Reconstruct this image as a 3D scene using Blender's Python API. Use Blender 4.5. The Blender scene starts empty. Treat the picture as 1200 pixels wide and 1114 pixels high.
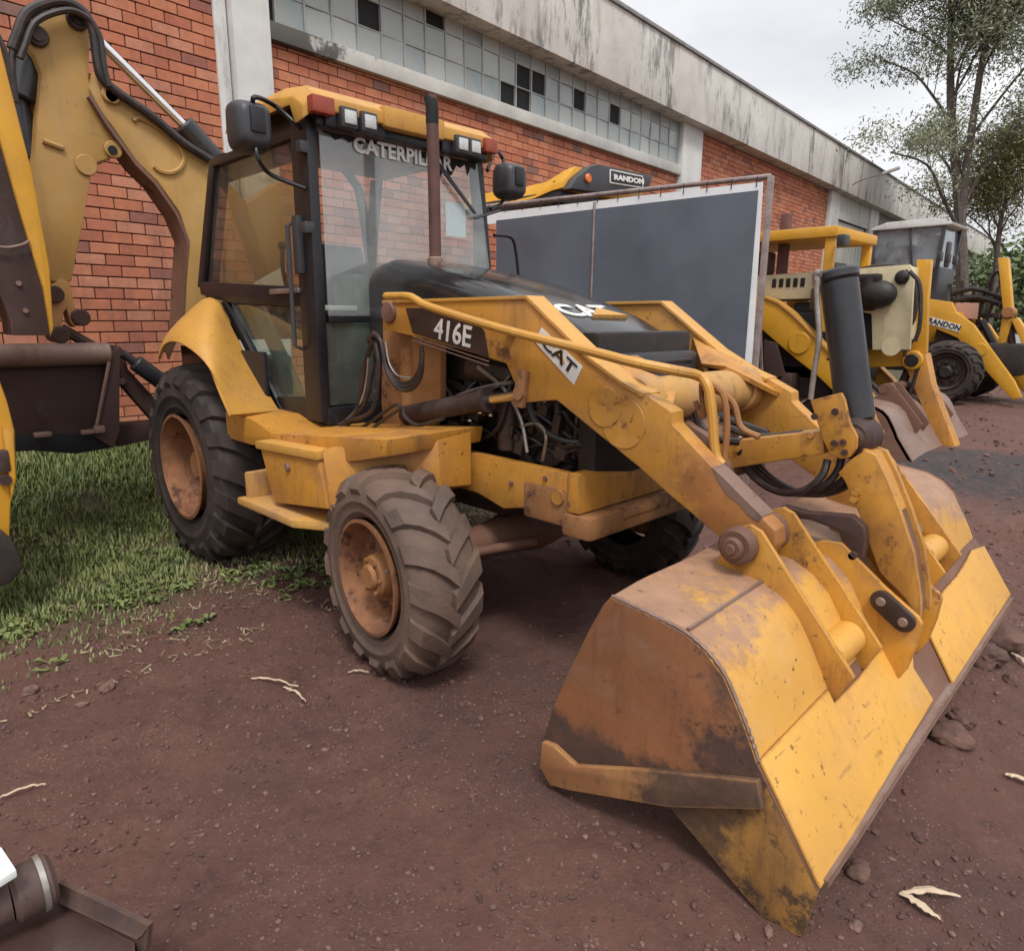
import bpy, bmesh, math, random
from math import sin, cos, pi, radians, sqrt, atan2
from mathutils import Vector, Matrix, noise
random.seed(7)
SC = bpy.context.scene
COL = SC.collection

# ---------------------------------------------------------------- camera
cam_d = bpy.data.cameras.new('camera'); cam = bpy.data.objects.new('camera', cam_d); COL.objects.link(cam)
R_ = Vector((0.70833, 0.70586, 0.00554)); U_ = Vector((-0.16079, 0.15371, 0.97495)); F_ = Vector((-0.68732, 0.69147, -0.22238))
cam.matrix_world = Matrix(((R_.x, U_.x, -F_.x, 2.42242), (R_.y, U_.y, -F_.y, -2.64374), (R_.z, U_.z, -F_.z, 1.60229), (0, 0, 0, 1)))
cam_d.sensor_width = 36; cam_d.lens = 24.1682; cam_d.clip_start = 0.02; cam_d.clip_end = 2000
SC.camera = cam

# ---------------------------------------------------------------- sky, sun, exposure
SUN_EL, SUN_AZ = radians(58), radians(-35)      # azimuth measured from +X towards +Y
W = bpy.data.worlds.new('World'); SC.world = W; W.use_nodes = True
nt = W.node_tree; nt.nodes.clear()
def wn(t, **k):
    n = nt.nodes.new(t)
    for a, b in k.items(): setattr(n, a, b)
    return n
out = wn('ShaderNodeOutputWorld'); bg = wn('ShaderNodeBackground'); sky = wn('ShaderNodeTexSky')
sky.sky_type = 'NISHITA'; sky.sun_disc = False; sky.sun_elevation = SUN_EL; sky.sun_rotation = pi/2 - SUN_AZ
sky.air_density = 1.0; sky.dust_density = 4.0; sky.ozone_density = 1.0
hs = wn('ShaderNodeHueSaturation'); hs.inputs['Saturation'].default_value = 0.12
tc = wn('ShaderNodeTexCoord'); mp = wn('ShaderNodeMapping'); mp.inputs['Scale'].default_value = (1.0, 1.0, 2.6)
nz = wn('ShaderNodeTexNoise'); nz.inputs['Scale'].default_value = 2.2; nz.inputs['Detail'].default_value = 6; nz.inputs['Roughness'].default_value = 0.5
rp = wn('ShaderNodeValToRGB'); rp.color_ramp.elements[0].position = 0.3; rp.color_ramp.elements[0].color = (4.35, 4.5, 4.85, 1)
rp.color_ramp.elements[1].position = 0.7; rp.color_ramp.elements[1].color = (7.6, 7.6, 7.7, 1)
mx = wn('ShaderNodeMix', data_type='RGBA'); mx.inputs['Factor'].default_value = 0.8      # overcast: cloud deck over the clear sky
L = nt.links.new
L(sky.outputs[0], hs.inputs['Color']); L(tc.outputs['Generated'], mp.inputs['Vector']); L(mp.outputs[0], nz.inputs['Vector'])
L(nz.outputs['Fac'], rp.inputs['Fac']); L(hs.outputs[0], mx.inputs[6]); L(rp.outputs[0], mx.inputs[7])
sx = wn('ShaderNodeSeparateXYZ'); L(tc.outputs['Generated'], sx.inputs[0])
mr = wn('ShaderNodeMapRange'); mr.inputs[1].default_value = 0.0; mr.inputs[2].default_value = 1.0; mr.inputs[3].default_value = 0.84; mr.inputs[4].default_value = 1.42; mr.clamp = True
L(sx.outputs[2], mr.inputs[0]); vm = wn('ShaderNodeVectorMath', operation='SCALE'); L(mx.outputs[2], vm.inputs[0]); L(mr.outputs[0], vm.inputs['Scale'])   # an overcast sky is brighter overhead
L(vm.outputs[0], bg.inputs['Color']); L(bg.outputs[0], out.inputs['Surface'])
bg.inputs['Strength'].default_value = 0.115
sd = bpy.data.lights.new('sun', 'SUN'); sd.energy = 1.5; sd.angle = radians(14); sd.color = (1.0, 0.96, 0.9)
so = bpy.data.objects.new('sun', sd); COL.objects.link(so)
sv = Vector((cos(SUN_EL)*cos(SUN_AZ), cos(SUN_EL)*sin(SUN_AZ), sin(SUN_EL)))
so.rotation_euler = (-sv).to_track_quat('-Z', 'Y').to_euler(); so.location = (0, 0, 30)
SC.view_settings.view_transform = 'Standard'; SC.view_settings.look = 'None'
SC.view_settings.exposure = 0.56; SC.view_settings.gamma = 1.0; SC.view_settings.use_curve_mapping = False

# ---------------------------------------------------------------- materials
MATS = {}
class NT:
    def __init__(s, name):
        s.m = bpy.data.materials.new(name); s.m.use_nodes = True; s.t = s.m.node_tree; s.t.nodes.clear()
        s.o = s.n('ShaderNodeOutputMaterial'); s.p = s.n('ShaderNodeBsdfPrincipled'); s.l(s.p.outputs[0], s.o.inputs['Surface'])
        s.tc = s.n('ShaderNodeTexCoord'); s.co = s.tc.outputs['Object']
    def n(s, t, **k):
        q = s.t.nodes.new(t)
        for a, b in k.items(): setattr(q, a, b)
        return q
    def l(s, a, b): s.t.links.new(a, b)
    def noise(s, scale, detail=5, rough=0.6, stretch=None, dist=0.0):
        q = s.n('ShaderNodeTexNoise'); q.inputs['Scale'].default_value = scale; q.inputs['Detail'].default_value = detail
        q.inputs['Roughness'].default_value = rough; q.inputs['Distortion'].default_value = dist
        if stretch:
            mp = s.n('ShaderNodeMapping'); mp.inputs['Scale'].default_value = stretch; s.l(s.co, mp.inputs['Vector']); s.l(mp.outputs[0], q.inputs['Vector'])
        else: s.l(s.co, q.inputs['Vector'])
        return q.outputs['Fac']
    def ramp(s, fac, a, b, ca=(0, 0, 0, 1), cb=(1, 1, 1, 1)):
        q = s.n('ShaderNodeValToRGB'); e = q.color_ramp.elements
        e[0].position = a; e[1].position = b; e[0].color = ca; e[1].color = cb; s.l(fac, q.inputs['Fac']); return q.outputs['Color']
    def mix(s, fac, a, b, blend='MIX'):
        q = s.n('ShaderNodeMix', data_type='RGBA', blend_type=blend)
        for i, v in ((0, fac), (6, a), (7, b)):
            if hasattr(v, 'is_linked') or hasattr(v, 'links'): s.l(v, q.inputs[i])
            elif i == 0: q.inputs[0].default_value = v
            else: q.inputs[i].default_value = (*v[:3], 1)
        return q.outputs[2]
    def math(s, op, a, b=None, clamp=False):
        q = s.n('ShaderNodeMath', operation=op, use_clamp=clamp)
        for i, v in ((0, a), (1, b)):
            if v is None: continue
            if hasattr(v, 'links'): s.l(v, q.inputs[i])
            else: q.inputs[i].default_value = v
        return q.outputs[0]
    def col(s, v):
        if hasattr(v, 'links'): s.l(v, s.p.inputs['Base Color'])
        else: s.p.inputs['Base Color'].default_value = (*v[:3], 1)
    def set(s, k, v):
        if hasattr(v, 'links'): s.l(v, s.p.inputs[k])
        else: s.p.inputs[k].default_value = v
    def bump(s, h, strength=0.3, dist=0.01):
        b = s.n('ShaderNodeBump'); b.inputs['Strength'].default_value = strength; b.inputs['Distance'].default_value = dist
        s.l(h, b.inputs['Height']); s.l(b.outputs[0], s.p.inputs['Normal'])

def paint(name, base, rust=0.25, dust=0.3, rough=0.42, rustc=(0.11, 0.042, 0.02), dustc=(0.30, 0.15, 0.07), metal=0.0, zones=(), scale=1.0, chips=0.5, edge=0.8, edgec=(0.15, 0.075, 0.045), scratch=0.45):
    """weathered paint: fading, dust film, run marks, scratches, chips, worn edges and rust; zones = (axis, from, to, colour) worn areas of their own shape"""
    s = NT(name)
    M = lambda a, b: s.math('MULTIPLY', a, b, True)
    tone = s.noise(1.1*scale, 5, 0.6)
    c = s.mix(s.ramp(tone, 0.32, 0.68), tuple(v*0.80 for v in base), tuple(min(1, v*1.08) for v in base))
    pale = s.noise(2.9*scale, 9, 0.7, dist=0.6)
    c = s.mix(M(s.ramp(pale, 0.52, 0.74), 0.34), c, tuple(min(1, v*0.75+0.16) for v in base))
    d = s.noise(2.1*scale, 10, 0.72, dist=0.5)
    c = s.mix(M(s.ramp(d, 0.44, 0.72), dust*1.5), c, dustc)
    run = s.noise(7*scale, 10, 0.75, stretch=(1, 1, 0.16))
    c = s.mix(M(s.ramp(run, 0.54, 0.70), dust*1.1), c, tuple(v*0.5 for v in dustc))
    scr = s.noise(26*scale, 6, 0.65, stretch=(0.12, 1, 1.0)); scr2 = s.noise(30*scale, 6, 0.65, stretch=(1, 0.1, 0.7))
    c = s.mix(M(s.ramp(s.math('MAXIMUM', scr, scr2), 0.71-0.09*scratch, 0.75-0.09*scratch), min(0.75, scratch)), c, tuple(v*0.5+0.03 for v in base))
    for (ax, a, b, zc) in zones:
        sx = s.n('ShaderNodeSeparateXYZ'); s.l(s.co, sx.inputs[0])
        v = s.math('DIVIDE', s.math('SUBTRACT', sx.outputs[ax], a), b - a)
        v = s.math('ADD', v, s.math('MULTIPLY', s.math('SUBTRACT', s.noise(4.5, 10, 0.74), 0.5), 2.6))
        c = s.mix(M(s.ramp(v, 0.40, 0.72), 0.92), c, s.mix(s.ramp(s.noise(8, 8, 0.7), 0.35, 0.7), tuple(q*0.72 for q in zc), tuple(q*1.12 for q in zc)))
    r = s.noise(2.6*scale, 13, 0.78)
    halo = s.ramp(r, 0.62 - 0.16*rust, 0.74 - 0.18*rust)
    c = s.mix(M(halo, 0.55), c, tuple(v*0.5+w*0.9 for v, w in zip(base, rustc)))
    rm = s.ramp(r, 0.715 - 0.20*rust, 0.76 - 0.19*rust)
    c = s.mix(M(rm, 0.9), c, rustc)
    ch = s.noise(30*scale, 4, 0.65); cmod = s.ramp(s.noise(1.7*scale, 4, 0.6), 0.35, 0.65)
    cm = M(s.ramp(ch, 0.70 - 0.07*chips, 0.73 - 0.07*chips), cmod)
    c = s.mix(M(cm, 0.85), c, tuple(v*0.7 for v in rustc))
    if edge:
        bv = s.n('ShaderNodeBevel', samples=4); bv.inputs[0].default_value = 0.014
        ge = s.n('ShaderNodeNewGeometry'); dt = s.n('ShaderNodeVectorMath', operation='DOT_PRODUCT'); s.l(bv.outputs[0], dt.inputs[0]); s.l(ge.outputs['Normal'], dt.inputs[1])
        ed = s.math('SUBTRACT', 1.0, dt.outputs['Value'])
        em = M(s.ramp(ed, 0.03, 0.16), s.ramp(s.noise(9, 9, 0.75), 0.40, 0.58))
        c = s.mix(M(em, edge), c, edgec)
    s.col(c); s.set('Metallic', metal)
    s.set('Roughness', s.ramp(s.math('ADD', M(d, 0.5), M(rm, 0.5), True), 0.1, 0.9, (rough,)*3+(1,), (min(1, rough+0.42),)*3+(1,)))
    h = s.math('ADD', s.math('MULTIPLY', s.noise(55, 5, 0.65), 0.4), s.math('MULTIPLY', s.math('MAXIMUM', rm, cm), -0.6))
    h = s.math('ADD', h, s.math('MULTIPLY', s.noise(4, 4, 0.5), 1.2))
    s.bump(h, 0.30, 0.004)
    MATS[name] = s.m; return s.m

def plain(name, base, rough=0.6, var=0.25, scale=4, metal=0.0, bump=0.15, dustc=None, dust=0.0, coat=0.0):
    s = NT(name)
    n = s.noise(scale, 7, 0.65)
    c = s.mix(s.ramp(n, 0.3, 0.7), tuple(v*(1-var) for v in base), tuple(min(1, v*(1+var)) for v in base))
    if dustc: c = s.mix(s.math('MULTIPLY', s.ramp(s.noise(scale*0.7, 9, 0.7), 0.38, 0.7), dust), c, dustc)
    s.col(c); s.set('Roughness', s.ramp(n, 0.2, 0.8, (max(0.05, rough-0.1),)*3+(1,), (min(1, rough+0.12),)*3+(1,))); s.set('Metallic', metal)
    if coat: s.set('Coat Weight', coat)
    if bump: s.bump(s.noise(scale*9, 5, 0.6), bump, 0.004)
    MATS[name] = s.m; return s.m

Y = (0.57, 0.27, 0.036)
paint('yellow', Y, 0.75, 0.7, dustc=(0.25, 0.105, 0.04), chips=0.9)
paint('yellow_arm', (0.56, 0.255, 0.036), 0.62, 0.62, dustc=(0.30, 0.13, 0.05), chips=1.0)
paint('arm_paint', (0.56, 0.265, 0.038), 0.55, 0.5, dustc=(0.34, 0.16, 0.065), chips=1.0, zones=((0, 2.02, 2.42, (0.36, 0.15, 0.05)),))
paint('yellow_clean', (0.60, 0.305, 0.05), 0.3, 0.34, dustc=(0.38, 0.2, 0.09), chips=0.8)
paint('yellow_dusty', (0.55, 0.30, 0.07), 0.35, 0.75, dustc=(0.36, 0.2, 0.12), rough=0.6)
paint('yellow_dull', (0.47, 0.275, 0.075), 0.06, 0.3, dustc=(0.30, 0.18, 0.09), rough=0.5)
paint('yellow_stick', (0.47, 0.275, 0.075), 0.22, 0.3, dustc=(0.30, 0.18, 0.09), rough=0.5)
paint('yellow_bucket', (0.62, 0.325, 0.06), 0.32, 0.28, dustc=(0.42, 0.21, 0.09), rough=0.48, chips=1.1, scratch=0.8)
paint('yellow_bucket_back', (0.57, 0.295, 0.055), 0.35, 0.4, dustc=(0.38, 0.19, 0.085), rough=0.5, chips=0.9, zones=((2, 0.62, 0.82, (0.32, 0.185, 0.125)),))
paint('bucket_end', (0.225, 0.092, 0.038), 0.45, 0.75, dustc=(0.30, 0.115, 0.045), rustc=(0.07, 0.03, 0.02), rough=0.6, chips=1, zones=((0, 2.45, 2.80, (0.055, 0.036, 0.032)), (2, 0.42, 0.26, (0.065, 0.042, 0.035))))
paint('bucket_tip', (0.50, 0.25, 0.045), 0.9, 0.8, dustc=(0.2, 0.1, 0.05), rustc=(0.05, 0.03, 0.022), rough=0.6, chips=1.2, zones=((0, 2.86, 2.62, (0.075, 0.045, 0.035)),))
paint('side_cutter', (0.30, 0.135, 0.055), 0.6, 0.8, dustc=(0.40, 0.20, 0.075), rustc=(0.06, 0.038, 0.032), rough=0.55, zones=((0, 2.2, 2.62, (0.07, 0.045, 0.036)),), edgec=(0.5, 0.26, 0.09), edge=0.9)
paint('rust_steel', (0.15, 0.07, 0.045), 0.6, 0.5, dustc=(0.22, 0.12, 0.08), rustc=(0.07, 0.03, 0.02), rough=0.6)
paint('worn_steel', (0.25, 0.17, 0.14), 0.4, 0.6, dustc=(0.2, 0.1, 0.06), rough=0.5, metal=0.2)
paint('dark_brown', (0.045, 0.021, 0.018), 0.4, 0.4, dustc=(0.085, 0.042, 0.032), rustc=(0.03, 0.015, 0.012), rough=0.62)
paint('brown_steel', (0.065, 0.038, 0.034), 0.5, 0.6, dustc=(0.16, 0.095, 0.075), rustc=(0.05, 0.025, 0.02), rough=0.6)
paint('orange_rust', (0.34, 0.15, 0.045), 0.85, 0.9, dustc=(0.24, 0.115, 0.06), rough=0.65)
paint('rim_orange', (0.28, 0.112, 0.04), 0.9, 0.9, dustc=(0.17, 0.078, 0.042), rustc=(0.07, 0.03, 0.02), rough=0.7, scale=2.0)
paint('randon_yellow', (0.66, 0.33, 0.02), 0.12, 0.25, dustc=(0.4, 0.18, 0.05), rough=0.4)
paint('cream', (0.62, 0.54, 0.34), 0.12, 0.4, dustc=(0.36, 0.27, 0.17), rough=0.5)
paint('white_paint', (0.62, 0.62, 0.60), 0.08, 0.3, dustc=(0.4, 0.34, 0.28), rough=0.5)
plain('black_frame', (0.010, 0.010, 0.014), 0.38, 0.3, 5, dustc=(0.045, 0.038, 0.038), dust=0.2, bump=0.08)
plain('black_plastic', (0.036, 0.037, 0.044), 0.45, 0.2, 6, dustc=(0.10, 0.085, 0.08), dust=0.2, bump=0.1)
plain('hood_black', (0.012, 0.012, 0.014), 0.14, 0.3, 3, dustc=(0.12, 0.11, 0.105), dust=0.25, bump=0.05)
plain('engine_dark', (0.011, 0.009, 0.009), 0.55, 0.6, 9, dustc=(0.045, 0.026, 0.02), dust=0.5, bump=0.4)
plain('engine_metal', (0.06, 0.045, 0.038), 0.5, 0.5, 12, metal=0.4, dustc=(0.1, 0.05, 0.035), dust=0.6, bump=0.3)
plain('hose', (0.014, 0.012, 0.013), 0.42, 0.3, 20, dustc=(0.09, 0.05, 0.038), dust=0.5, bump=0.1)
plain('steel_tube', (0.38, 0.36, 0.34), 0.35, 0.3, 12, metal=0.7, dustc=(0.2, 0.12, 0.08), dust=0.5, bump=0.1)
plain('chrome', (0.75, 0.75, 0.76), 0.15, 0.1, 8, metal=1.0, bump=0.02)
plain('cylinder_black', (0.02, 0.022, 0.027), 0.36, 0.3, 6, dustc=(0.09, 0.075, 0.07), dust=0.25, bump=0.08)
plain('exhaust_rust', (0.095, 0.04, 0.034), 0.7, 0.35, 8, dustc=(0.16, 0.08, 0.06), dust=0.4, bump=0.2)
plain('white_print', (0.72, 0.71, 0.68), 0.6, 0.12, 14, bump=0)
plain('black_print', (0.018, 0.016, 0.017), 0.5, 0.3, 10, bump=0)
plain('decal_dark', (0.026, 0.017, 0.016), 0.42, 0.3, 10, dustc=(0.11, 0.06, 0.05), dust=0.35, bump=0)
plain('red_lens', (0.30, 0.055, 0.03), 0.25, 0.15, 20, bump=0)
plain('orange_lens', (0.7, 0.16, 0.02), 0.25, 0.15, 20, bump=0)
plain('lamp_glass', (0.62, 0.62, 0.60), 0.12, 0.25, 60, metal=0.6, bump=0.3)
plain('green_console', (0.12, 0.16, 0.135), 0.5, 0.2, 6, dustc=(0.2, 0.18, 0.15), dust=0.3)
plain('seat_cloth', (0.05, 0.05, 0.055), 0.85, 0.3, 12)
plain('paper', (0.75, 0.80, 0.78), 0.7, 0.06, 5, bump=0.02)
plain('canvas_grey', (0.090, 0.104, 0.135), 0.42, 0.22, 0.9, dustc=(0.15, 0.155, 0.17), dust=0.35, bump=0.05)
plain('canvas_white', (0.72, 0.73, 0.75), 0.55, 0.08, 3, bump=0.05)
plain('frame_rusty', (0.30, 0.25, 0.24), 0.55, 0.35, 10, metal=0.3, dustc=(0.17, 0.09, 0.07), dust=0.6)
plain('bark', (0.10, 0.08, 0.068), 0.9, 0.5, 9, bump=0.8)
plain('stone', (0.115, 0.062, 0.048), 0.9, 0.55, 7, bump=1.0)
plain('pebble', (0.155, 0.09, 0.072), 0.85, 0.5, 3, bump=0.2)
plain('pebble_dark', (0.10, 0.052, 0.042), 0.85, 0.5, 3, bump=0.2)
plain('wood_chip', (0.50, 0.38, 0.27), 0.8, 0.25, 14, bump=0.4)
plain('pink_panel', (0.55, 0.30, 0.22), 0.6, 0.15, 4)
plain('car_white', (0.62, 0.64, 0.66), 0.25, 0.08, 3, coat=0.6, bump=0)
def pane_mat():
    s = NT('pane_glass'); oi = s.n('ShaderNodeObjectInfo'); n = s.noise(2.2, 8, 0.7)
    c = s.mix(oi.outputs['Random'], (0.24, 0.29, 0.30), (0.42, 0.45, 0.44))
    c = s.mix(s.math('MULTIPLY', s.ramp(n, 0.45, 0.7), 0.55), c, (0.40, 0.38, 0.33)); c = s.mix(s.math('MULTIPLY', s.ramp(s.noise(5, 8, 0.75), 0.6, 0.72), 0.5), c, (0.14, 0.14, 0.13))
    s.col(c); s.set('Roughness', 0.18); s.bump(s.noise(3, 3, 0.5), 0.1, 0.02); MATS['pane_glass'] = s.m
pane_mat()
plain('pane_frame', (0.34, 0.35, 0.34), 0.6, 0.2, 6)
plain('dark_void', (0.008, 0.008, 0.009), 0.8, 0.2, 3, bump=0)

def rubber():
    s = NT('rubber'); n = s.noise(6, 8, 0.65); n2 = s.noise(1.8, 6, 0.6)
    c = s.mix(s.ramp(n, 0.3, 0.75), (0.036, 0.027, 0.024), (0.115, 0.083, 0.07))
    c = s.mix(s.math('MULTIPLY', s.ramp(n2, 0.35, 0.65), 0.8), c, (0.19, 0.115, 0.08))
    s.col(c); s.set('Roughness', 0.75); s.bump(s.math('ADD', s.noise(38, 7, 0.75), s.math('MULTIPLY', s.noise(9, 5, 0.6), 1.5)), 0.6, 0.007); MATS['rubber'] = s.m
    s = NT('rubber_dark'); n = s.noise(6, 8, 0.65)
    c = s.mix(s.ramp(n, 0.3, 0.75), (0.012, 0.010, 0.010), (0.062, 0.04, 0.033))
    s.col(c); s.set('Roughness', 0.75); s.bump(s.noise(50, 5, 0.65), 0.3, 0.004); MATS['rubber_dark'] = s.m
rubber()

def glass(name, tint, dirt_haze, fres=1.45, dcol=(0.42, 0.42, 0.40)):
    s = NT(name); t = s.t; t.nodes.remove(s.p)
    tr = s.n('ShaderNodeBsdfTransparent'); tr.inputs[0].default_value = (*tint, 1)
    gl = s.n('ShaderNodeBsdfGlossy'); gl.inputs['Roughness'].default_value = 0.03; gl.inputs[0].default_value = (1, 1, 1, 1)
    df = s.n('ShaderNodeBsdfDiffuse'); df.inputs[0].default_value = (*dcol, 1)
    lw = s.n('ShaderNodeLayerWeight'); lw.inputs[0].default_value = 0.5; fr_ = s.math('ADD', s.math('MULTIPLY', s.math('POWER', lw.outputs['Facing'], 4.0), 0.8), (fres-1)**2/(fres+1)**2)
    m1 = s.n('ShaderNodeMixShader'); m2 = s.n('ShaderNodeMixShader')
    s.l(s.math('MULTIPLY', s.ramp(s.noise(2.5, 8, 0.7), 0.25, 0.8), dirt_haze), m1.inputs[0])
    s.l(tr.outputs[0], m1.inputs[1]); s.l(df.outputs[0], m1.inputs[2])
    s.l(fr_, m2.inputs[0]); s.l(m1.outputs[0], m2.inputs[1]); s.l(gl.outputs[0], m2.inputs[2]); s.l(m2.outputs[0], s.o.inputs['Surface'])
    MATS[name] = s.m
glass('glass', (0.93, 0.97, 0.96), 0.2)
glass('glass_front', (0.93, 0.97, 0.97), 0.36, 1.75, (0.60, 0.63, 0.63))  # pale film is dust plus sky reflection and haze painted into the glass
glass('glass_side', (0.74, 0.68, 0.55), 0.2)
glass('glass_low', (0.74, 0.82, 0.78), 0.2)
glass('glass_rear', (0.97, 0.97, 0.96), 0.05)
glass('glass_far', (0.7, 0.75, 0.77), 0.8, 1.5, (0.36, 0.40, 0.43))  # grey film paints in the reflection on the distant cab glass

def concrete():
    s = NT('concrete')
    n = s.noise(0.9, 8, 0.65); c = s.mix(s.ramp(n, 0.3, 0.75), (0.50, 0.475, 0.44), (0.68, 0.66, 0.62))
    st = s.noise(2.4, 10, 0.8, stretch=(1, 1.0, 0.22)); st2 = s.noise(0.33, 4, 0.6)
    m = s.math('MULTIPLY', s.ramp(st, 0.50, 0.58), s.ramp(st2, 0.40, 0.56), True)
    c = s.mix(s.math('MULTIPLY', m, 0.8), c, (0.085, 0.08, 0.078))
    fl = s.noise(3.4, 11, 0.8); c = s.mix(s.math('MULTIPLY', s.ramp(fl, 0.60, 0.66), 0.7), c, (0.16, 0.15, 0.14))
    c = s.mix(s.math('MULTIPLY', s.ramp(s.noise(0.6, 7, 0.7), 0.55, 0.75), 0.5), c, (0.42, 0.34, 0.22))
    s.col(c); s.set('Roughness', 0.85); s.bump(s.noise(14, 8, 0.7), 0.35, 0.02); MATS['concrete'] = s.m
    s = NT('plaster_white'); n = s.noise(1.4, 8, 0.65)
    c = s.mix(s.ramp(n, 0.3, 0.7), (0.50, 0.50, 0.48), (0.66, 0.66, 0.64))
    c = s.mix(s.math('MULTIPLY', s.ramp(s.noise(2.2, 10, 0.78, stretch=(1, 1, 0.25)), 0.54, 0.68), 0.7), c, (0.2, 0.17, 0.15))
    s.col(c); s.set('Roughness', 0.85); s.bump(s.noise(18, 7, 0.7), 0.25, 0.01); MATS['plaster_white'] = s.m
    s = NT('sill_concrete'); n = s.noise(1.1, 8, 0.65)
    c = s.mix(s.ramp(n, 0.35, 0.7), (0.40, 0.39, 0.36), (0.60, 0.59, 0.56))
    sx = s.n('ShaderNodeSeparateXYZ'); s.l(s.co, sx.inputs[0]); sm = s.math('ADD', s.math('MULTIPLY', s.math('SUBTRACT', 2.9, sx.outputs[1]), 0.9), s.math('MULTIPLY', s.math('SUBTRACT', s.noise(3.2, 10, 0.75), 0.5), 3.2))
    c = s.mix(s.math('MULTIPLY', s.ramp(sm, 0.2, 0.55), 0.92), c, (0.06, 0.055, 0.05))
    s.col(c); s.set('Roughness', 0.85); s.bump(s.noise(18, 7, 0.7), 0.25, 0.01); MATS['sill_concrete'] = s.m
concrete()
BRICKS = []
for i, b in enumerate(((0.49, 0.17, 0.092), (0.53, 0.20, 0.108), (0.43, 0.14, 0.08), (0.30, 0.115, 0.085), (0.53, 0.22, 0.135), (0.25, 0.135, 0.115))):
    s = NT('brick_clay_%d' % i); gp = s.n('ShaderNodeNewGeometry'); s.co = gp.outputs['Position']; n = s.noise(9, 9, 0.7); oi = s.n('ShaderNodeObjectInfo')
    c = s.mix(s.ramp(n, 0.3, 0.75), tuple(v*0.80 for v in b), tuple(v*1.12 for v in b))
    c = s.mix(s.math('MULTIPLY', s.ramp(s.noise(1.1, 10, 0.75), 0.5, 0.68), 0.5), c, (0.20, 0.085, 0.062))
    c = s.mix(s.math('MULTIPLY', s.ramp(s.noise(1.6, 10, 0.76, stretch=(1, 1, 0.14)), 0.55, 0.68), 0.5), c, (0.14, 0.075, 0.06))
    c = s.mix(s.math('MULTIPLY', s.ramp(s.noise(24, 7, 0.75), 0.62, 0.70), 0.55), c, (0.52, 0.30, 0.22))
    c = s.mix(s.math('MULTIPLY', s.ramp(s.noise(17, 9, 0.75), 0.63, 0.68), 0.7), c, (0.10, 0.045, 0.04))
    s.col(c); s.set('Roughness', 0.85); s.bump(s.math('ADD', s.noise(30, 7, 0.7), s.noise(8, 4, 0.6)), 0.5, 0.006); BRICKS.append(s.m)
plain('mortar', (0.10, 0.05, 0.042), 0.95, 0.4, 6, bump=0.5)
plain('block_grey', (0.24, 0.23, 0.225), 0.9, 0.25, 3, bump=0.4)
plain('gate_metal', (0.46, 0.46, 0.42), 0.6, 0.12, 1.2, bump=0.1)

def ground_mat():
    s = NT('red_earth')
    n = s.noise(0.9, 9, 0.65); n2 = s.noise(4.5, 10, 0.7); n3 = s.noise(26, 8, 0.72)
    c = s.mix(s.ramp(n, 0.3, 0.7), (0.076, 0.033, 0.026), (0.140, 0.063, 0.046))
    c = s.mix(s.math('MULTIPLY', s.ramp(n2, 0.42, 0.7), 0.75), c, (0.140, 0.064, 0.048))
    c = s.mix(s.math('MULTIPLY', s.ramp(n3, 0.5, 0.75), 0.6), c, (0.17, 0.095, 0.077))
    c = s.mix(s.math('MULTIPLY', s.ramp(s.noise(9, 10, 0.75), 0.55, 0.68), 0.7), c, (0.042, 0.022, 0.02))
    c = s.mix(s.math('MULTIPLY', s.ramp(s.noise(0.55, 7, 0.65), 0.5, 0.68), 0.55), c, (0.06, 0.032, 0.028))
    vd = s.n('ShaderNodeVectorMath', operation='DISTANCE'); s.l(s.co, vd.inputs[0]); vd.inputs[1].default_value = (1.35, 4.9, 0.2)      # damp oily patch beyond the bucket
    wetp = s.math('SUBTRACT', s.math('ADD', 1.05, s.math('MULTIPLY', s.noise(2.2, 8, 0.7), 1.0)), vd.outputs['Value'])
    wetm = s.ramp(wetp, 0.35, 0.75); c = s.mix(s.math('MULTIPLY', wetm, s.ramp(s.noise(14, 8, 0.75), 0.3, 0.55)), c, (0.035, 0.034, 0.038))
    v = s.n('ShaderNodeTexVoronoi'); v.inputs['Scale'].default_value = 60; s.l(s.co, v.inputs['Vector'])
    c = s.mix(s.math('MULTIPLY', s.ramp(v.outputs['Distance'], 0.12, 0.26, (1, 1, 1, 1), (0, 0, 0, 1)), s.ramp(n2, 0.45, 0.65)), c, (0.27, 0.18, 0.15))
    sx = s.n('ShaderNodeSeparateXYZ'); s.l(s.co, sx.inputs[0])     # moss and short turf towards the wall
    gx_ = s.math('ADD', s.math('MULTIPLY', s.math('SUBTRACT', -1.25, sx.outputs[0]), 0.8), s.math('MULTIPLY', s.math('SUBTRACT', s.noise(1.7, 8, 0.7), 0.5), 1.6))
    c = s.mix(s.math('MULTIPLY', s.ramp(gx_, 0.1, 0.8), 0.75), c, (0.055, 0.062, 0.03))
    s.col(c)
    wet = s.ramp(s.noise(1.1, 6, 0.6), 0.55, 0.72)
    s.set('Roughness', s.ramp(wet, 0, 1, (0.85,)*3+(1,), (0.6,)*3+(1,)))
    h = s.math('ADD', s.math('MULTIPLY', n2, 1.0), s.math('ADD', s.math('MULTIPLY', n3, 0.7), s.math('MULTIPLY', s.noise(90, 6, 0.7), 0.35)))
    s.bump(h, 0.75, 0.03); MATS['red_earth'] = s.m
ground_mat()
def leafmat(name, a, b, sc=2.0, trans=0.15):
    s = NT(name); n = s.noise(sc, 6, 0.6); s.col(s.mix(s.ramp(n, 0.3, 0.7), a, b)); s.set('Roughness', 0.6); MATS[name] = s.m
leafmat('grass_green', (0.085, 0.125, 0.035), (0.235, 0.265, 0.085), 2.2)
leafmat('grass_dry', (0.22, 0.17, 0.10), (0.34, 0.27, 0.17), 3)
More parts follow.
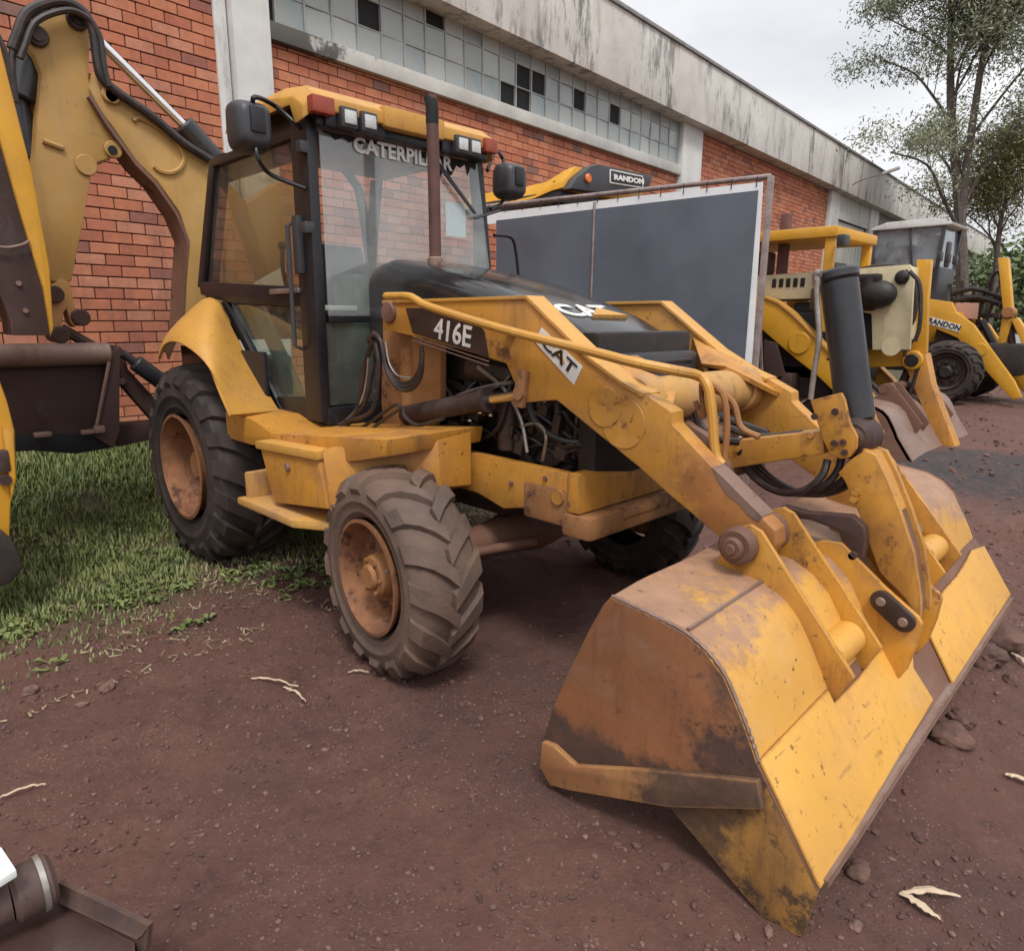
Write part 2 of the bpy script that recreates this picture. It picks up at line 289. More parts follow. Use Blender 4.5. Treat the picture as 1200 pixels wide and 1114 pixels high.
leafmat('leaf_tree', (0.15, 0.175, 0.10), (0.30, 0.315, 0.20), 0.8)
leafmat('leaf_olive', (0.15, 0.145, 0.06), (0.26, 0.24, 0.10), 0.8)
leafmat('leaf_bush', (0.075, 0.115, 0.045), (0.18, 0.235, 0.095), 0.6)
leafmat('weed_leaf', (0.075, 0.11, 0.03), (0.20, 0.23, 0.075), 3)

# ---------------------------------------------------------------- geometry helpers
def wloc(o):
    v = Vector((0, 0, 0))
    while o: v += o.location; o = o.parent
    return v
def tag(o, label=None, cat=None, group=None, kind=None):
    if label: o['label'] = label
    if cat: o['category'] = cat
    if group: o['group'] = group
    if kind: o['kind'] = kind
    return o
def thing(name, loc, label, cat, group=None):
    o = bpy.data.objects.new(name, None); o.location = loc; o.empty_display_size = 0.2; COL.objects.link(o)
    return tag(o, label, cat, group)
def crom(pts, n):
    if n <= 1 or len(pts) < 3: return [Vector(p) for p in pts]
    P = [Vector(p) for p in pts]; P = [2*P[0]-P[1]] + P + [2*P[-1]-P[-2]]; o = []
    for i in range(1, len(P)-2):
        a, b, c, d = P[i-1], P[i], P[i+1], P[i+2]
        for k in range(n):
            t = k/n; o.append(0.5*((2*b)+(c-a)*t+(2*a-5*b+4*c-d)*t*t+(3*b-a-3*c+d)*t**3))
    o.append(P[-2]); return o

class B:
    def __init__(s): s.bm = bmesh.new(); s.mi = 0
    def _fin(s, f0, e0, bevel, seg=2):
        nf = [f for f in s.bm.faces if f not in f0]
        for f in nf: f.material_index = s.mi
        if bevel > 0:
            ed = set()
            for f in nf:
                for e in f.edges: ed.add(e)
            ed = [e for e in ed if len(e.link_faces) == 2 and e.calc_face_angle(0) > 0.45]
            if ed: bmesh.ops.bevel(s.bm, geom=ed, offset=bevel, offset_type='OFFSET', segments=seg, profile=0.6, affect='EDGES', clamp_overlap=True, material=-1)
    def prism(s, pts, plane, a, b, bevel=0.006):
        f0 = set(s.bm.faces)
        if plane == 'y': mk = lambda p, v: (p[0], v, p[1])
        elif plane == 'x': mk = lambda p, v: (v, p[0], p[1])
        else: mk = lambda p, v: (p[0], p[1], v)
        va = [s.bm.verts.new(mk(p, a)) for p in pts]; vb = [s.bm.verts.new(mk(p, b)) for p in pts]; n = len(pts)
        fs = [s.bm.faces.new(va), s.bm.faces.new(vb[::-1])]
        for i in range(n): fs.append(s.bm.faces.new((va[i], vb[i], vb[(i+1) % n], va[(i+1) % n])))
        bmesh.ops.recalc_face_normals(s.bm, faces=fs); s._fin(f0, None, bevel); return s
    def loft(s, secs, close=True, caps=True, bevel=0):
        f0 = set(s.bm.faces); vs = [[s.bm.verts.new(p) for p in q] for q in secs]; n = len(vs[0]); fs = []
        for a, b in zip(vs, vs[1:]):
            for i in range(n if close else n-1):
                j = (i+1) % n; fs.append(s.bm.faces.new((a[i], a[j], b[j], b[i])))
        if caps and close: fs.append(s.bm.faces.new(vs[0][::-1])); fs.append(s.bm.faces.new(vs[-1]))
        bmesh.ops.recalc_face_normals(s.bm, faces=fs); s._fin(f0, None, bevel); return s
    def sheet(s, rows, thick):
        """thick skin over a grid of points"""
        nr, nc = len(rows), len(rows[0]); P = [[Vector(p) for p in r] for r in rows]
        N = [[None]*nc for _ in range(nr)]
        for i in range(nr):
            for j in range(nc):
                du = P[min(i+1, nr-1)][j]-P[max(i-1, 0)][j]; dv = P[i][min(j+1, nc-1)]-P[i][max(j-1, 0)]
                n = du.cross(dv); N[i][j] = n.normalized() if n.length > 1e-9 else Vector((0, 0, 1))
        f0 = set(s.bm.faces)
        A = [[s.bm.verts.new(P[i][j]) for j in range(nc)] for i in range(nr)]
        C = [[s.bm.verts.new(P[i][j]-N[i][j]*thick) for j in range(nc)] for i in range(nr)]
        q = s.bm.faces.new; fs = []
        for i in range(nr-1):
            for j in range(nc-1):
                fs.append(q((A[i][j], A[i+1][j], A[i+1][j+1], A[i][j+1]))); fs.append(q((C[i][j], C[i][j+1], C[i+1][j+1], C[i+1][j])))
        for i in range(nr-1):
            for j in (0, nc-1): fs.append(q((A[i][j], A[i+1][j], C[i+1][j], C[i][j])))
        for j in range(nc-1):
            for i in (0, nr-1): fs.append(q((A[i][j], A[i][j+1], C[i][j+1], C[i][j])))
        bmesh.ops.recalc_face_normals(s.bm, faces=fs); s._fin(f0, None, 0); return s
    def box(s, c, size, rz=0, ry=0, rx=0, bevel=0.005, seg=2):
        f0 = set(s.bm.faces); M = Matrix.Translation(c) @ Matrix.Rotation(rz, 4, 'Z') @ Matrix.Rotation(ry, 4, 'Y') @ Matrix.Rotation(rx, 4, 'X')
        r = bmesh.ops.create_cube(s.bm, size=1, matrix=M @ Matrix.Diagonal((*size, 1))); s._fin(f0, None, bevel, seg); return s
    def cyl(s, p0, p1, r0, r1=None, n=20, bevel=0.0):
        r1 = r0 if r1 is None else r1; p0 = Vector(p0); p1 = Vector(p1); d = (p1-p0).normalized()
        u = d.orthogonal().normalized(); v = d.cross(u)
        ring = lambda p, r: [p+u*(r*cos(2*pi*k/n))+v*(r*sin(2*pi*k/n)) for k in range(n)]
        if bevel: return s.loft([ring(p0, r0-bevel), ring(p0+d*bevel, r0), ring(p1-d*bevel, r1), ring(p1, r1-bevel)])
        return s.loft([ring(p0, r0), ring(p1, r1)])
    def tube(s, pts, r, n=8, sm=4):
        P = crom(pts, sm); t0 = (P[1]-P[0]).normalized(); u = t0.orthogonal().normalized(); secs = []
        for i, p in enumerate(P):
            t = (P[min(i+1, len(P)-1)]-P[max(i-1, 0)]).normalized(); u = (u-t*u.dot(t)).normalized(); v = t.cross(u)
            rr = r(i/(len(P)-1)) if callable(r) else r
            secs.append([p+u*(rr*cos(2*pi*k/n))+v*(rr*sin(2*pi*k/n)) for k in range(n)])
        return s.loft(secs)
    def lathe(s, prof, center, axis='y', n=48, caps=False):
        """prof = (radius, offset along the axis)"""
        secs = []; c = Vector(center)
        for k in range(n):
            a = 2*pi*k/n
            if axis == 'y': secs.append([c+Vector((r*cos(a), o, r*sin(a))) for r, o in prof])
            elif axis == 'z': secs.append([c+Vector((r*cos(a), r*sin(a), o)) for r, o in prof])
            else: secs.append([c+Vector((o, r*cos(a), r*sin(a))) for r, o in prof])
        f0 = set(s.bm.faces); vs = [[s.bm.verts.new(p) for p in q] for q in secs]; m = len(prof); fs = []
        for k in range(n):
            a, b = vs[k], vs[(k+1) % n]
            for i in range(m-1): fs.append(s.bm.faces.new((a[i], a[i+1], b[i+1], b[i])))
        bmesh.ops.remove_doubles(s.bm, verts=[v for q in vs for v in q], dist=1e-6)
        fs = [f for f in s.bm.faces if f not in f0]
        bmesh.ops.recalc_face_normals(s.bm, faces=fs); s._fin(f0, None, 0); return s
    def ball(s, c, r, seg=10, scale=(1, 1, 1)):
        f0 = set(s.bm.faces); bmesh.ops.create_uvsphere(s.bm, u_segments=seg, v_segments=max(4, seg//2), radius=1, matrix=Matrix.Translation(c) @ Matrix.Diagonal((r*scale[0], r*scale[1], r*scale[2], 1))); s._fin(f0, None, 0); return s
    def mat(s, i): s.mi = i; return s
    def done_each(s, name, mats, parent=None, angle=32):
        """every loose piece becomes an object of its own"""
        s.bm.verts.ensure_lookup_table(); seen = set(); out = []
        for v in s.bm.verts:
            if v in seen: continue
            st, isl = [v], []
            seen.add(v)
            while st:
                q = st.pop(); isl.append(q)
                for e in q.link_edges:
                    w = e.other_vert(q)
                    if w not in seen: seen.add(w); st.append(w)
            n = B(); mp = {q: n.bm.verts.new(q.co) for q in isl}
            for f in {f for q in isl for f in q.link_faces}:
                g = n.bm.faces.new([mp[q] for q in f.verts]); g.material_index = f.material_index
            out.append(n.done(name, mats, parent, angle=angle))
        s.bm.free(); return out
    def done(s, name, mats, parent=None, label=None, angle=32, smooth=True):
        me = bpy.data.meshes.new(name); s.bm.to_mesh(me); s.bm.free()
        for m in (mats if isinstance(mats, (list, tuple)) else [mats]): me.materials.append(MATS[m] if isinstance(m, str) else m)
        o = bpy.data.objects.new(name, me); COL.objects.link(o)
        if parent:
            me.transform(Matrix.Translation(-wloc(parent))); o.parent = parent
        if smooth:
            me.polygons.foreach_set('use_smooth', [True]*len(me.polygons)); me.set_sharp_from_angle(angle=radians(angle))
        if label: o['label'] = label
        return o
def text(body, name, mat, parent, origin, right, up, height, width=None, depth=0.002, bold=0.0, shear=0.0):
    cu = bpy.data.curves.new(name, 'FONT'); cu.body = body; cu.size = 1; cu.extrude = depth/max(height, 1e-3)*0.7; cu.offset = bold; cu.shear = shear
    cu.resolution_u = 3
    tmp = bpy.data.objects.new(name, cu); COL.objects.link(tmp); bpy.context.view_layer.update()
    me = bpy.data.meshes.new_from_object(tmp.evaluated_get(bpy.context.evaluated_depsgraph_get()))
    bpy.data.objects.remove(tmp)
    xs = [v.co.x for v in me.vertices]; ys = [v.co.y for v in me.vertices]
    x0, x1, y0, y1 = min(xs), max(xs), min(ys), max(ys)
    right = Vector(right).normalized(); up = Vector(up); up = (up-right*up.dot(right)).normalized(); nrm = right.cross(up)
    sy = height/(y1-y0); sx = sy if width is None else width/(x1-x0); org = Vector(origin)-(wloc(parent) if parent else Vector())
    for v in me.vertices:
        x, y, z = (v.co.x-x0)*sx, (v.co.y-y0)*sy, v.co.z*sy
        v.co = org+right*x+up*y+nrm*z
    me.materials.clear(); me.materials.append(MATS[mat]); me.update()
    o = bpy.data.objects.new(name, me); COL.objects.link(o); o.parent = parent; return o
def sstep(a, b, x):
    t = max(0, min(1, (x-a)/(b-a))); return t*t*(3-2*t)
def lerp(a, b, t): return a+(b-a)*t

# ================================================================ GROUND
def gh(x, y):
    h = 0.34*sstep(2.7, 5.2, -x) + 0.28*sstep(2.4, 5.0, y)
    h += math.exp(-((x-1.6)/0.6)**2)*lerp(0.075, 0.16, sstep(-1.1, 1.3, y))*sstep(-1.75, -1.15, y)*(1-sstep(1.2, 1.9, y))
    return h
def track(u, v, w=0.17):
    """tyre print: u along the track, v across it"""
    if abs(v) > w*1.5: return 0.0
    k = 1-sstep(w*0.85, w*1.25, abs(v)); bar = 0.5+0.5*sin(2*pi*(u/0.19-abs(v)/0.32))
    return -0.016*k + 0.012*k*sstep(0.45, 0.8, bar) + 0.010*math.exp(-((abs(v)-w*1.15)/0.04)**2)
def ghn(x, y):
    return ghb(x, y) + (0.0 if abs(x) > 9 or abs(y) > 9 else marks(x, y))
def marks(x, y):
    h = 0.0
    for wx, wy in ((-0.03, -0.92), (-0.03, 0.92), (-2.17, -0.83), (-2.17, 0.83)): h += 0.035*math.exp(-(((x-wx)/0.27)**4+((y-wy)/0.24)**4))
    f = 0.35+0.65*sstep(-0.1, 0.25, noise.noise(Vector((x*0.8, y*0.8, 7))))
    if x > 0.2: h += f*track(x, y+0.92)*sstep(0.25, 0.5, x)*(1-sstep(0.9, 1.2, x))
    ux, uy = 0.934, -0.358
    for ox, oy in ((-0.6, -1.0), (-0.25, -1.95)):
        u = (x-ox)*ux+(y-oy)*uy; v = -(x-ox)*uy+(y-oy)*ux+0.05*sin(u*1.1); h += f*0.9*track(u, v, 0.15)*sstep(-1.2, -0.4, u)
    return h
def ghb(x, y):
    p = Vector((x, y, 0.3)); d = max(abs(x), abs(y))
    k = 1.0 if d < 12 else 0.3
    return gh(x, y) + k*(0.030*(noise.noise(p*0.9)) + 0.018*noise.noise(p*2.7) + 0.013*noise.noise(p*7.5) + 0.010*max(-0.15, noise.noise(p*15)) + 0.007*max(-0.1, noise.noise(p*34)))
def axis(lo, hi, fine, far, g=1.28):
    v = [lo]
    while v[-1] < hi: v.append(v[-1]+fine)
    a, st = v[0], fine; left = []
    while a > -far: st *= g; a -= st; left.append(a)
    a, st = v[-1], fine
    right = []
    while a < far: st *= g; a += st; right.append(a)
    return left[::-1]+v+right
gx = axis(-2.6, 2.6, 0.023, 420); gy = axis(-2.7, 4.2, 0.023, 420)
me = bpy.data.meshes.new('ground')
vv = [(x, y, ghn(x, y)) for x in gx for y in gy]; ny = len(gy)
ff = [(i*ny+j, (i+1)*ny+j, (i+1)*ny+j+1, i*ny+j+1) for i in range(len(gx)-1) for j in range(ny-1)]
me.from_pydata(vv, [], ff); me.materials.append(MATS['red_earth']); me.polygons.foreach_set('use_smooth', [True]*len(me.polygons))
g_o = bpy.data.objects.new('ground', me); COL.objects.link(g_o); tag(g_o, kind='structure')

# ================================================================ WAREHOUSE
WX, WT = -5.6, -0.07
wn_ = Vector((cos(WT), -sin(WT), 0)); wd_ = Vector((sin(WT), cos(WT), 0))
def wp(s, z, off=0.0): return Vector((WX, 0, z)) + wd_*s + wn_*off
wh = thing('warehouse', (WX, 0, 0), 'long brick warehouse with stained parapet, white pillars and broken windows', 'building')
def wbox(b, s0, s1, z0, z1, o0, o1, bevel=0.0):
    return b.box(wp((s0+s1)/2, (z0+z1)/2, (o0+o1)/2), (o1-o0, s1-s0, z1-z0), rz=-WT, bevel=bevel)
b = B(); wbox(b, -14, 62, -0.3, 7.0, -0.4, -0.024); core = b.done('brick_wall', 'mortar', wh, smooth=False)
PA, PB, PC_, PD, PE = (1.085, 1.535), (11.283, 12.203), (21.475, 22.388), (26.185, 27.336), (33.5, 34.4)
BL, BH, J = 0.275, 0.1095, 0.012
# one brick mesh per clay shade, shared by every brick that is picked out
def brick_bm(bm, L, H, M): bmesh.ops.create_cube(bm, size=1, matrix=M @ Matrix.Diagonal((0.05, L, H, 1)))
protos = []
for i in range(6):
    b = B(); brick_bm(b.bm, BL-J, BH-J, Matrix.Identity(4))
    bmesh.ops.bevel(b.bm, geom=[e for e in b.bm.edges], offset=0.004, offset_type='OFFSET', segments=1, profile=0.5, affect='EDGES')
    m = bpy.data.meshes.new('brick'); b.bm.to_mesh(m); b.bm.free(); m.materials.append(BRICKS[i]); protos.append(m)
cells = []
def bay(s0, s1, z0, z1, near=False):
    r = 0; z = z0
    while z < z1-0.03:
        x = s0 - (BL/2 if r % 2 else 0)
        while x < s1-0.02:
            a, c2 = max(x, s0+0.004), min(x+BL, s1)
            if c2-a > 0.05: cells.append((a, c2, z, min(z+BH, z1), near))
            x += BL
        z += BH; r += 1
rng = random.Random(3)
bay(-6.6, PA[0], 0.02, 5.7, True); bay(PA[1], PB[0], 0.02, 4.66); bay(PB[1], PC_[0], 0.02, 5.7)
CAMV = Vector((2.42242, -2.64374, 1.60229))
def proj(p):
    d = p-CAMV; z = d.dot(F_); return (600+805.608*d.dot(R_)/z, 557-805.608*d.dot(U_)/z, z)
def in_poly(x, y, P):
    c = False
    for (x0, y0), (x1, y1) in zip(P, P[1:]+P[:1]):
        if (y0 > y) != (y1 > y) and x < (x1-x0)*(y-y0)/(y1-y0)+x0: c = not c
    return c
cov = [[(0, 100), (60, 380), (82, 320), (110, 230), (140, 190), (218, 350), (235, 300), (110, 90), (95, 20), (25, 10), (0, 60)], [(0, 395), (190, 420), (190, 520), (0, 560)]]
cand = []
for i, q in enumerate(cells):
    if not q[4] or q[1]-q[0] < BL-0.03 or q[3]-q[2] < BH-0.01: continue
    x, y, z = proj(wp((q[0]+q[1])/2, (q[2]+q[3])/2))
    if z > 0 and -12 < x < 264 and -8 < y < 500 and not any(in_poly(x, y, P) for P in cov): cand.append((z, i))
cand.sort(); pick = set(i for _, i in cand[:300])
bms = B()
def proud(q): return rng.gauss(0, 0.0022), rng.gauss(0, 0.003)
for i, q in enumerate(cells):
    sh = rng.choices((0, 1, 2, 3, 4, 5), (5, 4, 2.6, 0.9, 2.6, 0.35))[0]; pr_, tl = proud(q); mid = wp((q[0]+q[1])/2, (q[2]+q[3])/2, -0.024+pr_)
    if i in pick:
        o = bpy.data.objects.new('brick', protos[sh]); COL.objects.link(o); o.parent = core; o.location = mid-wloc(core); o.rotation_euler = (tl, 0, -WT+tl*0.5)
    else:
        n0 = len(bms.bm.faces)
        M = Matrix.Translation(mid) @ Matrix.Rotation(-WT, 4, 'Z')
        r = bmesh.ops.create_cube(bms.bm, size=1, matrix=M @ Matrix.Diagonal((0.05, q[1]-q[0]-J, q[3]-q[2]-J, 1)))
        for f in {f for v in r['verts'] for f in v.link_faces}: f.material_index = sh
o = bms.done('brickwork', BRICKS, core, smooth=False); tag(o, kind='stuff')
for a, c2 in (PA, PB, PC_, PD, PE):
    b = B(); wbox(b, a, c2, -0.2, 5.72, -0.02, 0.12, 0.012); b.done('pillar', 'plaster_white', wh)
b = B(); wbox(b, PA[0]-0.16, PA[0]-0.02, 0, 5.7, -0.02, 0.03, 0.006); b.done('rain_pipe_strip', 'plaster_white', wh)
b = B(); wbox(b, -14, 62, 5.715, 6.93, -0.3, 0.35, 0.015); b.done('parapet', 'concrete', wh)
b = B(); wbox(b, -14, 62, 6.932, 7.0, -0.34, 0.39, 0.01); b.done('parapet_cap', 'block_grey', wh)
b = B(); wbox(b, PA[1]+0.003, PB[0]-0.003, 4.66, 4.85, -0.02, 0.10, 0.012); b.done('window_sill', 'sill_concrete', wh)
# window band: steel glazing bars with a pane in each opening
WS0, WS1, WZ0, PW, PH = PA[1]+0.14, PB[0]-0.05, 4.853, 0.372, 0.335
NCOL = int((WS1-WS0)/PW); PW = (WS1-WS0)/NCOL; NROW = 3
b = B()
for i in range(NCOL+1): wbox(b, WS0+i*PW-0.012, WS0+i*PW+0.012, WZ0, WZ0+NROW*PH, -0.022, 0.02)
for j in range(NROW+1):
    for i in range(NCOL): wbox(b, WS0+i*PW+0.013, WS0+(i+1)*PW-0.013, WZ0+j*PH-0.008, WZ0+j*PH+0.008, -0.02, 0.014)
wf = b.done('window_band', 'pane_frame', wh, smooth=False)
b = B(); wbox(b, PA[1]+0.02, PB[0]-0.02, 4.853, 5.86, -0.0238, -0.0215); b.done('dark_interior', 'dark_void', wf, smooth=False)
gone = set()
for (s, z) in [(3.164, 5.322), (4.057, 5.548), (5.864, 5.012), (6.155, 5.314), (6.16, 5.039), (6.44, 5.292), (7.438, 5.303), (8.752, 5.307)]: gone.add((int((s-WS0)/PW), int((z-WZ0)/PH)))
b = B(); b.box((0, 0, 0), (0.006, PW-0.028, PH-0.02), bevel=0)
pm = bpy.data.meshes.new('pane'); b.bm.to_mesh(pm); b.bm.free(); pm.materials.append(MATS['pane_glass'])
for i in range(NCOL):
    for j in range(NROW):
        if (i, j) in gone: continue
        o = bpy.data.objects.new('pane', pm); COL.objects.link(o); o.parent = wf; o.location = wp(WS0+(i+0.5)*PW, WZ0+(j+0.5)*PH, 0.0)-wloc(wf)
        o.rotation_euler = (0, rng.gauss(0, 0.02), -WT+rng.gauss(0, 0.02))
b = B(); wbox(b, PA[1]+0.003, PB[0]-0.003, WZ0+NROW*PH+0.01, 5.87, -0.02, 0.03); b.done('lintel', 'block_grey', wh)
b = B(); wbox(b, PC_[1], PD[0], 4.95, 5.72, -0.02, 0.06, 0.01); b.done('gate_beam', 'plaster_white', wh)
b = B(); wbox(b, PC_[1]+0.1, PD[0]-0.25, 0, 4.9, -0.02, -0.005); gt = b.done('gate', 'gate_metal', wh)
b = B()
for k in range(9):
    s = PC_[1]+0.2+k*0.42; wbox(b, s, s+0.03, 0.1, 4.85, -0.004, 0.014)
b.done_each('gate_rib', 'gate_metal', gt)
b = B(); wbox(b, PD[1], PE[0], 0, 5.7, -0.02, -0.01); wbox(b, PE[1], 61, 0, 5.7, -0.02, -0.01); b.done('block_wall', 'block_grey', wh)
# wall lamp over the gate
p0 = wp(22.7, 6.0, 0.35); p1 = wp(22.75, 6.25, 1.25)
wl = thing('wall_lamp', p0, 'thin outdoor lamp on a bracket jutting from the concrete parapet', 'lamp')
b = B(); b.tube([p0, p0+wn_*0.3+Vector((0, 0, 0.12)), p1], 0.022, 8); b.done('bracket', 'frame_rusty', wl)
b = B(); b.box(p1+wn_*0.22+Vector((0, 0, 0.06)), (0.5, 0.16, 0.09), rz=-WT, ry=-0.25, bevel=0.03); b.done('lamp_head', 'white_paint', wl)

# ================================================================ THE BACKHOE LOADER
LOADERS = 'backhoe loaders parked along the warehouse'
M0 = thing('backhoe_loader', (-1.0, 0, 0), 'large yellow backhoe loader with black cab in the foreground, its front bucket tipped forward', 'backhoe loader', LOADERS)
# --- wheels
def tyre_bm(c, R, rr, w, N, side, lug=0.035, worn=0.0, mirror=1, lean=0.34, seed=1):
    """carcass plus chevron lugs; axle along Y"""
    b = B(); cx, cy, cz = c
    h = R-lug; prof = [(rr, -w*0.36), (rr+0.012, -w*0.43), (rr+(h-rr)*0.16, -w*0.462), (rr+(h-rr)*0.19, -w*0.478), (rr+(h-rr)*0.23, -w*0.478), (rr+(h-rr)*0.26, -w*0.474), (rr+(h-rr)*0.40, -w*0.50), (rr+(h-rr)*0.43, -w*0.512), (rr+(h-rr)*0.47, -w*0.512), (rr+(h-rr)*0.50, -w*0.502), (rr+(h-rr)*0.68, -w*0.495), (h-0.035, -w*0.455), (h-0.008, -w*0.36), (h+0.004, -w*0.18), (h+0.006, 0)]
    prof = prof + [(r, -y) for r, y in prof[:-1][::-1]]
    b.lathe(prof, c, 'y', 72)
    rn = random.Random(seed)
    def hr(y):
        a = abs(y)
        pts = [(0, h+0.006), (w*0.18, h+0.004), (w*0.36, h-0.008), (w*0.455, h-0.035), (w*0.495, rr+(h-rr)*0.68)]
        for (y0, r0), (y1, r1) in zip(pts, pts[1:]):
            if a <= y1: return r0+(r1-r0)*(a-y0)/(y1-y0)
        return pts[-1][1]
    for sd in (1, -1):
        for i in range(N):
            a0 = 2*pi*(i+(0.5 if sd < 0 else 0))/N; secs = []
            for t in (0, 0.3, 0.6, 0.82, 1.0):
                y = sd*(-0.012+t*(w*0.497+0.012)); da = mirror*lean*(t**0.85); hw = (0.36+0.13*t)*pi/N*1.15
                r_in = hr(y)-0.012; top = lug*(1-worn*(0.4+0.6*rn.random()))*(1-0.5*max(0, t-0.8)/0.2)
                r_out = hr(y)+top
                yo = y + sd*(0.012 if t > 0.75 else 0)
                A = a0+da
                secs.append([Vector((cx+r_in*cos(A-hw*1.15), cy+y, cz+r_in*sin(A-hw*1.15))), Vector((cx+r_out*cos(A-hw*0.85), cy+yo, cz+r_out*sin(A-hw*0.85))),
                             Vector((cx+r_out*cos(A+hw*0.85), cy+yo, cz+r_out*sin(A+hw*0.85))), Vector((cx+r_in*cos(A+hw*1.15), cy+y, cz+r_in*sin(A+hw*1.15)))])
            b.loft(secs)
    return b
def rot_z(o, piv, ang):
    """steer: turn the mesh about a vertical axis through piv (world)"""
    off = wloc(o); M = Matrix.Translation(Vector(piv)-off) @ Matrix.Rotation(ang, 4, 'Z') @ Matrix.Translation(-(Vector(piv)-off)); o.data.transform(M)
STEER = -0.10
def front_wheel(cy, side):
    c = (-0.03, cy, 0.478)
    w = tyre_bm(c, 0.484, 0.262, 0.335, 16, side, 0.036, 0.30, mirror=1, lean=0.34, seed=5+side).done('front_wheel', 'rubber' if side < 0 else 'rubber_dark', M0, angle=40)  # far tyre: shade under the chassis put in as darker rubber
    s = -1 if side < 0 else 1; o = cy+s*0.165
    b = B(); b.lathe([(0.262, o-s*0.012-cy), (0.266, o-cy+s*0.004), (0.250, o-cy+s*0.006), (0.236, o-cy-s*0.02), (0.228, o-cy-s*0.10), (0.216, o-cy-s*0.118), (0.15, o-cy-s*0.105), (0.135, o-cy-s*0.10), (0.0, o-cy-s*0.10)], c, 'y', 48)
    for k in range(8):
        a = 2*pi*k/8; b.cyl((c[0]+0.15*cos(a), o-s*0.105, c[2]+0.15*sin(a)), (c[0]+0.15*cos(a), o-s*0.07, c[2]+0.15*sin(a)), 0.014, n=6)
    r1 = b.done('rim', 'rim_orange', w)
    b = B(); b.cyl((c[0], o-s*0.101, c[2]), (c[0], o-s*0.03, c[2]), 0.105, 0.095, 24, bevel=0.012); b.cyl((c[0], o-s*0.03, c[2]), (c[0], o-s*0.005, c[2]), 0.06, 0.055, 20, bevel=0.006)
    for k in range(6):
        a = 2*pi*k/6; b.cyl((c[0]+0.078*cos(a), o-s*0.031, c[2]+0.078*sin(a)), (c[0]+0.078*cos(a), o-s*0.018, c[2]+0.078*sin(a)), 0.010, n=6)
    h1 = b.done('hub', 'orange_rust', w)
    b = B(); b.cyl((c[0]+0.19, o-s*0.05, c[2]+0.08), (c[0]+0.185, o-s*0.0, c[2]+0.085), 0.007, n=8); v1 = b.done('valve', 'steel_tube', w)
    for q in (w, r1, h1, v1): rot_z(q, (c[0], 0.0 if False else cy*0.86, 0), STEER)
front_wheel(-0.90, -1); front_wheel(0.90, 1)
def rear_wheel(cy, side):
    c = (-2.17, cy, 0.652)
    w = tyre_bm(c, 0.66, 0.335, 0.48, 20, side, 0.042, 0.15, mirror=1, lean=0.30, seed=9+side).done('rear_wheel', 'rubber_dark', M0, angle=40)
    s = -1 if side < 0 else 1; o = s*0.24
    b = B(); b.lathe([(0.335, o-s*0.012), (0.345, o+s*0.004), (0.325, o+s*0.008), (0.306, o-s*0.03), (0.298, o-s*0.17), (0.285, o-s*0.20), (0.20, o-s*0.185), (0.12, o-s*0.17), (0, o-s*0.17)], c, 'y', 56)
    for k in range(8):
        a = 2*pi*k/8; b.cyl((c[0]+0.17*cos(a), cy+o-s*0.19, c[2]+0.17*sin(a)), (c[0]+0.17*cos(a), cy+o-s*0.15, c[2]+0.17*sin(a)), 0.016, n=6)
    b.done('rim', 'rim_orange', w)
    b = B(); b.cyl((c[0], cy+o-s*0.171, c[2]), (c[0], cy+o-s*0.09, c[2]), 0.10, 0.09, 24, bevel=0.012); b.done('hub', 'orange_rust', w)
rear_wheel(-0.83, -1); rear_wheel(0.83, 1)
# --- axles and chassis
b = B(); b.tube([(-0.03, -0.75, 0.48), (-0.03, -0.35, 0.5), (-0.03, 0, 0.52), (-0.03, 0.35, 0.5), (-0.03, 0.75, 0.48)], lambda t: 0.085+0.06*math.exp(-((t-0.5)/0.16)**2), 16)
b.box((-0.03, -0.63, 0.48), (0.18, 0.16, 0.24), bevel=0.03); b.box((-0.03, 0.63, 0.48), (0.18, 0.16, 0.24), bevel=0.03); b.cyl((0.02, -0.72, 0.5), (0.16, -0.2, 0.5), 0.025); b.done('front_axle', 'rust_steel', M0)
b = B(); b.cyl((-2.17, -0.7, 0.652), (-2.17, 0.7, 0.652), 0.13, n=20); b.cyl((-2.17, -0.2, 0.652), (-2.17, 0.2, 0.652), 0.24, n=20, bevel=0.05); b.box((-1.5, 0, 0.7), (1.2, 0.5, 0.4), bevel=0.05); b.done('rear_axle', 'dark_brown', M0)
rail = [(-0.439, 0.988), (-0.243, 0.965), (0.64, 0.96), (0.645, 0.802), (0.546, 0.77), (0.378, 0.771), (0.196, 0.73), (0.018, 0.772), (-0.161, 0.775), (-0.338, 0.812)]
for sd in (-1, 1):
    b = B(); b.prism(rail, 'y', sd*0.46, sd*0.40, 0.008)
    pc = [(0.539, 0.853)][0]; b.cyl((pc[0], sd*0.458, pc[1]), (pc[0], sd*0.475, pc[1]), 0.034, n=18)
    fr_l = b.done('frame_rail', 'yellow_arm', M0)
    b = B()
    for q in [(-0.343, 0.879), (-0.226, 0.839), (-0.075, 0.833), (0.252, 0.864), (0.371, 0.841), (0.462, 0.923), (0.602, 0.835)]: b.cyl((q[0], sd*0.459, q[1]), (q[0], sd*0.472, q[1]), 0.011, n=6)
    b.done_each('rail_bolt', 'rust_steel', fr_l)
    b = B(); q = [(-0.397, 0.958)][0]; b.box((q[0]+0.02, sd*0.475, q[1]-0.02), (0.03, 0.03, 0.16), bevel=0.004); b.box((q[0]-0.03, sd*0.49, q[1]+0.05), (0.14, 0.06, 0.015), bevel=0.004); b.done('rail_bracket', 'yellow_arm', fr_l)
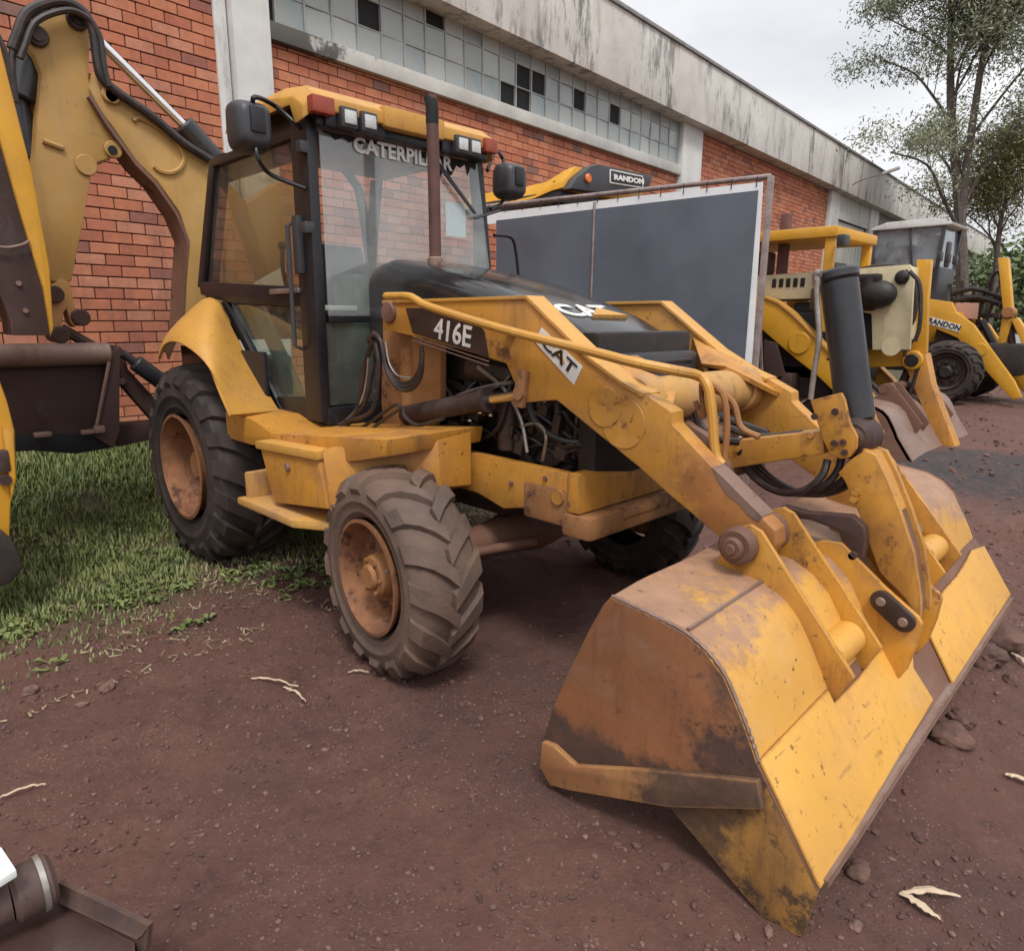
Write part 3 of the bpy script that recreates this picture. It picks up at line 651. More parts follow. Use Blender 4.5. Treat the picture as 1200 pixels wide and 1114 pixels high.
b = B(); b.box((-0.9, 0, 0.78), (1.9, 0.62, 0.3), bevel=0.02); b.box((-0.2, -0.36, 0.83), (1.2, 0.09, 0.2), bevel=0.01); b.box((-2.6, 0, 0.75), (0.9, 0.8, 0.4), bevel=0.02); b.done('chassis', 'dark_brown', M0)
bt = [(0.66, -0.485, 0.968), (0.66, -0.056, 0.932), (0.66, 0.17, 0.796), (0.66, -0.478, 0.797)]
xb = 0.66; zb0 = bt[3][2]; zb1 = bt[0][2]
b = B(); b.prism([(-0.47, zb1), (-0.36, zb1+0.0), (-0.10, zb1-0.04), (0.10, zb1-0.04), (0.36, zb1), (0.47, zb1), (0.47, zb0), (-0.47, zb0)], 'x', xb-0.07, xb, 0.01); b.done('front_crossmember', 'yellow_arm', M0)
b = B(); b.box((xb-0.01, 0, zb0-0.055), (0.16, 0.96, 0.10), bevel=0.02); b.box((xb+0.07, -0.3, zb0-0.05), (0.012, 0.05, 0.07), bevel=0.004); b.box((xb+0.07, 0.3, zb0-0.05), (0.012, 0.05, 0.07), bevel=0.004)
b.box((xb+0.07, 0, zb0-0.03), (0.014, 0.5, 0.03), bevel=0.004); b.box((xb-0.2, -0.40, zb0+0.01), (0.27, 0.13, 0.17), bevel=0.02); b.done('bumper', 'orange_rust', M0)

# --- engine bay seen below the arm: block, cross shafts, filters and belts
b = B(); b.box((-0.05, 0, 1.16), (1.05, 0.52, 0.56), bevel=0.03); b.box((-0.1, -0.27, 1.36), (0.6, 0.12, 0.14), bevel=0.03); b.done('engine_block', 'engine_dark', M0)
b = B(); b.cyl((0.10, -0.33, 0.98), (0.10, -0.33, 1.26), 0.055, n=18, bevel=0.01); b.cyl((-0.2, -0.31, 1.36), (0.12, -0.31, 1.33), 0.06, n=16, bevel=0.02); b.cyl((0.32, -0.30, 1.05), (0.32, -0.22, 1.05), 0.12, n=24); b.cyl((0.36, -0.30, 1.3), (0.36, -0.22, 1.3), 0.08, n=20)
for k in range(5): b.box((-0.35+k*0.13, -0.285, 1.24), (0.06, 0.05, 0.2), bevel=0.01)
b.box((-0.42, -0.30, 1.15), (0.1, 0.08, 0.26), bevel=0.01); b.done('engine_fitting', 'engine_metal', M0)
b = B(); b.tube([(0.22, -0.34, 1.36), (0.30, -0.37, 1.16), (0.46, -0.36, 1.08), (0.62, -0.3, 1.08)], 0.017); b.tube([(-0.4, -0.35, 1.3), (-0.2, -0.38, 1.18), (0.05, -0.36, 1.22), (0.2, -0.33, 1.4)], 0.014)
b.tube([(-0.1, -0.36, 1.0), (0.1, -0.4, 1.1), (0.16, -0.38, 1.3)], 0.012); b.tube([(0.40, -0.32, 1.34), (0.42, -0.34, 1.2), (0.43, -0.33, 1.02)], 0.02); b.tube([(0.5, -0.3, 1.3), (0.52, -0.33, 1.15), (0.5, -0.32, 1.0)], 0.012); b.done('engine_hose', 'hose', M0)
b = B(); b.tube([(-0.676, -0.4, 1.052), (-0.446, -0.4, 1.122), (-0.17, -0.4, 1.234), (0.046, -0.4, 1.292), (0.189, -0.4, 1.317)], 0.009, 8, 4); b.tube([(-0.138, -0.4, 1.203), (-0.044, -0.4, 1.244), (0.104, -0.4, 1.296), (0.177, -0.4, 1.348)], 0.006, 6, 4); b.tube([(0.226, -0.38, 1.114), (0.323, -0.38, 1.141), (0.386, -0.38, 1.094), (0.368, -0.38, 0.974)], 0.008, 6, 4); b.tube([(-0.065, -0.38, 1.373), (0.113, -0.38, 1.283), (0.226, -0.38, 1.154), (0.272, -0.38, 1)], 0.010, 6, 4); b.done('engine_line', 'steel_tube', M0)
b = B()
for (px, sx, sz) in zip([(-0.111, -0.34, 1.132), (0.001, -0.34, 1.168), (-0.275, -0.34, 1.067), (0.131, -0.34, 1.079), (0.2, -0.34, 1.026), (0.426, -0.34, 1.133), (0.455, -0.34, 1.02), (0.348, -0.34, 1.202)], (.06, .05, .08, .05, .05, .04, .06, .05), (.05, .06, .04, .07, .10, .12, .06, .05)): b.box(px, (sx, 0.06, sz), rz=0.1, ry=0.2, bevel=0.008)
for px in [(-0.114, -0.36, 1.159), (-0.027, -0.36, 1.151), (0.063, -0.36, 1.184), (-0.185, -0.36, 1.109), (0.196, -0.36, 1.06)]: b.cyl(px, (px[0], px[1]-0.02, px[2]), 0.016, n=8)
b.done_each('engine_fixture', 'engine_metal', M0)
b = B()
for px in [(-0.07, -0.36, 1.151), (0.01, -0.36, 1.146), (0.093, -0.36, 1.179), (-0.146, -0.36, 1.1)]: b.box(px, (0.022, 0.02, 0.016), rz=0.3, bevel=0.003)
b.done_each('clamp', 'chrome', M0)
er = random.Random(12); e0_ = [Vector(p) for p in [(-0.445, -0.31, 1.305), (-0.142, -0.31, 1.302), (0.099, -0.31, 1.298), (-0.415, -0.31, 1.08), (-0.144, -0.31, 1.065), (0.101, -0.31, 1.051), (0.322, -0.31, 1.118), (0.527, -0.31, 1.065), (0.217, -0.31, 0.942), (0.481, -0.31, 0.961), (0.623, -0.31, 1.04), (0.32, -0.31, 1.235)]]
b = B()
for k in range(14):
    a_, c_ = er.choice(e0_), er.choice(e0_)
    if (a_-c_).length < 0.08: continue
    m_ = (a_+c_)/2+Vector((er.gauss(0, .05), -0.03-0.03*er.random(), er.gauss(0, .07))); b.tube([a_, lerp(a_, m_, .6)+Vector((0, -.02, .02)), m_, lerp(m_, c_, .5), c_], 0.006+0.007*er.random(), 7, 4)
b.done_each('engine_cable', 'hose', M0)
b = B()
for k in range(16):
    p = er.choice(e0_)+Vector((er.gauss(0, .05), 0.01, er.gauss(0, .05)))
    if er.random() < .5: b.box(p, (0.03+.05*er.random(), 0.05, 0.03+.05*er.random()), ry=er.random(), bevel=0.006)
    else: b.cyl(p, p+Vector((er.gauss(0, .03), -0.03, er.gauss(0, .03))), 0.015+0.02*er.random(), n=12, bevel=0.004)
b.done_each('engine_fixture', 'engine_metal', M0)
b = B(); b.box((0.60, 0, 1.22), (0.10, 0.72, 0.66), bevel=0.02); b.done('radiator', 'engine_dark', M0)

# --- hood, one lofted skin with a rounded front edge
def hsec(x, zt, hw, zl, r):
    pts = [(-hw, zl)]
    for k in range(6):
        a = pi - k*pi/10; pts.append((-hw+r+r*cos(a), zt-r*0.8+r*0.8*sin(a)))
    pts += [(-y, z) for y, z in pts[::-1]]
    return [Vector((x, y, z + 0.02*(1-(y/hw)**2))) for y, z in pts]
secs = [hsec(-1.0, 1.90, 0.36, 1.5, 0.16), hsec(-0.86, 1.91, 0.38, 1.5, 0.14), hsec(-0.5, 1.85, 0.38, 1.5, 0.13), hsec(-0.1, 1.765, 0.375, 1.48, 0.12), hsec(0.2, 1.675, 0.37, 1.44, 0.11), hsec(0.42, 1.595, 0.36, 1.40, 0.10), hsec(0.56, 1.525, 0.35, 1.40, 0.09), hsec(0.62, 1.48, 0.34, 1.40, 0.06)]
b = B(); b.loft(secs, True, True); hood = b.done('hood', 'hood_black', M0, angle=50)
b = B(); b.box((0.655, 0, 1.34), (0.10, 0.70, 0.24), bevel=0.03); 
for k in range(6): b.box((0.708, 0, 1.26+k*0.032), (0.012, 0.56, 0.014), bevel=0.003)
b.done('grille', 'black_plastic', M0)
hp = lambda x, y: Vector((x, y, 1.60-(x-0.42)*0.37+0.022))
up_h = (hp(0.2, 0)-hp(0.6, 0)).normalized()
text('CAT', 'hood_lettering', 'white_print', hood, Vector((0.41, -0.26, 1.614)), (0, 1, 0), (-1, 0, 0.372), 0.15, 0.40, 0.003, bold=0.02)
b = B(); q = [Vector((0.415, -0.11, 1.617)), Vector((0.415, 0.16, 1.617)), Vector((0.325, 0.03, 1.652))]
b.loft([[p+Vector((0.002, 0, 0.005)) for p in q], [p+Vector((-0.002, 0, -0.012)) for p in q]]); b.done('hood_triangle', 'yellow_clean', hood)

# --- exhaust stack
e0 = [(-0.676, -0.12, 1.883)][0]; e1 = [(-0.722, -0.12, 2.75)][0]; ex = e0[0]-0.02
b = B(); b.tube([(ex, -0.12, e0[2]-0.08), (ex, -0.12, e0[2]+0.5), (ex-0.005, -0.12, e1[2]-0.12)], 0.033, 18, 2)
b.cyl((ex-0.005, -0.12, e1[2]-0.12), (ex-0.005, -0.12, e1[2]), 0.028, n=18); exh = b.done('exhaust_pipe', 'exhaust_rust', M0)
b = B(); b.cyl((ex, -0.12, e0[2]-0.05), (ex, -0.12, e0[2]+0.05), 0.043, n=18, bevel=0.008); b.box((ex+0.05, -0.12, e0[2]), (0.05, 0.03, 0.04), bevel=0.006); b.done('clamp', 'worn_steel', exh)
b = B(); b.tube([(ex-0.005, -0.12, e1[2]-0.14), (ex-0.005, -0.12, e1[2]-0.05), (ex-0.02, -0.12, e1[2]-0.005)], 0.0345, 18, 3); b.done('tip', 'dark_void', exh)

# --- loader arms
arm = [(-0.606, 1.681), (0.414, 1.689), (0.748, 1.455), (0.928, 1.363), (1.011, 1.335), (1.121, 1.284), (1.124, 1.242), (1.317, 1.091), (1.482, 0.973), (1.528, 0.94), (1.533, 0.889), (1.508, 0.842), (1.457, 0.817), (1.324, 0.881), (1.093, 1.007), (0.997, 1.065), (0.583, 1.28), (0.41, 1.254), (0.349, 1.322), (0.291, 1.413), (-0.268, 1.504), (-0.622, 1.544)]
def arm_ring(b, px, r, y0, y1): b.cyl((px[0], y0, px[1]), (px[0], y1, px[1]), r, n=36, bevel=0.002)
for sd in (-1, 1):
    b = B(); b.prism(arm, 'y', sd*0.54, sd*0.455, 0.008)
    c1 = [(0.829, 1.275)][0]; c2 = [(0.916, 1.222)][0]
    arm_ring(b, c1, 0.078, sd*0.535, sd*0.545); arm_ring(b, c2, 0.098, sd*0.5345, sd*0.5425)
    la = b.done('loader_arm', 'arm_paint', M0)
    tp = [(-0.605, 1.689), (0.414, 1.695), (0.748, 1.461), (0.927, 1.369), (1.007, 1.341)]
    b = B()     # top flange plate welded along the upper edge
    b.prism(tp+[(x-0.004, z-0.016) for x, z in tp[::-1]], 'y', sd*0.548, sd*0.44, 0.003); b.done('top_flange', 'yellow_clean', la)
    ws2 = [(1.242, 1.154), (1.317, 1.094), (1.409, 1.028), (1.481, 0.976)]
    ws2 = [(1.29, 1.111), (1.344, 1.075), (1.415, 1.023), (1.481, 0.976), (1.472, 0.956), (1.432, 0.974), (1.399, 1.006), (1.354, 1.027), (1.323, 1.063)]
    b = B(); b.prism([(x+0.0015, z+0.0015) for x, z in ws2[:4]]+ws2[4:], 'y', sd*0.5418, sd*0.4535, 0); b.done('worn_edge', 'worn_steel', la)
    pc = [(-0.549, 1.629)][0]; b = B(); b.cyl((pc[0], sd*0.56, pc[1]), (pc[0], sd*0.42, pc[1]), 0.055, n=24, bevel=0.006); b.done('pivot_pin', 'rust_steel', la)
    cc = [(0.395, 1.314)][0]; b = B(); b.box((cc[0], sd*0.552, cc[1]), (0.06, 0.03, 0.16), ry=0.15, bevel=0.01); b.cyl((cc[0], sd*0.575, cc[1]-0.02), (cc[0], sd*0.5, cc[1]-0.02), 0.028, n=16); b.done('cylinder_lug', 'orange_rust', la)
    if sd < 0: near_arm = la
    # lift cylinder
    a0 = [(-0.536, -0.5, 1.1)][0]; a1 = [(0.066, -0.5, 1.228)][0]; a2 = [(0.351, -0.5, 1.283)][0]
    f = lambda p: (p[0], sd*0.47, p[2])
    b = B(); b.cyl(f(a0), f(a1), 0.05, n=20, bevel=0.006); b.cyl(f(a1), (lerp(a1[0], a2[0], .12), sd*0.47, lerp(a1[2], a2[2], .12)), 0.056, n=20); lc = b.done('lift_cylinder', 'dark_brown', M0)
    b = B(); b.cyl(f(a1), f(a2), 0.024, n=16); b.done('piston_rod', 'chrome', lc)
# arm pivot tower behind the arm, near the cab
tw = [(-0.751, 1.657), (-0.506, 1.689), (-0.459, 1.486), (-0.272, 1.5), (-0.282, 1.198), (-0.335, 1.063), (-0.324, 0.977), (-0.785, 0.916), (-0.802, 1.153)]
for sd in (-1, 1):
    b = B(); b.prism(tw, 'y', sd*0.44, sd*0.40, 0.006)
    for q in [(-0.85, 1.144), (-0.756, 1.19), (-0.846, 1.202)]: b.cyl((q[0], sd*0.438, q[1]), (q[0], sd*0.452, q[1]), 0.012, n=6)
    b.done('arm_tower', 'orange_rust', M0)
b = B(); t0 = [(-0.491, -0.42, 1.174)][0]; b.cyl((t0[0]-0.06, -0.43, t0[2]-0.1), (t0[0]-0.06, -0.43, t0[2]+0.28), 0.05, n=20, bevel=0.01); b.done('accumulator', 'orange_rust', M0)
# model number panel
dec = [(-0.411, 1.65), (-0.249, 1.649), (0.113, 1.58), (0.157, 1.548), (0.184, 1.434), (-0.361, 1.531)]
b = B(); b.prism(dec, 'y', -0.5405, -0.5435, 0); dp = b.done('model_panel', 'decal_dark', near_arm, smooth=False)
tq = [(-0.196, -0.545, 1.51), (0.066, -0.545, 1.471), (-0.161, -0.545, 1.613)]
text('416E', 'model_number', 'white_print', near_arm, tq[0], Vector(tq[1])-Vector(tq[0]), Vector(tq[2])-Vector(tq[0]), 0.098, (Vector(tq[1])-Vector(tq[0])).length, 0.0012, bold=0.015)
ln = [(-0.355, -0.545, 1.527), (0.189, -0.545, 1.431)]
for k in range(2):
    b = B(); b.tube([Vector(ln[0])+Vector((0, 0, -0.014-0.018*k)), Vector(ln[1])+Vector((0, 0, -0.014-0.018*k))], 0.0035, 6, 1); b.done('trim_line', 'worn_steel', near_arm)
cq = [(0.497, 1.567), (0.716, 1.421), (0.675, 1.348), (0.46, 1.511)]
b = B(); b.prism(cq, 'y', -0.5405, -0.543, 0); cp = b.done('maker_panel', 'white_print', near_arm, smooth=False)
tq = [(0.494, -0.545, 1.502), (0.665, -0.545, 1.382), (0.521, -0.545, 1.547)]
text('CAT', 'maker_lettering', 'black_print', near_arm, tq[0], Vector(tq[1])-Vector(tq[0]), Vector(tq[2])-Vector(tq[0]), 0.05, (Vector(tq[1])-Vector(tq[0])).length, 0.001, bold=0.02)
ct = [(0.572, 1.474), (0.627, 1.426), (0.608, 1.485)]
b = B(); b.prism(ct, 'y', -0.5425, -0.5455, 0); b.done('maker_triangle', 'yellow_clean', near_arm, smooth=False)

# --- torque tube, gussets, yellow pressure pipe
tt = [(0.92, 0, 1.288)][0]
b = B(); b.cyl((tt[0]-0.03, -0.46, tt[2]), (tt[0]-0.03, 0.46, tt[2]), 0.092, n=32)
b.cyl((tt[0]-0.03, -0.455, tt[2]), (tt[0]-0.03, -0.36, tt[2]), 0.108, n=32, bevel=0.008); b.cyl((tt[0]-0.03, 0.455, tt[2]), (tt[0]-0.03, 0.36, tt[2]), 0.108, n=32, bevel=0.008); b.done('torque_tube', 'yellow_dusty', M0)
for sd in (-1, 1):
    b = B(); b.sheet([[(tt[0]-0.32, sd*0.452, tt[2]+0.21), (tt[0]-0.16, sd*0.30, tt[2]+0.10)], [(tt[0]-0.10, sd*0.452, tt[2]+0.12), (tt[0]-0.03, sd*0.26, tt[2]+0.09)], [(tt[0]+0.14, sd*0.452, tt[2]-0.03), (tt[0]+0.07, sd*0.30, tt[2]+0.04)]], 0.02)
    b.sheet([[(tt[0]-0.32, sd*0.452, tt[2]+0.21), (tt[0]-0.16, sd*0.30, tt[2]+0.09)], [(tt[0]-0.30, sd*0.452, tt[2]-0.02), (tt[0]-0.12, sd*0.30, tt[2]-0.02)]], 0.02)
    b.done('gusset', 'yellow_arm', M0)
pp = [(-0.496, -0.6, 1.707), (-0.314, -0.6, 1.703), (-0.243, -0.6, 1.683), (-0.141, -0.6, 1.651), (0.336, -0.6, 1.558), (0.791, -0.6, 1.487), (0.984, -0.6, 1.455)]
p2 = [(1.11, -0.52, 1.428)]; p3 = [(1.147, -0.42, 1.407), (1.187, -0.42, 1.374), (1.21, -0.42, 1.291), (1.235, -0.42, 1.14), (1.265, -0.42, 1.098)]
b = B(); b.tube(pp+p2+p3, 0.0185, 10, 4); hpipe = b.done('pressure_pipe', 'yellow_clean', M0)
b = B()
for q in (pp[4], pp[6]): b.box((q[0], -0.57, q[2]), (0.05, 0.06, 0.03), ry=0.35, bevel=0.006)
b.done_each('pipe_clip', 'orange_rust', hpipe)
b = B(); b.tube([(1.15, -0.4, 1.388), (1.234, -0.4, 1.352), (1.263, -0.4, 1.234), (1.261, -0.4, 1.095)], 0.012, 8); b.tube([(1.142, -0.36, 1.373), (1.254, -0.36, 1.32), (1.294, -0.36, 1.233), (1.366, -0.36, 1.205)], 0.012, 8); b.tube([(1.12, -0.38, 1.31), (1.156, -0.38, 1.251), (1.14, -0.38, 1.374), (1.185, -0.38, 1.316)], 0.010, 8); b.done('branch_pipe', 'orange_rust', hpipe)

# --- tilt linkage on the centre line
bar = [(1.066, 1.114), (1.485, 1.213), (1.499, 1.13), (1.145, 1.02), (1.073, 1.023)]
b = B(); b.prism(bar, 'y', -0.11, 0.09, 0.008)
for q in [(1.447, 1.192), (1.167, 1.103)]: b.cyl((q[0], -0.109, q[1]), (q[0], -0.122, q[1]), 0.012, n=6)
b.done('tilt_crossbar', 'yellow', M0)
b = B(); q = [(1.104, 1.017)][0]; b.cyl((q[0], -0.14, q[1]), (q[0], 0.1, q[1]), 0.05, n=22, bevel=0.006); b.box((q[0]-0.07, -0.06, q[1]-0.02), (0.16, 0.16, 0.12), bevel=0.02); b.box((q[0]-0.16, 0.0, q[1]+0.1), (0.2, 0.3, 0.14), ry=0.4, bevel=0.03); b.done('tilt_pivot', 'rust_steel', M0)
brk = [(1.434, 1.32), (1.537, 1.356), (1.551, 1.333), (1.577, 1.255), (1.607, 1.208), (1.609, 1.166), (1.593, 1.133), (1.562, 1.122), (1.522, 1.135), (1.493, 1.184), (1.47, 1.237)]
b = B(); b.prism(brk, 'y', -0.125, -0.10, 0.006); tbk = b.done('tilt_bracket', 'yellow', M0); b = B(); b.prism([(x+0.03, z) for x, z in brk], 'y', 0.05, 0.075, 0.006); b.done('tilt_bracket', 'yellow', M0)
b = B()
for q in [(1.536, 1.177), (1.565, 1.184), (1.574, 1.149), (1.458, 1.264), (1.527, 1.289)]: b.cyl((q[0], -0.124, q[1]), (q[0], -0.134, q[1]), 0.0125, n=6)
b.done_each('bolt', 'dark_brown', tbk)
c0 = [(1.557, 0, 1.25)][0]; c1 = [(1.436, 0, 1.78)][0]
b = B(); v0, v1 = Vector(c0), Vector(c1); b.cyl(v0, lerp(v0, v1, 0.93), 0.064, n=32, bevel=0.006); b.cyl(lerp(v0, v1, 0.93)+Vector((0, 0, 0)), v1, 0.069, n=32, bevel=0.008); tcy = b.done('tilt_cylinder', 'cylinder_black', M0)
b = B(); b.tube([(1.408, -0.1, 1.741), (1.41, -0.1, 1.692), (1.434, -0.1, 1.544), (1.43, -0.1, 1.438), (1.427, -0.1, 1.321)], 0.010, 10); b.tube([(1.41, -0.08, 1.765), (1.395, -0.08, 1.76), (1.399, -0.08, 1.722)], 0.014, 10); b.done('cylinder_line', 'steel_tube', tcy)
b = B(); q = [(1.576, 0, 1.211)][0]; b.cyl((q[0], -0.10, q[2]-0.02), (q[0], 0.12, q[2]-0.02), 0.045, n=24, bevel=0.008); b.cyl((q[0], -0.085, q[2]-0.02), (q[0], 0.045, q[2]-0.02), 0.075, n=24, bevel=0.02); b.done('lever_pin', 'dark_brown', M0)
lev = [(1.585, 1.052), (1.562, 1.073), (1.6, 1.129), (1.638, 1.165), (1.675, 1.155), (1.722, 1.078), (1.778, 0.966), (1.833, 0.839), (1.872, 0.69), (1.881, 0.615), (1.868, 0.617), (1.829, 0.674), (1.796, 0.702), (1.757, 0.729), (1.735, 0.752), (1.691, 0.842), (1.639, 0.956)]
for y0, y1 in ((-0.135, -0.105), (-0.02, 0.01)):
    b = B(); b.prism(lev, 'y', y0, y1, 0.006)
    for q in [(1.626, 0.991), (1.629, 1.016)]: b.cyl((q[0], y0+0.002, q[1]), (q[0], y0-0.008, q[1]), 0.016, n=6)
    b.done('tilt_lever', 'yellow', M0)
web = [(x-0.012, z) for x, z in lev[3:10]]
b = B(); b.sheet([[(x, -0.104, z), (x, -0.021, z)] for x, z in web[:4]], 0.014); b.done('lever_web', 'yellow_arm', M0)
b = B(); b.sheet([[(x-0.004, -0.104, z), (x-0.004, -0.021, z)] for x, z in web[3:]], 0.014); b.done('lever_web', 'rust_steel', M0)
lk = [(1.358, 0.903), (1.398, 0.931), (1.484, 0.922), (1.639, 0.942), (1.684, 0.908), (1.695, 0.868), (1.694, 0.802), (1.666, 0.776), (1.632, 0.796), (1.6, 0.877), (1.502, 0.894), (1.434, 0.889)]
b = B(); b.prism(lk, 'y', -0.18, -0.14, 0.008); q = [(1.662, 0.804)][0]; b.cyl((q[0], -0.182, q[1]), (q[0], -0.20, q[1]), 0.014, n=12); b.done('tilt_link', 'dark_brown', M0)
# coiled hoses under the crossbar
b = B()
for k in range(4):
    cx_, cz_ = [(1.339, 1.086)][0]; R = 0.15+0.02*k; y = -0.10+0.045*k
    b.tube([(cx_+R*1.25*cos(a)*0.9+0.01*k, y+0.03*sin(2*a), cz_+R*0.85*sin(a)+0.01*k) for a in [pi*0.95+i*(pi*1.1)/10 for i in range(11)]], 0.014, 8, 3)
b.tube([(0.947, -0.1, 1.273), (0.994, -0.1, 1.172), (1.086, -0.1, 1.13), (1.171, -0.1, 1.13)], 0.016, 8); b.tube([(1.048, 0, 1.167), (1.163, 0, 1.145), (1.252, 0, 1.149), (1.368, 0, 1.177)], 0.016, 8); b.tube([(1, 0.05, 1.193), (1.106, 0.05, 1.175), (1.211, 0.05, 1.152)], 0.016, 8)
b.done('hose_coil', 'hose', M0)

# --- front bucket, tipped forward so that its back faces the viewer
NP = [(1.282, 0.796), (1.365, 0.789), (1.453, 0.778), (1.53, 0.766), (1.6, 0.735), (1.658, 0.683), (1.706, 0.604), (1.742, 0.537), (1.766, 0.485), (1.95, 0.217)]
DY, DZ = 2.28, 0.10
def bk(p, t): return Vector((p[0], -1.08+DY*t, p[1]+DZ*t))
T = [0, 0.02, 0.06, 0.1, 0.14, 0.18, 0.22, 0.26, 0.31, 0.36, 0.42, 0.5, 0.58, 0.66, 0.75, 0.82, 0.88, 0.94, 0.98, 1.0]
wav = lambda i, t: Vector((0, 0, 0.012*noise.noise(Vector((t*7, i*0.7, 0))) if i == 0 else 0))
b = B(); b.sheet([[bk(p, t)+wav(i, t)+(Vector((0.5, 0, 0.8))*0.007*noise.noise(Vector((t*9, i*0.8, 3))) if 0 < i < 8 and 0.03 < t < 0.97 else Vector()) for t in T] for i, p in enumerate(NP[:9])], 0.022)
bkt = b.done('bucket', 'yellow_bucket_back', M0, angle=45)
b = B(); b.sheet([[bk(NP[8], t) for t in (0, .5, 1)], [bk(NP[9], t) for t in (0, .5, 1)]], 0.03); b.done('floor_plate', 'rust_steel', bkt, smooth=False)
# two raised wear plates with the notch between them
def plane_prism(b, P, up, h0, h1):
    b.loft([[Vector(p)+up*h0 for p in P], [Vector(p)+up*h1 for p in P]], True, True, 0.003)
nrm = (bk(NP[9], 0)-bk(NP[8], 0)).cross(bk(NP[8], 1)-bk(NP[8], 0)).normalized()
if nrm.x < 0: nrm = -nrm
w1 = [tuple(bk(NP[8], 0.004)), tuple(bk(NP[8], 0.20))]+[(1.789, -0.627, 0.472), (1.791, -0.433, 0.479), (1.786, -0.256, 0.494), (1.778, -0.149, 0.51), (1.791, -0.019, 0.497), (1.826, 0.019, 0.449), (1.858, -0.057, 0.398), (1.929, -0.04, 0.297), (1.949, -1.077, 0.22)]
w2 = [(1.801, 0.512, 0.508), (1.802, 0.72, 0.516), (1.794, 0.923, 0.537), (1.786, 1.046, 0.555), (1.802, 1.216, 0.539), (1.941, 1.19, 0.337), (1.944, 0.164, 0.284), (1.898, 0.179, 0.352), (1.845, 0.193, 0.429), (1.82, 0.304, 0.47)]
b = B(); plane_prism(b, w1, nrm, 0.001, 0.010); b.done('wear_plate', 'yellow_bucket', bkt)
b = B(); plane_prism(b, w2, nrm, 0.001, 0.010); b.done('wear_plate', 'yellow_bucket', bkt)
nd = (bk(NP[9], 0)-bk(NP[8], 0)).normalized()
b = B()   # cutting edge returning under the floor plate
e = [NP[9], (NP[9][0]-0.10, NP[9][1]-0.005), (NP[9][0]-0.2, NP[9][1]+0.06)]
b.sheet([[bk(e[0], t)+nrm*0.017 for t in (.012, .5, .988)], [bk(e[0], t)+nd*0.012+nrm*0.012 for t in (.012, .5, .988)], [bk(e[1], t) for t in (.012, .5, .988)], [bk(e[2], t) for t in (.012, .5, .988)]], 0.02); b.done('cutting_edge', 'worn_steel', bkt)
EP = [(1.018, 0.106), (1.024, 0.192), (1.067, 0.341), (1.123, 0.476), (1.207, 0.665), (1.258, 0.766)]
end = EP+[(p[0], p[1]) for p in NP[:9]]+[(1.784, 0.457), (1.797, 0.363), (1.523, 0.215), (1.15, 0.07), (1.063, 0.043)]
endt = [(1.797, 0.363), (1.784, 0.457), (1.95, 0.217), (1.928, 0.059), (1.851, 0.029), (1.827, 0.041), (1.523, 0.215)]
for t, y0, y1 in ((0, -1.081, -1.055), (1, 1.175, 1.201)):
    b = B(); b.prism([(x, z+DZ*t) for x, z in end], 'y', y0, y1, 0.004); ep = b.done('end_plate', 'bucket_end', bkt)
    b = B(); b.prism([(x, z+DZ*t) for x, z in endt], 'y', y0+0.001, y1-0.001, 0.003); b.done('end_wedge', 'bucket_tip', bkt)
    sc_ = [(1.042, 0.21), (1.092, 0.218), (1.185, 0.191), (1.516, 0.341), (1.783, 0.452), (1.805, 0.379), (1.534, 0.233), (1.166, 0.089), (1.08, 0.062), (1.032, 0.11)]
    yy = (y0-0.024, y0-0.001) if t == 0 else (y1+0.001, y1+0.024)
    b = B(); b.prism([(x, z+DZ*t) for x, z in sc_], 'y', yy[0], yy[1], 0.006); b.done('side_cutter', 'side_cutter', bkt)
# welded seam bead on the back sheet
b = B(); b.tube([bk(NP[3], 0.01)+Vector((0.002, 0, 0.003)), bk(NP[3], 0.1)+Vector((0.003, 0, 0.004)), bk(NP[3], 0.215)+Vector((0.002, 0, 0.003))], 0.006, 6, 2); b.done('weld_bead', 'worn_steel', bkt)
b = B(); b.tube([bk(p, 0.003)+Vector((0.003, 0, 0.003)) for p in NP[:9]], lambda t: 0.006+0.002*sin(t*160), 6, 6); b.done('end_weld', 'worn_steel', bkt)
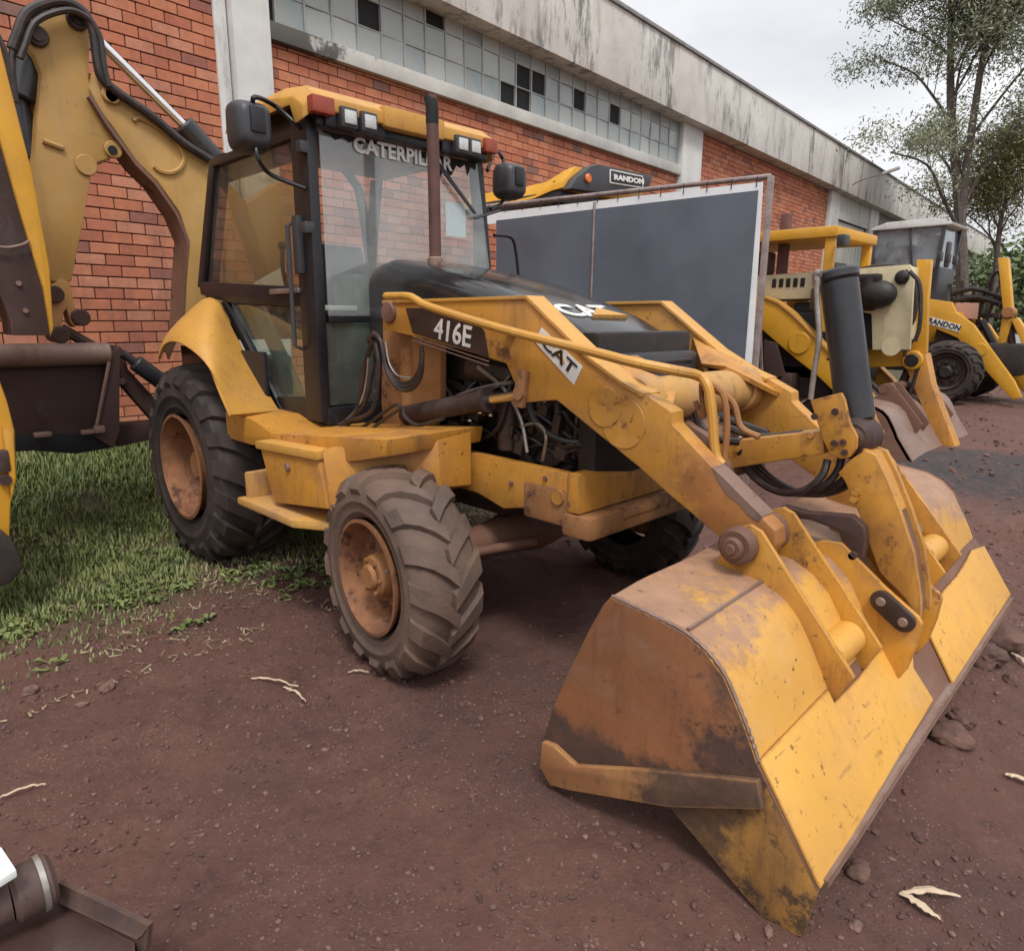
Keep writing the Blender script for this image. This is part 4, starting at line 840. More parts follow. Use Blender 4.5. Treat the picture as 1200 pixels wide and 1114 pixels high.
# hinge plates in two pairs
hp_ = [(1.362, 0.777), (1.382, 0.848), (1.393, 0.893), (1.423, 0.941), (1.474, 0.963), (1.512, 0.949), (1.836, 0.566), (1.792, 0.474), (1.743, 0.494), (1.675, 0.601), (1.555, 0.701)]
def hinge(y0, y1, dz):
    b = B(); b.prism([(x, z+dz) for x, z in hp_], 'y', y0, y1, 0.004); return b.done('hinge_plate', 'yellow', bkt)
for (ya, dz) in ((-0.60, 0.0), (-0.36, 0.012), (0.36, 0.075), (0.60, 0.09)):
    hinge(ya-0.011, ya+0.011, dz)
for sd, dz in ((-1, 0), (1, 0.085)):
    pc = [(1.456, 0.896)][0]
    b = B(); b.cyl((pc[0], sd*0.665, pc[1]+dz), (pc[0], sd*0.611, pc[1]+dz), 0.062, n=28, bevel=0.01); b.cyl((pc[0], sd*0.69, pc[1]+dz), (pc[0], sd*0.665, pc[1]+dz), 0.036, n=24, bevel=0.006); b.cyl((pc[0], sd*0.70, pc[1]+dz), (pc[0], sd*0.69, pc[1]+dz), 0.018, n=20, bevel=0.003)
    b.cyl((pc[0], sd*0.588, pc[1]+dz), (pc[0], sd*0.372, pc[1]+dz), 0.045, n=24); b.cyl((pc[0], sd*0.47, pc[1]+dz), (pc[0], sd*0.40, pc[1]+dz), 0.07, n=24, bevel=0.01); b.done('bucket_pin', 'rust_steel', bkt)
    g0 = [(1.66, 0.662)][0]; g1 = [(1.746, 0.608)][0]; g2 = [(1.509, 0.748)][0]
    b = B(); b.box((g0[0]-0.01, sd*0.48, g0[1]+dz-0.02), (0.05, 0.215, 0.08), ry=0.9, bevel=0.012); b.done('hinge_spacer', 'worn_steel', bkt)
    b = B(); b.cyl((g1[0]-0.01, sd*0.59, g1[1]+dz-0.02), (g1[0]-0.01, sd*0.37, g1[1]+dz-0.02), 0.055, n=24, bevel=0.01); b.done('hinge_boss', 'yellow_clean', bkt)
    b = B(); b.box((g2[0]-0.03, sd*0.48, g2[1]+dz-0.05), (0.30, 0.19, 0.03), ry=0.93, bevel=0.008); b.done('hinge_web', 'rust_steel', bkt)
# centre bracket with its link
cb = [(1.489, 0.798), (1.553, 0.833), (1.62, 0.839), (1.676, 0.797), (1.775, 0.721), (1.888, 0.646), (1.901, 0.626), (1.895, 0.548), (1.876, 0.453), (1.85, 0.401), (1.777, 0.418), (1.71, 0.488), (1.616, 0.604), (1.536, 0.705)]
b = B(); b.prism([(x, z) for x, z in cb], 'y', -0.20, -0.175, 0.005); cbk = b.done('centre_bracket', 'yellow', bkt); b = B(); b.prism([(x, z+0.02) for x, z in cb], 'y', 0.03, 0.055, 0.005); b.done('centre_bracket', 'yellow', bkt)
l0, l1 = [(1.777, -0.215, 0.677)][0], [(1.851, -0.215, 0.627)][0]
b = B(); d_ = (Vector(l1)-Vector(l0)).normalized(); pv = Vector((-d_.z, 0, d_.x)); loop = []
for k in range(9): a = pi/2+pi*k/8; loop.append(Vector(l0)+d_*(0.036*cos(a))+pv*(0.036*sin(a)))
for k in range(9): a = -pi/2+pi*k/8; loop.append(Vector(l1)+d_*(0.036*cos(a))+pv*(0.036*sin(a)))
b.prism([(p.x, p.z) for p in loop], 'y', -0.224, -0.203, 0.003); b.done('pin_keeper', 'decal_dark', bkt)
b = B()
for p in (l0, l1): b.cyl((p[0], -0.232, p[2]), (p[0], -0.2, p[2]), 0.016, n=14, bevel=0.003)
b.done_each('keeper_bolt', 'worn_steel', bkt)

# --- rear fenders: a shell between the outer lip and the cab side
fo = [(-2.364, -1.08, 1.334), (-2.171, -1.08, 1.473), (-1.98, -1.08, 1.447), (-1.812, -1.08, 1.422), (-1.636, -1.08, 1.371), (-1.498, -1.08, 1.296), (-1.394, -1.08, 1.195), (-1.296, -1.08, 1.077)]
fo = [(-2.346, -1.08, 1.34), (-2.213, -1.08, 1.43), (-2.019, -1.08, 1.456), (-1.824, -1.08, 1.427), (-1.636, -1.08, 1.371), (-1.498, -1.08, 1.296), (-1.394, -1.08, 1.195), (-1.295, -1.08, 1.082)]
fi = [(-3.238, -0.72, 1.288), (-2.931, -0.72, 1.517), (-2.639, -0.72, 1.655), (-2.401, -0.72, 1.726), (-2.2, -0.72, 1.696), (-2.024, -0.72, 1.535), (-1.803, -0.72, 1.329), (-1.462, -0.72, 1.057)]
for sd in (-1, 1):
    rows = []
    for p, q in zip(fo, fi):
        p, q = Vector(p), Vector(q); kf = max(0.0, 1-(len(rows)/6.0)**2); m1 = lerp(p, q, 0.12)+Vector((0.01, 0, 0.045))*kf; m2 = lerp(p, q, 0.5)+Vector((0.03, 0, 0.06))*kf; m3 = lerp(p, q, 0.85)+Vector((0.01, 0, 0.03))*kf
        rows.append([Vector((v.x, v.y*-sd, v.z)) for v in (p, m1, m2, m3, q)])
    fine = []
    cols = [crom([r[j] for r in rows], 3) for j in range(5)]
    for i in range(len(cols[0])): fine.append(crom([cols[j][i] for j in range(5)], 2))
    b = B(); b.sheet(fine, 0.018); b.done('fender', 'yellow_clean', M0, angle=50)
    b = B(); b.box((-2.2, sd*0.74, 1.1), (1.3, 0.03, 0.6), bevel=0.01); b.done('fender_liner', 'black_frame', M0)
# --- tool box and step below the cab
zt = 1.0
b = B(); b.prism([(-1.62, 1.06), (-1.28, 1.055), (-1.05, 1.0), (-0.40, 1.06), (0.02, 1.10), (-0.0, 1.02), (-0.30, 0.95), (-1.0, 0.92), (-1.3, 0.9), (-1.62, 0.9)], 'y', -0.98, -0.42, 0.012); b.done('side_deck', 'yellow_arm', M0)
tf = [(-1.031, 0.958), (-0.433, 0.987), (-0.369, 0.729), (-0.905, 0.658)]
b = B(); b.prism([tf[0], tf[1], tf[2], tf[3]], 'y', -1.06, -0.55, 0.012); q = [(-0.718, 0.878)][0]; tbx = b.done('tool_box', 'yellow_arm', M0)
b = B(); b.cyl((q[0], -1.058, q[1]), (q[0], -1.075, q[1]), 0.022, n=18, bevel=0.004); b.done('latch', 'worn_steel', tbx)
b = B(); b.prism([(tf[0][0]-0.01, tf[0][1]+0.012), (tf[1][0]+0.02, tf[1][1]+0.012), (tf[1][0]+0.02, tf[1][1]-0.03), (tf[0][0]-0.01, tf[0][1]-0.03)], 'y', -1.075, -0.56, 0.006); b.done('lid', 'yellow_clean', tbx)
b = B(); b.loft([[Vector((-0.405, -1.05, 1.01)), Vector((-0.405, -0.55, 1.04)), Vector((-0.36, -0.55, 0.70)), Vector((-0.36, -1.05, 0.72))], [Vector((0.02, -0.70, 1.06)), Vector((0.02, -0.5, 1.08)), Vector((0.02, -0.5, 0.82)), Vector((0.02, -0.70, 0.84))]], True, True, 0.01); b.done('tank_front', 'yellow_arm', M0)
st = [(-1.02, -1.16, 0.64), (-0.539, -1.108, 0.64), (-0.57, -0.971, 0.64), (-1.004, -0.968, 0.64)]
st = [(-1.22, -1.12), (-0.60, -1.12), (-0.42, -1.02), (-0.45, -0.7), (-1.2, -0.7)]
b = B(); b.prism(st, 'z', 0.60, 0.64, 0.01); b.box((-1.17, -0.95, 0.70), (0.05, 0.26, 0.16), bevel=0.01); b.box((-0.8, -0.72, 0.72), (0.7, 0.05, 0.25), bevel=0.01); b.done('step', 'yellow_dusty', M0)
b = B(); b.box((-0.8, 0.8, 0.85), (0.8, 0.5, 0.4), bevel=0.03); b.done('fuel_tank', 'yellow_arm', M0)

# --- cab
XF = -1.0
cab_rear = -2.5
YL, YR = 0.64, -0.66
# roof
ry0, ry1 = -0.74, 0.56
b = B()
prof = [(-1.86, 2.69), (-1.83, 2.735), (-1.6, 2.765), (-1.2, 2.765), (-0.99, 2.735), (-0.90, 2.68), (-0.90, 2.615), (-0.985, 2.605), (-1.03, 2.70), (-1.75, 2.70)]
def rs(y, k): return [Vector((x if x < -1.5 else x-(0.05 if abs(k) > 0.9 else 0), y, z-(0.05 if abs(k) > 0.95 else 0.0))) for x, z in prof]
secs = [rs(ry0, -1), rs(ry0+0.05, -0.8), rs(-0.36, 0), rs(0.2, 0), rs(ry1-0.05, 0.8), rs(ry1, 1)]
b.loft(secs, True, True, 0.008); roof = b.done('cab_roof', 'yellow_clean', M0, angle=45)
b = B(); b.box((-0.93, -0.085, 2.655), (0.09, 0.42, 0.11), bevel=0.02); b.done('roof_visor', 'yellow_clean', roof)
b = B(); b.box((-1.01, -0.09, 2.582), (0.13, 1.16, 0.06), bevel=0.015); b.box((-1.50, -0.08, 2.63), (0.9, 1.10, 0.13), bevel=0.01); b.box((-0.955, -0.45, 2.60), (0.07, 0.36, 0.10), bevel=0.01); b.box((-0.955, 0.31, 2.60), (0.07, 0.36, 0.10), bevel=0.01); b.done('header', 'black_frame', roof)
for y in (-0.665, 0.48):
    b = B(); b.box((-0.90, y, 2.63), (0.06, 0.125 if y < 0 else 0.10, 0.08), bevel=0.01); b.done('turn_signal', 'red_lens', roof)
for y in (-0.515, -0.395, 0.25, 0.35):
    b = B(); b.box((-0.905, y, 2.60), (0.06, 0.10, 0.10), bevel=0.012); wlmp = b.done('headlight', 'black_plastic', M0)
    b = B(); b.box((-0.872, y, 2.60), (0.012, 0.07, 0.066), bevel=0.01); b.done('lens', 'lamp_glass', wlmp)
# frame
def strut(b, p, q, sx, sy, bevel=0.008):
    p, q = Vector(p), Vector(q)
    o = [Vector((-sx/2, -sy/2, 0)), Vector((sx/2, -sy/2, 0)), Vector((sx/2, sy/2, 0)), Vector((-sx/2, sy/2, 0))]
    return b.loft([[p+v for v in o], [q+v for v in o]], True, True, bevel)
fr = B()
fr.box((-1.6, YR+0.012, 2.50), (0.98, 0.03, 0.16), bevel=0.01)
strut(fr, (-1.09, YR-0.01, 1.03), (-1.08, YR-0.01, 2.60), 0.17, 0.06)       # front pillar, near side
strut(fr, (-1.05, YL+0.01, 1.3), (-1.05, 0.50, 2.60), 0.09, 0.05)
strut(fr, (-2.50, YR+0.02, 1.72), (-2.16, YR+0.04, 2.60), 0.10, 0.05)
strut(fr, (-2.50, YL-0.02, 1.72), (-2.16, 0.52, 2.60), 0.10, 0.05)
fr.box((-1.03, -0.01, 1.60), (0.05, 1.22, 0.05), bevel=0.008); fr.box((-1.04, -0.01, 1.06), (0.08, 1.3, 0.10), bevel=0.01)
fr.box((-2.3, 0, 1.6), (0.06, 1.2, 0.3), bevel=0.01); fr.box((-1.7, 0, 1.02), (1.4, 1.2, 0.05), bevel=0.01)
fr.box((-1.12, -0.45, 1.2), (0.05, 0.35, 0.3), bevel=0.01); fr.box((-1.12, 0.3, 1.3), (0.05, 0.7, 0.5), bevel=0.01)
frame = fr.done('cab_frame', 'black_frame', M0)
dr = B()
sl = [(-2.546, 1.832), (-1.17, 1.758), (-1.172, 1.666), (-1.764, 1.702), (-2.549, 1.759)]
dr.prism([(-2.56, 1.84), (-1.18, 1.765), (-1.18, 1.66), (-2.1, 1.69), (-2.55, 1.75)], 'y', YR-0.035, YR+0.01, 0.01)      # waist rail
strut(dr, (-2.55, YR-0.01, 1.80), (-2.20, YR, 2.57), 0.09, 0.05); strut(dr, (-2.19, YR-0.012, 1.70), (-1.53, YR-0.012, 1.06), 0.09, 0.045)
dr.prism([(-2.20, 2.57), (-1.12, 2.57), (-1.12, 2.52), (-2.20, 2.52)], 'y', YR-0.03, YR+0.01, 0.008); dr.prism([(-1.56, 1.13), (-1.16, 1.16), (-1.16, 1.02), (-1.50, 1.02)], 'y', YR-0.03, YR+0.01, 0.008)
door = dr.done('door', 'black_frame', M0)
b = B(); b.prism([(-2.47, 1.82), (-1.18, 1.755), (-1.16, 2.53), (-2.18, 2.53)], 'y', YR-0.004, YR, 0); b.done('upper_window', 'glass_side', door, smooth=False)
b = B(); b.prism([(-2.10, 1.68), (-1.18, 1.66), (-1.18, 1.15), (-1.55, 1.12)], 'y', YR-0.004, YR, 0); b.done('lower_window', 'glass_low', door, smooth=False)
hq = [(-1.473, -0.7, 1.746), (-1.156, -0.7, 1.734)]
b = B(); b.box((lerp(hq[0][0], hq[1][0], .5), -0.71, hq[0][2]+0.0), (0.34, 0.025, 0.03), bevel=0.01); b.done('handle', 'steel_tube', door)
b = B(); b.tube([(-1.17, -0.70, 2.10), (-1.17, -0.745, 2.08), (-1.17, -0.745, 1.45), (-1.17, -0.70, 1.43)], 0.012, 8, 1)
b.box((-1.12, -0.712, 1.98), (0.06, 0.04, 0.30), bevel=0.01); b.done('grab_rail', 'black_plastic', frame)
for z in (2.45, 2.06):
    b = B(); b.box((-1.02, YR-0.05, z), (0.05, 0.06, 0.06), bevel=0.01); b.done('hinge', 'black_plastic', frame)
# windshield and the glass around it
b = B(); b.loft([[Vector((XF, YR+0.035, 1.61)), Vector((XF, YL-0.01, 1.61)), Vector((XF, 0.475, 2.545)), Vector((XF, YR+0.035, 2.545))], [Vector((XF-0.005, YR+0.035, 1.61)), Vector((XF-0.005, YL-0.01, 1.61)), Vector((XF-0.005, 0.475, 2.545)), Vector((XF-0.005, YR+0.035, 2.545))]]); ws = b.done('windshield', 'glass_front', M0, smooth=False)
b = B(); 
rn = random.Random(4)
pts = [(YR+0.04, 2.545)]; y = YR+0.04
while y < 0.44: y += 0.02+0.02*rn.random(); pts.append((y, 2.535-0.03*rn.random()-((0.09 if y > 0.16 else 0.0)*rn.random())))
pts.append((0.465, 2.545)); b.prism(pts, 'x', XF+0.0015, XF+0.0022, 0); b.done('sun_strip', 'dark_void', ws, smooth=False)
tq = [(-0.995, -0.426, 2.503), (-0.995, 0.266, 2.493), (-0.995, -0.428, 2.57)]
text('CATERPILLAR', 'windshield_lettering', 'white_print', ws, Vector(tq[0])+Vector((0.003, 0, -0.035)), (0, 1, 0), (0, 0, 1), 0.08, (tq[1][1]-tq[0][1])*1.0, 0.001, bold=0.03)
b = B(); b.prism([(YR+0.03, 1.57), (-0.30, 1.57), (-0.30, 1.12), (YR+0.03, 1.12)], 'x', XF-0.03, XF-0.025, 0); b.done('lower_windshield', 'glass_low', M0, smooth=False)
b = B(); b.prism([(-2.45, 1.80), (-1.08, 1.70), (-1.08, 2.53), (-2.16, 2.53)], 'y', YL-0.05, YL-0.045, 0); b.done('side_window', 'glass_rear', M0, smooth=False)
b = B(); b.loft([[Vector((-2.5, -0.58, 1.80)), Vector((-2.5, 0.55, 1.80)), Vector((-2.2, 0.48, 2.52)), Vector((-2.2, -0.58, 2.52))], [Vector((-2.505, -0.58, 1.80)), Vector((-2.505, 0.55, 1.80)), Vector((-2.205, 0.48, 2.52)), Vector((-2.205, -0.58, 2.52))]]); b.done('rear_window', 'glass_rear', M0, smooth=False)
wq = [(-0.97, -0.049, 2.638), (-0.97, 0.422, 2.244), (-0.97, 0.422, 2.213), (-0.97, 0.646, 2.283)]
b = B(); b.tube([wq[0], wq[1]], 0.008, 6, 1); b.tube([Vector(wq[0])+Vector((0, 0.03, 0)), Vector(wq[1])+Vector((0, 0.015, 0))], 0.005, 6, 1); b.tube([wq[2], wq[3]], 0.008, 6, 1); b.done('wiper', 'black_plastic', ws)
q = [(-1.02, 0.303, 2.196)][0]
b = B(); b.box((XF-0.012, q[1], q[2]), (0.003, 0.16, 0.20), bevel=0); b.done('paper_sheet', 'paper', ws, smooth=False)
# cab inside: seat, steering column with wheel, consoles, levers
b = B(); b.box((-1.75, 0.02, 1.42), (0.48, 0.5, 0.14), bevel=0.05); b.box((-1.98, 0.02, 1.78), (0.12, 0.48, 0.64), ry=-0.15, bevel=0.05); b.box((-1.75, 0.02, 1.2), (0.36, 0.36, 0.3), bevel=0.03); b.box((-1.78, -0.30, 1.62), (0.3, 0.06, 0.05), bevel=0.02); b.done('seat', 'seat_cloth', M0)
b = B(); b.tube([(-1.12, 0.0, 1.2), (-1.2, 0.0, 1.55), (-1.28, 0.0, 1.73)], 0.05, 12); b.lathe([(0.17+0.016*cos(a), 0.016*sin(a)) for a in [2*pi*i/8 for i in range(9)]], (-1.3, 0.0, 1.76), 'z', 28); b.box((-1.3, 0, 1.76), (0.32, 0.03, 0.02)); b.box((-1.3, 0, 1.76), (0.03, 0.32, 0.018)); b.done('steering_wheel', 'black_plastic', M0)
cs = [(-1.05, -0.19, 1.81), (-1.05, -0.221, 1.058), (-1.05, -0.432, 1.076), (-1.05, -0.44, 1.47), (-1.05, -0.331, 1.709)]
b = B(); b.box((-1.25, -0.27, 1.52), (0.24, 0.22, 0.66), bevel=0.04); b.done('console', 'green_console', M0)
b = B(); b.prism([(-2.02, 1.66), (-1.86, 1.67), (-1.42, 1.16), (-1.55, 1.13)], 'y', -0.60, -0.56, 0.01); b.done('door_panel', 'green_console', M0)
pq = [(-1.12, -0.423, 2.393), (-1.12, -0.34, 2.306), (-1.12, -0.314, 2.159), (-1.12, -0.286, 1.904), (-1.12, -0.248, 1.712), (-1.12, -0.2, 1.713), (-1.12, -0.227, 1.907), (-1.12, -0.262, 2.164), (-1.12, -0.295, 2.312), (-1.12, -0.368, 2.4)]
b = B(); b.prism([(p[1], p[2]) for p in pq], 'x', -1.14, -1.11, 0.006); b.done('control_lever', 'black_plastic', M0)
b = B(); b.box((-1.3, -0.48, 1.655), (0.36, 0.24, 0.03), bevel=0.008); b.box((-1.28, -0.02, 1.84), (0.02, 0.17, 0.1), ry=0.4, bevel=0.002); b.done_each('dashboard', 'paper', M0)
b = B(); b.box((-2.1, -0.2, 1.75), (0.1, 0.5, 0.12), bevel=0.03); b.tube([(-2.0, -0.3, 1.6), (-2.05, -0.33, 1.9), (-2.1, -0.3, 2.05)], 0.015); b.ball((-2.1, -0.3, 2.07), 0.03); b.tube([(-2.0, 0.25, 1.6), (-2.05, 0.27, 1.9), (-2.1, 0.25, 2.05)], 0.015); b.ball((-2.1, 0.25, 2.07), 0.03); b.done('rear_levers', 'black_plastic', M0)
# mirrors on both front corners
def mirror(cx, cy, cz, sd, w, h, arm1, arm2):
    b = B(); secs = []
    for x, k in ((-0.085, 0.80), (-0.05, 0.98), (0.0, 1.0), (0.05, 0.93), (0.085, 0.78), (0.095, 0.6)):
        lp = []
        for i in range(20):
            a = 2*pi*i/20; ca, sa = cos(a), sin(a); e = 0.45
            lp.append(Vector((cx+x, cy+w/2*k*math.copysign(abs(ca)**e, ca), cz+h/2*k*math.copysign(abs(sa)**e, sa))))
        secs.append(lp)
    b.loft(secs); m = b.done('mirror', 'black_plastic', M0, angle=45)
    b = B(); b.box((cx+0.095, cy, cz+0.02), (0.02, w*0.4, h*0.5), bevel=0.008); b.done('bracket', 'black_frame', m)
    b = B(); b.tube(arm1, 0.012, 8, 4); b.tube(arm2, 0.011, 8, 4); b.done('mirror_arm', 'black_frame', m)
mp_ = [(-1.104, -0.95, 2.512)][0]; mx_, mz_ = mp_[0], mp_[2]
a1 = [(-1.05, -0.95, 2.602), (-1.017, -0.95, 2.633)]+[(-1.116, -0.8, 2.644)]+[(-1.053, -0.7, 2.548)]
a2 = [(-1.05, -0.95, 2.445), (-1.028, -0.95, 2.356)]+[(-1.103, -0.85, 2.309)]+[(-1.036, -0.7, 2.255)]
mirror(mx_, -0.95, mz_, -1, 0.19, 0.235, a1, a2)
fp = [(-1.161, 0.92, 2.518)][0]
b1 = [(-1.183, 0.9, 2.611), (-1.216, 0.9, 2.681)]+[(-1.075, 0.7, 2.66)]+[(-0.988, 0.55, 2.513)]; b2 = [(-1.199, 0.9, 2.454), (-1.216, 0.9, 2.384)]+[(-1.063, 0.65, 2.303)]
mirror(fp[0], 0.92, fp[2], 1, 0.20, 0.235, b1, b2)
hr_ = [(-1, 0.667, 2.14), (-1, 0.819, 2.141), (-1, 0.869, 2.074), (-1, 0.905, 1.88)]
b = B(); b.tube([Vector(p)+Vector((-.05, 0, 0)) for p in hr_], 0.011, 8, 3); b.done('far_grab_rail', 'black_frame', M0)
# hoses beside the tower
b = B()
for k in range(4):
    o = 0.018*k; Q = [(-0.73, -0.58, 1.166), (-0.741, -0.58, 1.347), (-0.699, -0.58, 1.49), (-0.641, -0.58, 1.526), (-0.582, -0.58, 1.493), (-0.544, -0.58, 1.379), (-0.46, -0.58, 1.297), (-0.347, -0.58, 1.292), (-0.262, -0.58, 1.363), (-0.244, -0.58, 1.474)]
    if k < 3: b.tube([Vector(p)+Vector((o*0.9, -0.01*k, -o*0.9 if i > 4 else -o*0.3)) for i, p in enumerate(Q)][2:], 0.011, 8, 3)
b.tube([(-0.622, -0.6, 1.493), (-0.711, -0.6, 1.349), (-0.774, -0.6, 1.164), (-0.832, -0.6, 1.065), (-0.95, -0.6, 1.004)], 0.014, 8, 4); b.tube([(-0.599, -0.6, 1.485), (-0.642, -0.6, 1.309), (-0.717, -0.6, 1.159), (-0.876, -0.6, 1.051), (-1.004, -0.6, 1.003)], 0.009, 8, 4)
b.tube([(-1.003, -0.6, 1.013), (-0.838, -0.6, 0.993), (-0.626, -0.6, 1.086), (-0.432, -0.6, 1.176), (-0.363, -0.6, 1.122), (-0.26, -0.6, 1.091), (-0.062, -0.6, 1.145)], 0.010, 8, 4); b.tube([(-0.953, -0.62, 1.006), (-0.723, -0.62, 0.995), (-0.559, -0.62, 1.073), (-0.369, -0.62, 1.166)], 0.009, 8, 4); b.tube([(-0.897, -0.62, 1.041), (-0.675, -0.62, 1.101), (-0.59, -0.62, 1.181), (-0.548, -0.62, 1.359), (-0.57, -0.62, 1.477)], 0.012, 8, 4)
b.done('hydraulic_hose', 'hose', M0)
b = B(); b.tube([(-0.663, -0.6, 1.461), (-0.69, -0.6, 1.306), (-0.748, -0.6, 1.175), (-0.856, -0.6, 1.081), (-0.985, -0.6, 1.015)], 0.006, 6, 4); b.tube([(-0.538, -0.58, 1.486), (-0.514, -0.58, 1.38), (-0.444, -0.58, 1.32), (-0.332, -0.58, 1.314)], 0.005, 6, 4); b.done('hose_line', 'steel_tube', M0)

# --- boom and stick, swung out to the near side behind the cab
XB = -3.1
b = B(); b.cyl((-2.95, -0.02, 0.6), (-2.95, -0.02, 1.3), 0.16, n=24, bevel=0.02); b.box((-2.85, 0, 0.85), (0.25, 1.5, 0.25), bevel=0.03); b.done('swing_frame', 'dark_brown', M0)
bo = [(-1.096, 3.129), (-0.989, 3.073), (-0.779, 2.951), (-0.57, 2.811), (-0.385, 2.683), (-0.339, 2.289), (-0.416, 1.421), (-0.713, 1.457), (-0.657, 1.85), (-0.605, 2.142), (-0.651, 2.328), (-0.78, 2.514), (-0.894, 2.618), (-1.032, 2.825), (-1.105, 2.923), (-1.133, 3.017)]
b = B(); b.prism(bo, 'x', -3.10, -2.90, 0.012); bm_ = b.done('boom', 'yellow_dull', M0)
und = [(-1.128, 2.979), (-1.042, 2.824), (-0.895, 2.612), (-0.786, 2.508), (-0.664, 2.321), (-0.605, 2.142), (-0.657, 1.85), (-0.713, 1.457)]
b = B(); P_ = [Vector((-2.905, y, z)) for y, z in und]
b.sheet([[p+Vector((0.0, 0, 0)), p+Vector((-0.19, -0.01, -0.01))] for p in P_], 0.02)
b.sheet([[p+Vector((0.003, 0.0, 0.0)), p+Vector((0.006, -0.018, -0.018))] for p in P_], 0.012); b.done('underside_plate', 'rust_steel', bm_)
b = B(); b.prism([(-0.324, 2.652), (-0.121, 2.45), (0.172, 2.647), (0.333, 2.65), (0.295, 2.091), (-0.099, 1.873), (-0.434, 1.42)], 'x', -3.12, -2.95, 0.012); b.done('boom_base', 'yellow_dull', bm_)
lp = [(-0.882, 2.884), (-0.837, 2.903), (-0.633, 2.811), (-0.583, 2.731), (-0.611, 2.627), (-0.696, 2.576), (-0.768, 2.582), (-0.837, 2.707)]
rc = crom([Vector((-2.894, y, z)) for y, z in [(-0.894, 2.872), (-0.854, 2.895), (-0.776, 2.872), (-0.661, 2.812), (-0.609, 2.76), (-0.587, 2.686), (-0.623, 2.614), (-0.69, 2.577), (-0.751, 2.579), (-0.793, 2.606)]], 4)
b = B(); b.tube(rc, 0.016, 6, 1); b.done('boom_emboss', 'yellow_dull', bm_)
b = B()
for q in [(-1.023, 3.001), (-1.008, 2.999)]: b.cyl((-2.90, q[0], q[1]), (-2.87, q[0], q[1]), 0.045 if q[0] < -10 else 0.05, n=20, bevel=0.006)
for q in [(-0.418, 2.592), (-0.428, 2.48)]: b.cyl((-2.90, q[0], q[1]), (-2.892, q[0], q[1]), 0.014, n=10)
b.done_each('boom_boss', 'yellow_dull', bm_)
# boom cylinder
r0, r1, r2 = [(-3.2, -0.975, 3.42), (-3.2, -0.455, 2.983), (-3.2, -0.176, 2.706)]
b = B(); b.cyl(r1, r2, 0.085, n=24, bevel=0.01); bc = b.done('boom_cylinder', 'cylinder_black', M0)
b = B(); b.cyl(r0, r1, 0.034, n=18); b.done('piston_rod', 'chrome', bc)
# stick
sk = [(-1.455, 3.256), (-1.43, 3.317), (-1.358, 3.401), (-1.273, 3.448), (-1.169, 3.473), (-1.105, 3.462), (-1.073, 3.413), (-1.075, 3.305), (-1.099, 3.103), (-1.095, 2.963), (-1.03, 2.833), (-0.983, 2.705), (-0.996, 2.64), (-1.065, 2.614), (-1.14, 2.576), (-1.168, 2.504), (-1.235, 2.271), (-1.366, 1.823), (-1.472, 1.819), (-1.512, 2.026), (-1.5, 2.483), (-1.463, 2.637), (-1.413, 2.889), (-1.378, 3.064), (-1.383, 3.134)]
sk = [(-1.453, 3.265), (-1.426, 3.309), (-1.37, 3.38), (-1.302, 3.431), (-1.226, 3.457), (-1.154, 3.449), (-1.11, 3.422), (-1.087, 3.37), (-1.096, 3.251), (-1.119, 3.098), (-1.112, 2.99), (-1.03, 2.833), (-0.982, 2.716), (-0.988, 2.657), (-1.044, 2.622), (-1.123, 2.589), (-1.165, 2.531), (-1.235, 2.271), (-1.366, 1.823), (-1.482, 1.818), (-1.509, 1.975), (-1.512, 2.282), (-1.485, 2.535), (-1.446, 2.737), (-1.397, 2.988), (-1.383, 3.063), (-1.408, 3.147), (-1.452, 3.21)]
b = B(); b.prism(sk, 'x', -3.22, -2.94, 0.012); stk = b.done('stick', 'yellow_stick', M0)
b = B()
for q in [(-1.38, 3.261), (-1.149, 3.412)]: b.lathe([(0, 0.045), (0.035, 0.045), (0.035, 0.03), (0.052, 0.03), (0.062, 0.02), (0.062, 0.0)], (-2.94, q[0], q[1]), 'x', 28)
b.done_each('stick_pin', 'engine_metal', stk)
b = B()
for q in [(-1.196, 2.558)]: b.cyl((-2.94, q[0], q[1]), (-2.925, q[0], q[1]), 0.065, n=28, bevel=0.006)
q = [(-1.027, 2.677)][0]; b.cyl((-2.94, q[0], q[1]), (-2.915, q[0], q[1]), 0.055, n=28, bevel=0.006)
w0, w1 = [(-2.935, -1.424, 2.667), (-2.935, -1.317, 2.64)]; b.tube([w0, w1], 0.018, 8, 1); b.done('stick_boss', 'yellow_stick', stk)
b = B(); q = [(-1.036, 2.671)][0]; b.cyl((-2.918, q[0], q[1]), (-2.905, q[0], q[1]), 0.028, n=18); b.done('bore', 'dark_void', stk)
h = [(-2.86, -1.535, 3.134), (-2.86, -1.5, 3.215), (-2.86, -1.442, 3.339), (-2.86, -1.346, 3.42), (-2.86, -1.229, 3.471), (-2.86, -1.14, 3.45), (-2.86, -1.104, 3.403), (-2.86, -1.083, 3.332), (-2.86, -1.081, 3.187), (-2.86, -1.064, 3.083), (-2.86, -0.972, 3.013), (-2.86, -0.775, 2.908), (-2.86, -0.593, 2.779), (-2.86, -0.395, 2.687)]
b = B(); b.tube(h, 0.030, 10, 4); b.tube([Vector(p)+Vector((0.02, 0.03, -0.045)) for p in h[:10]], 0.02, 8, 4); b.tube([(-2.86, -1.444, 3.32), (-2.86, -1.373, 3.376), (-2.86, -1.305, 3.395)], 0.016, 8, 4); b.tube([(-2.86, -1.522, 3.173), (-2.86, -1.549, 3.03), (-2.86, -1.556, 2.845)], 0.02, 8, 4); b.done('boom_hose', 'hose', M0)
s0, s1 = [(-3.1, -1.373, 3.245), (-3.1, -1.478, 2.917)]
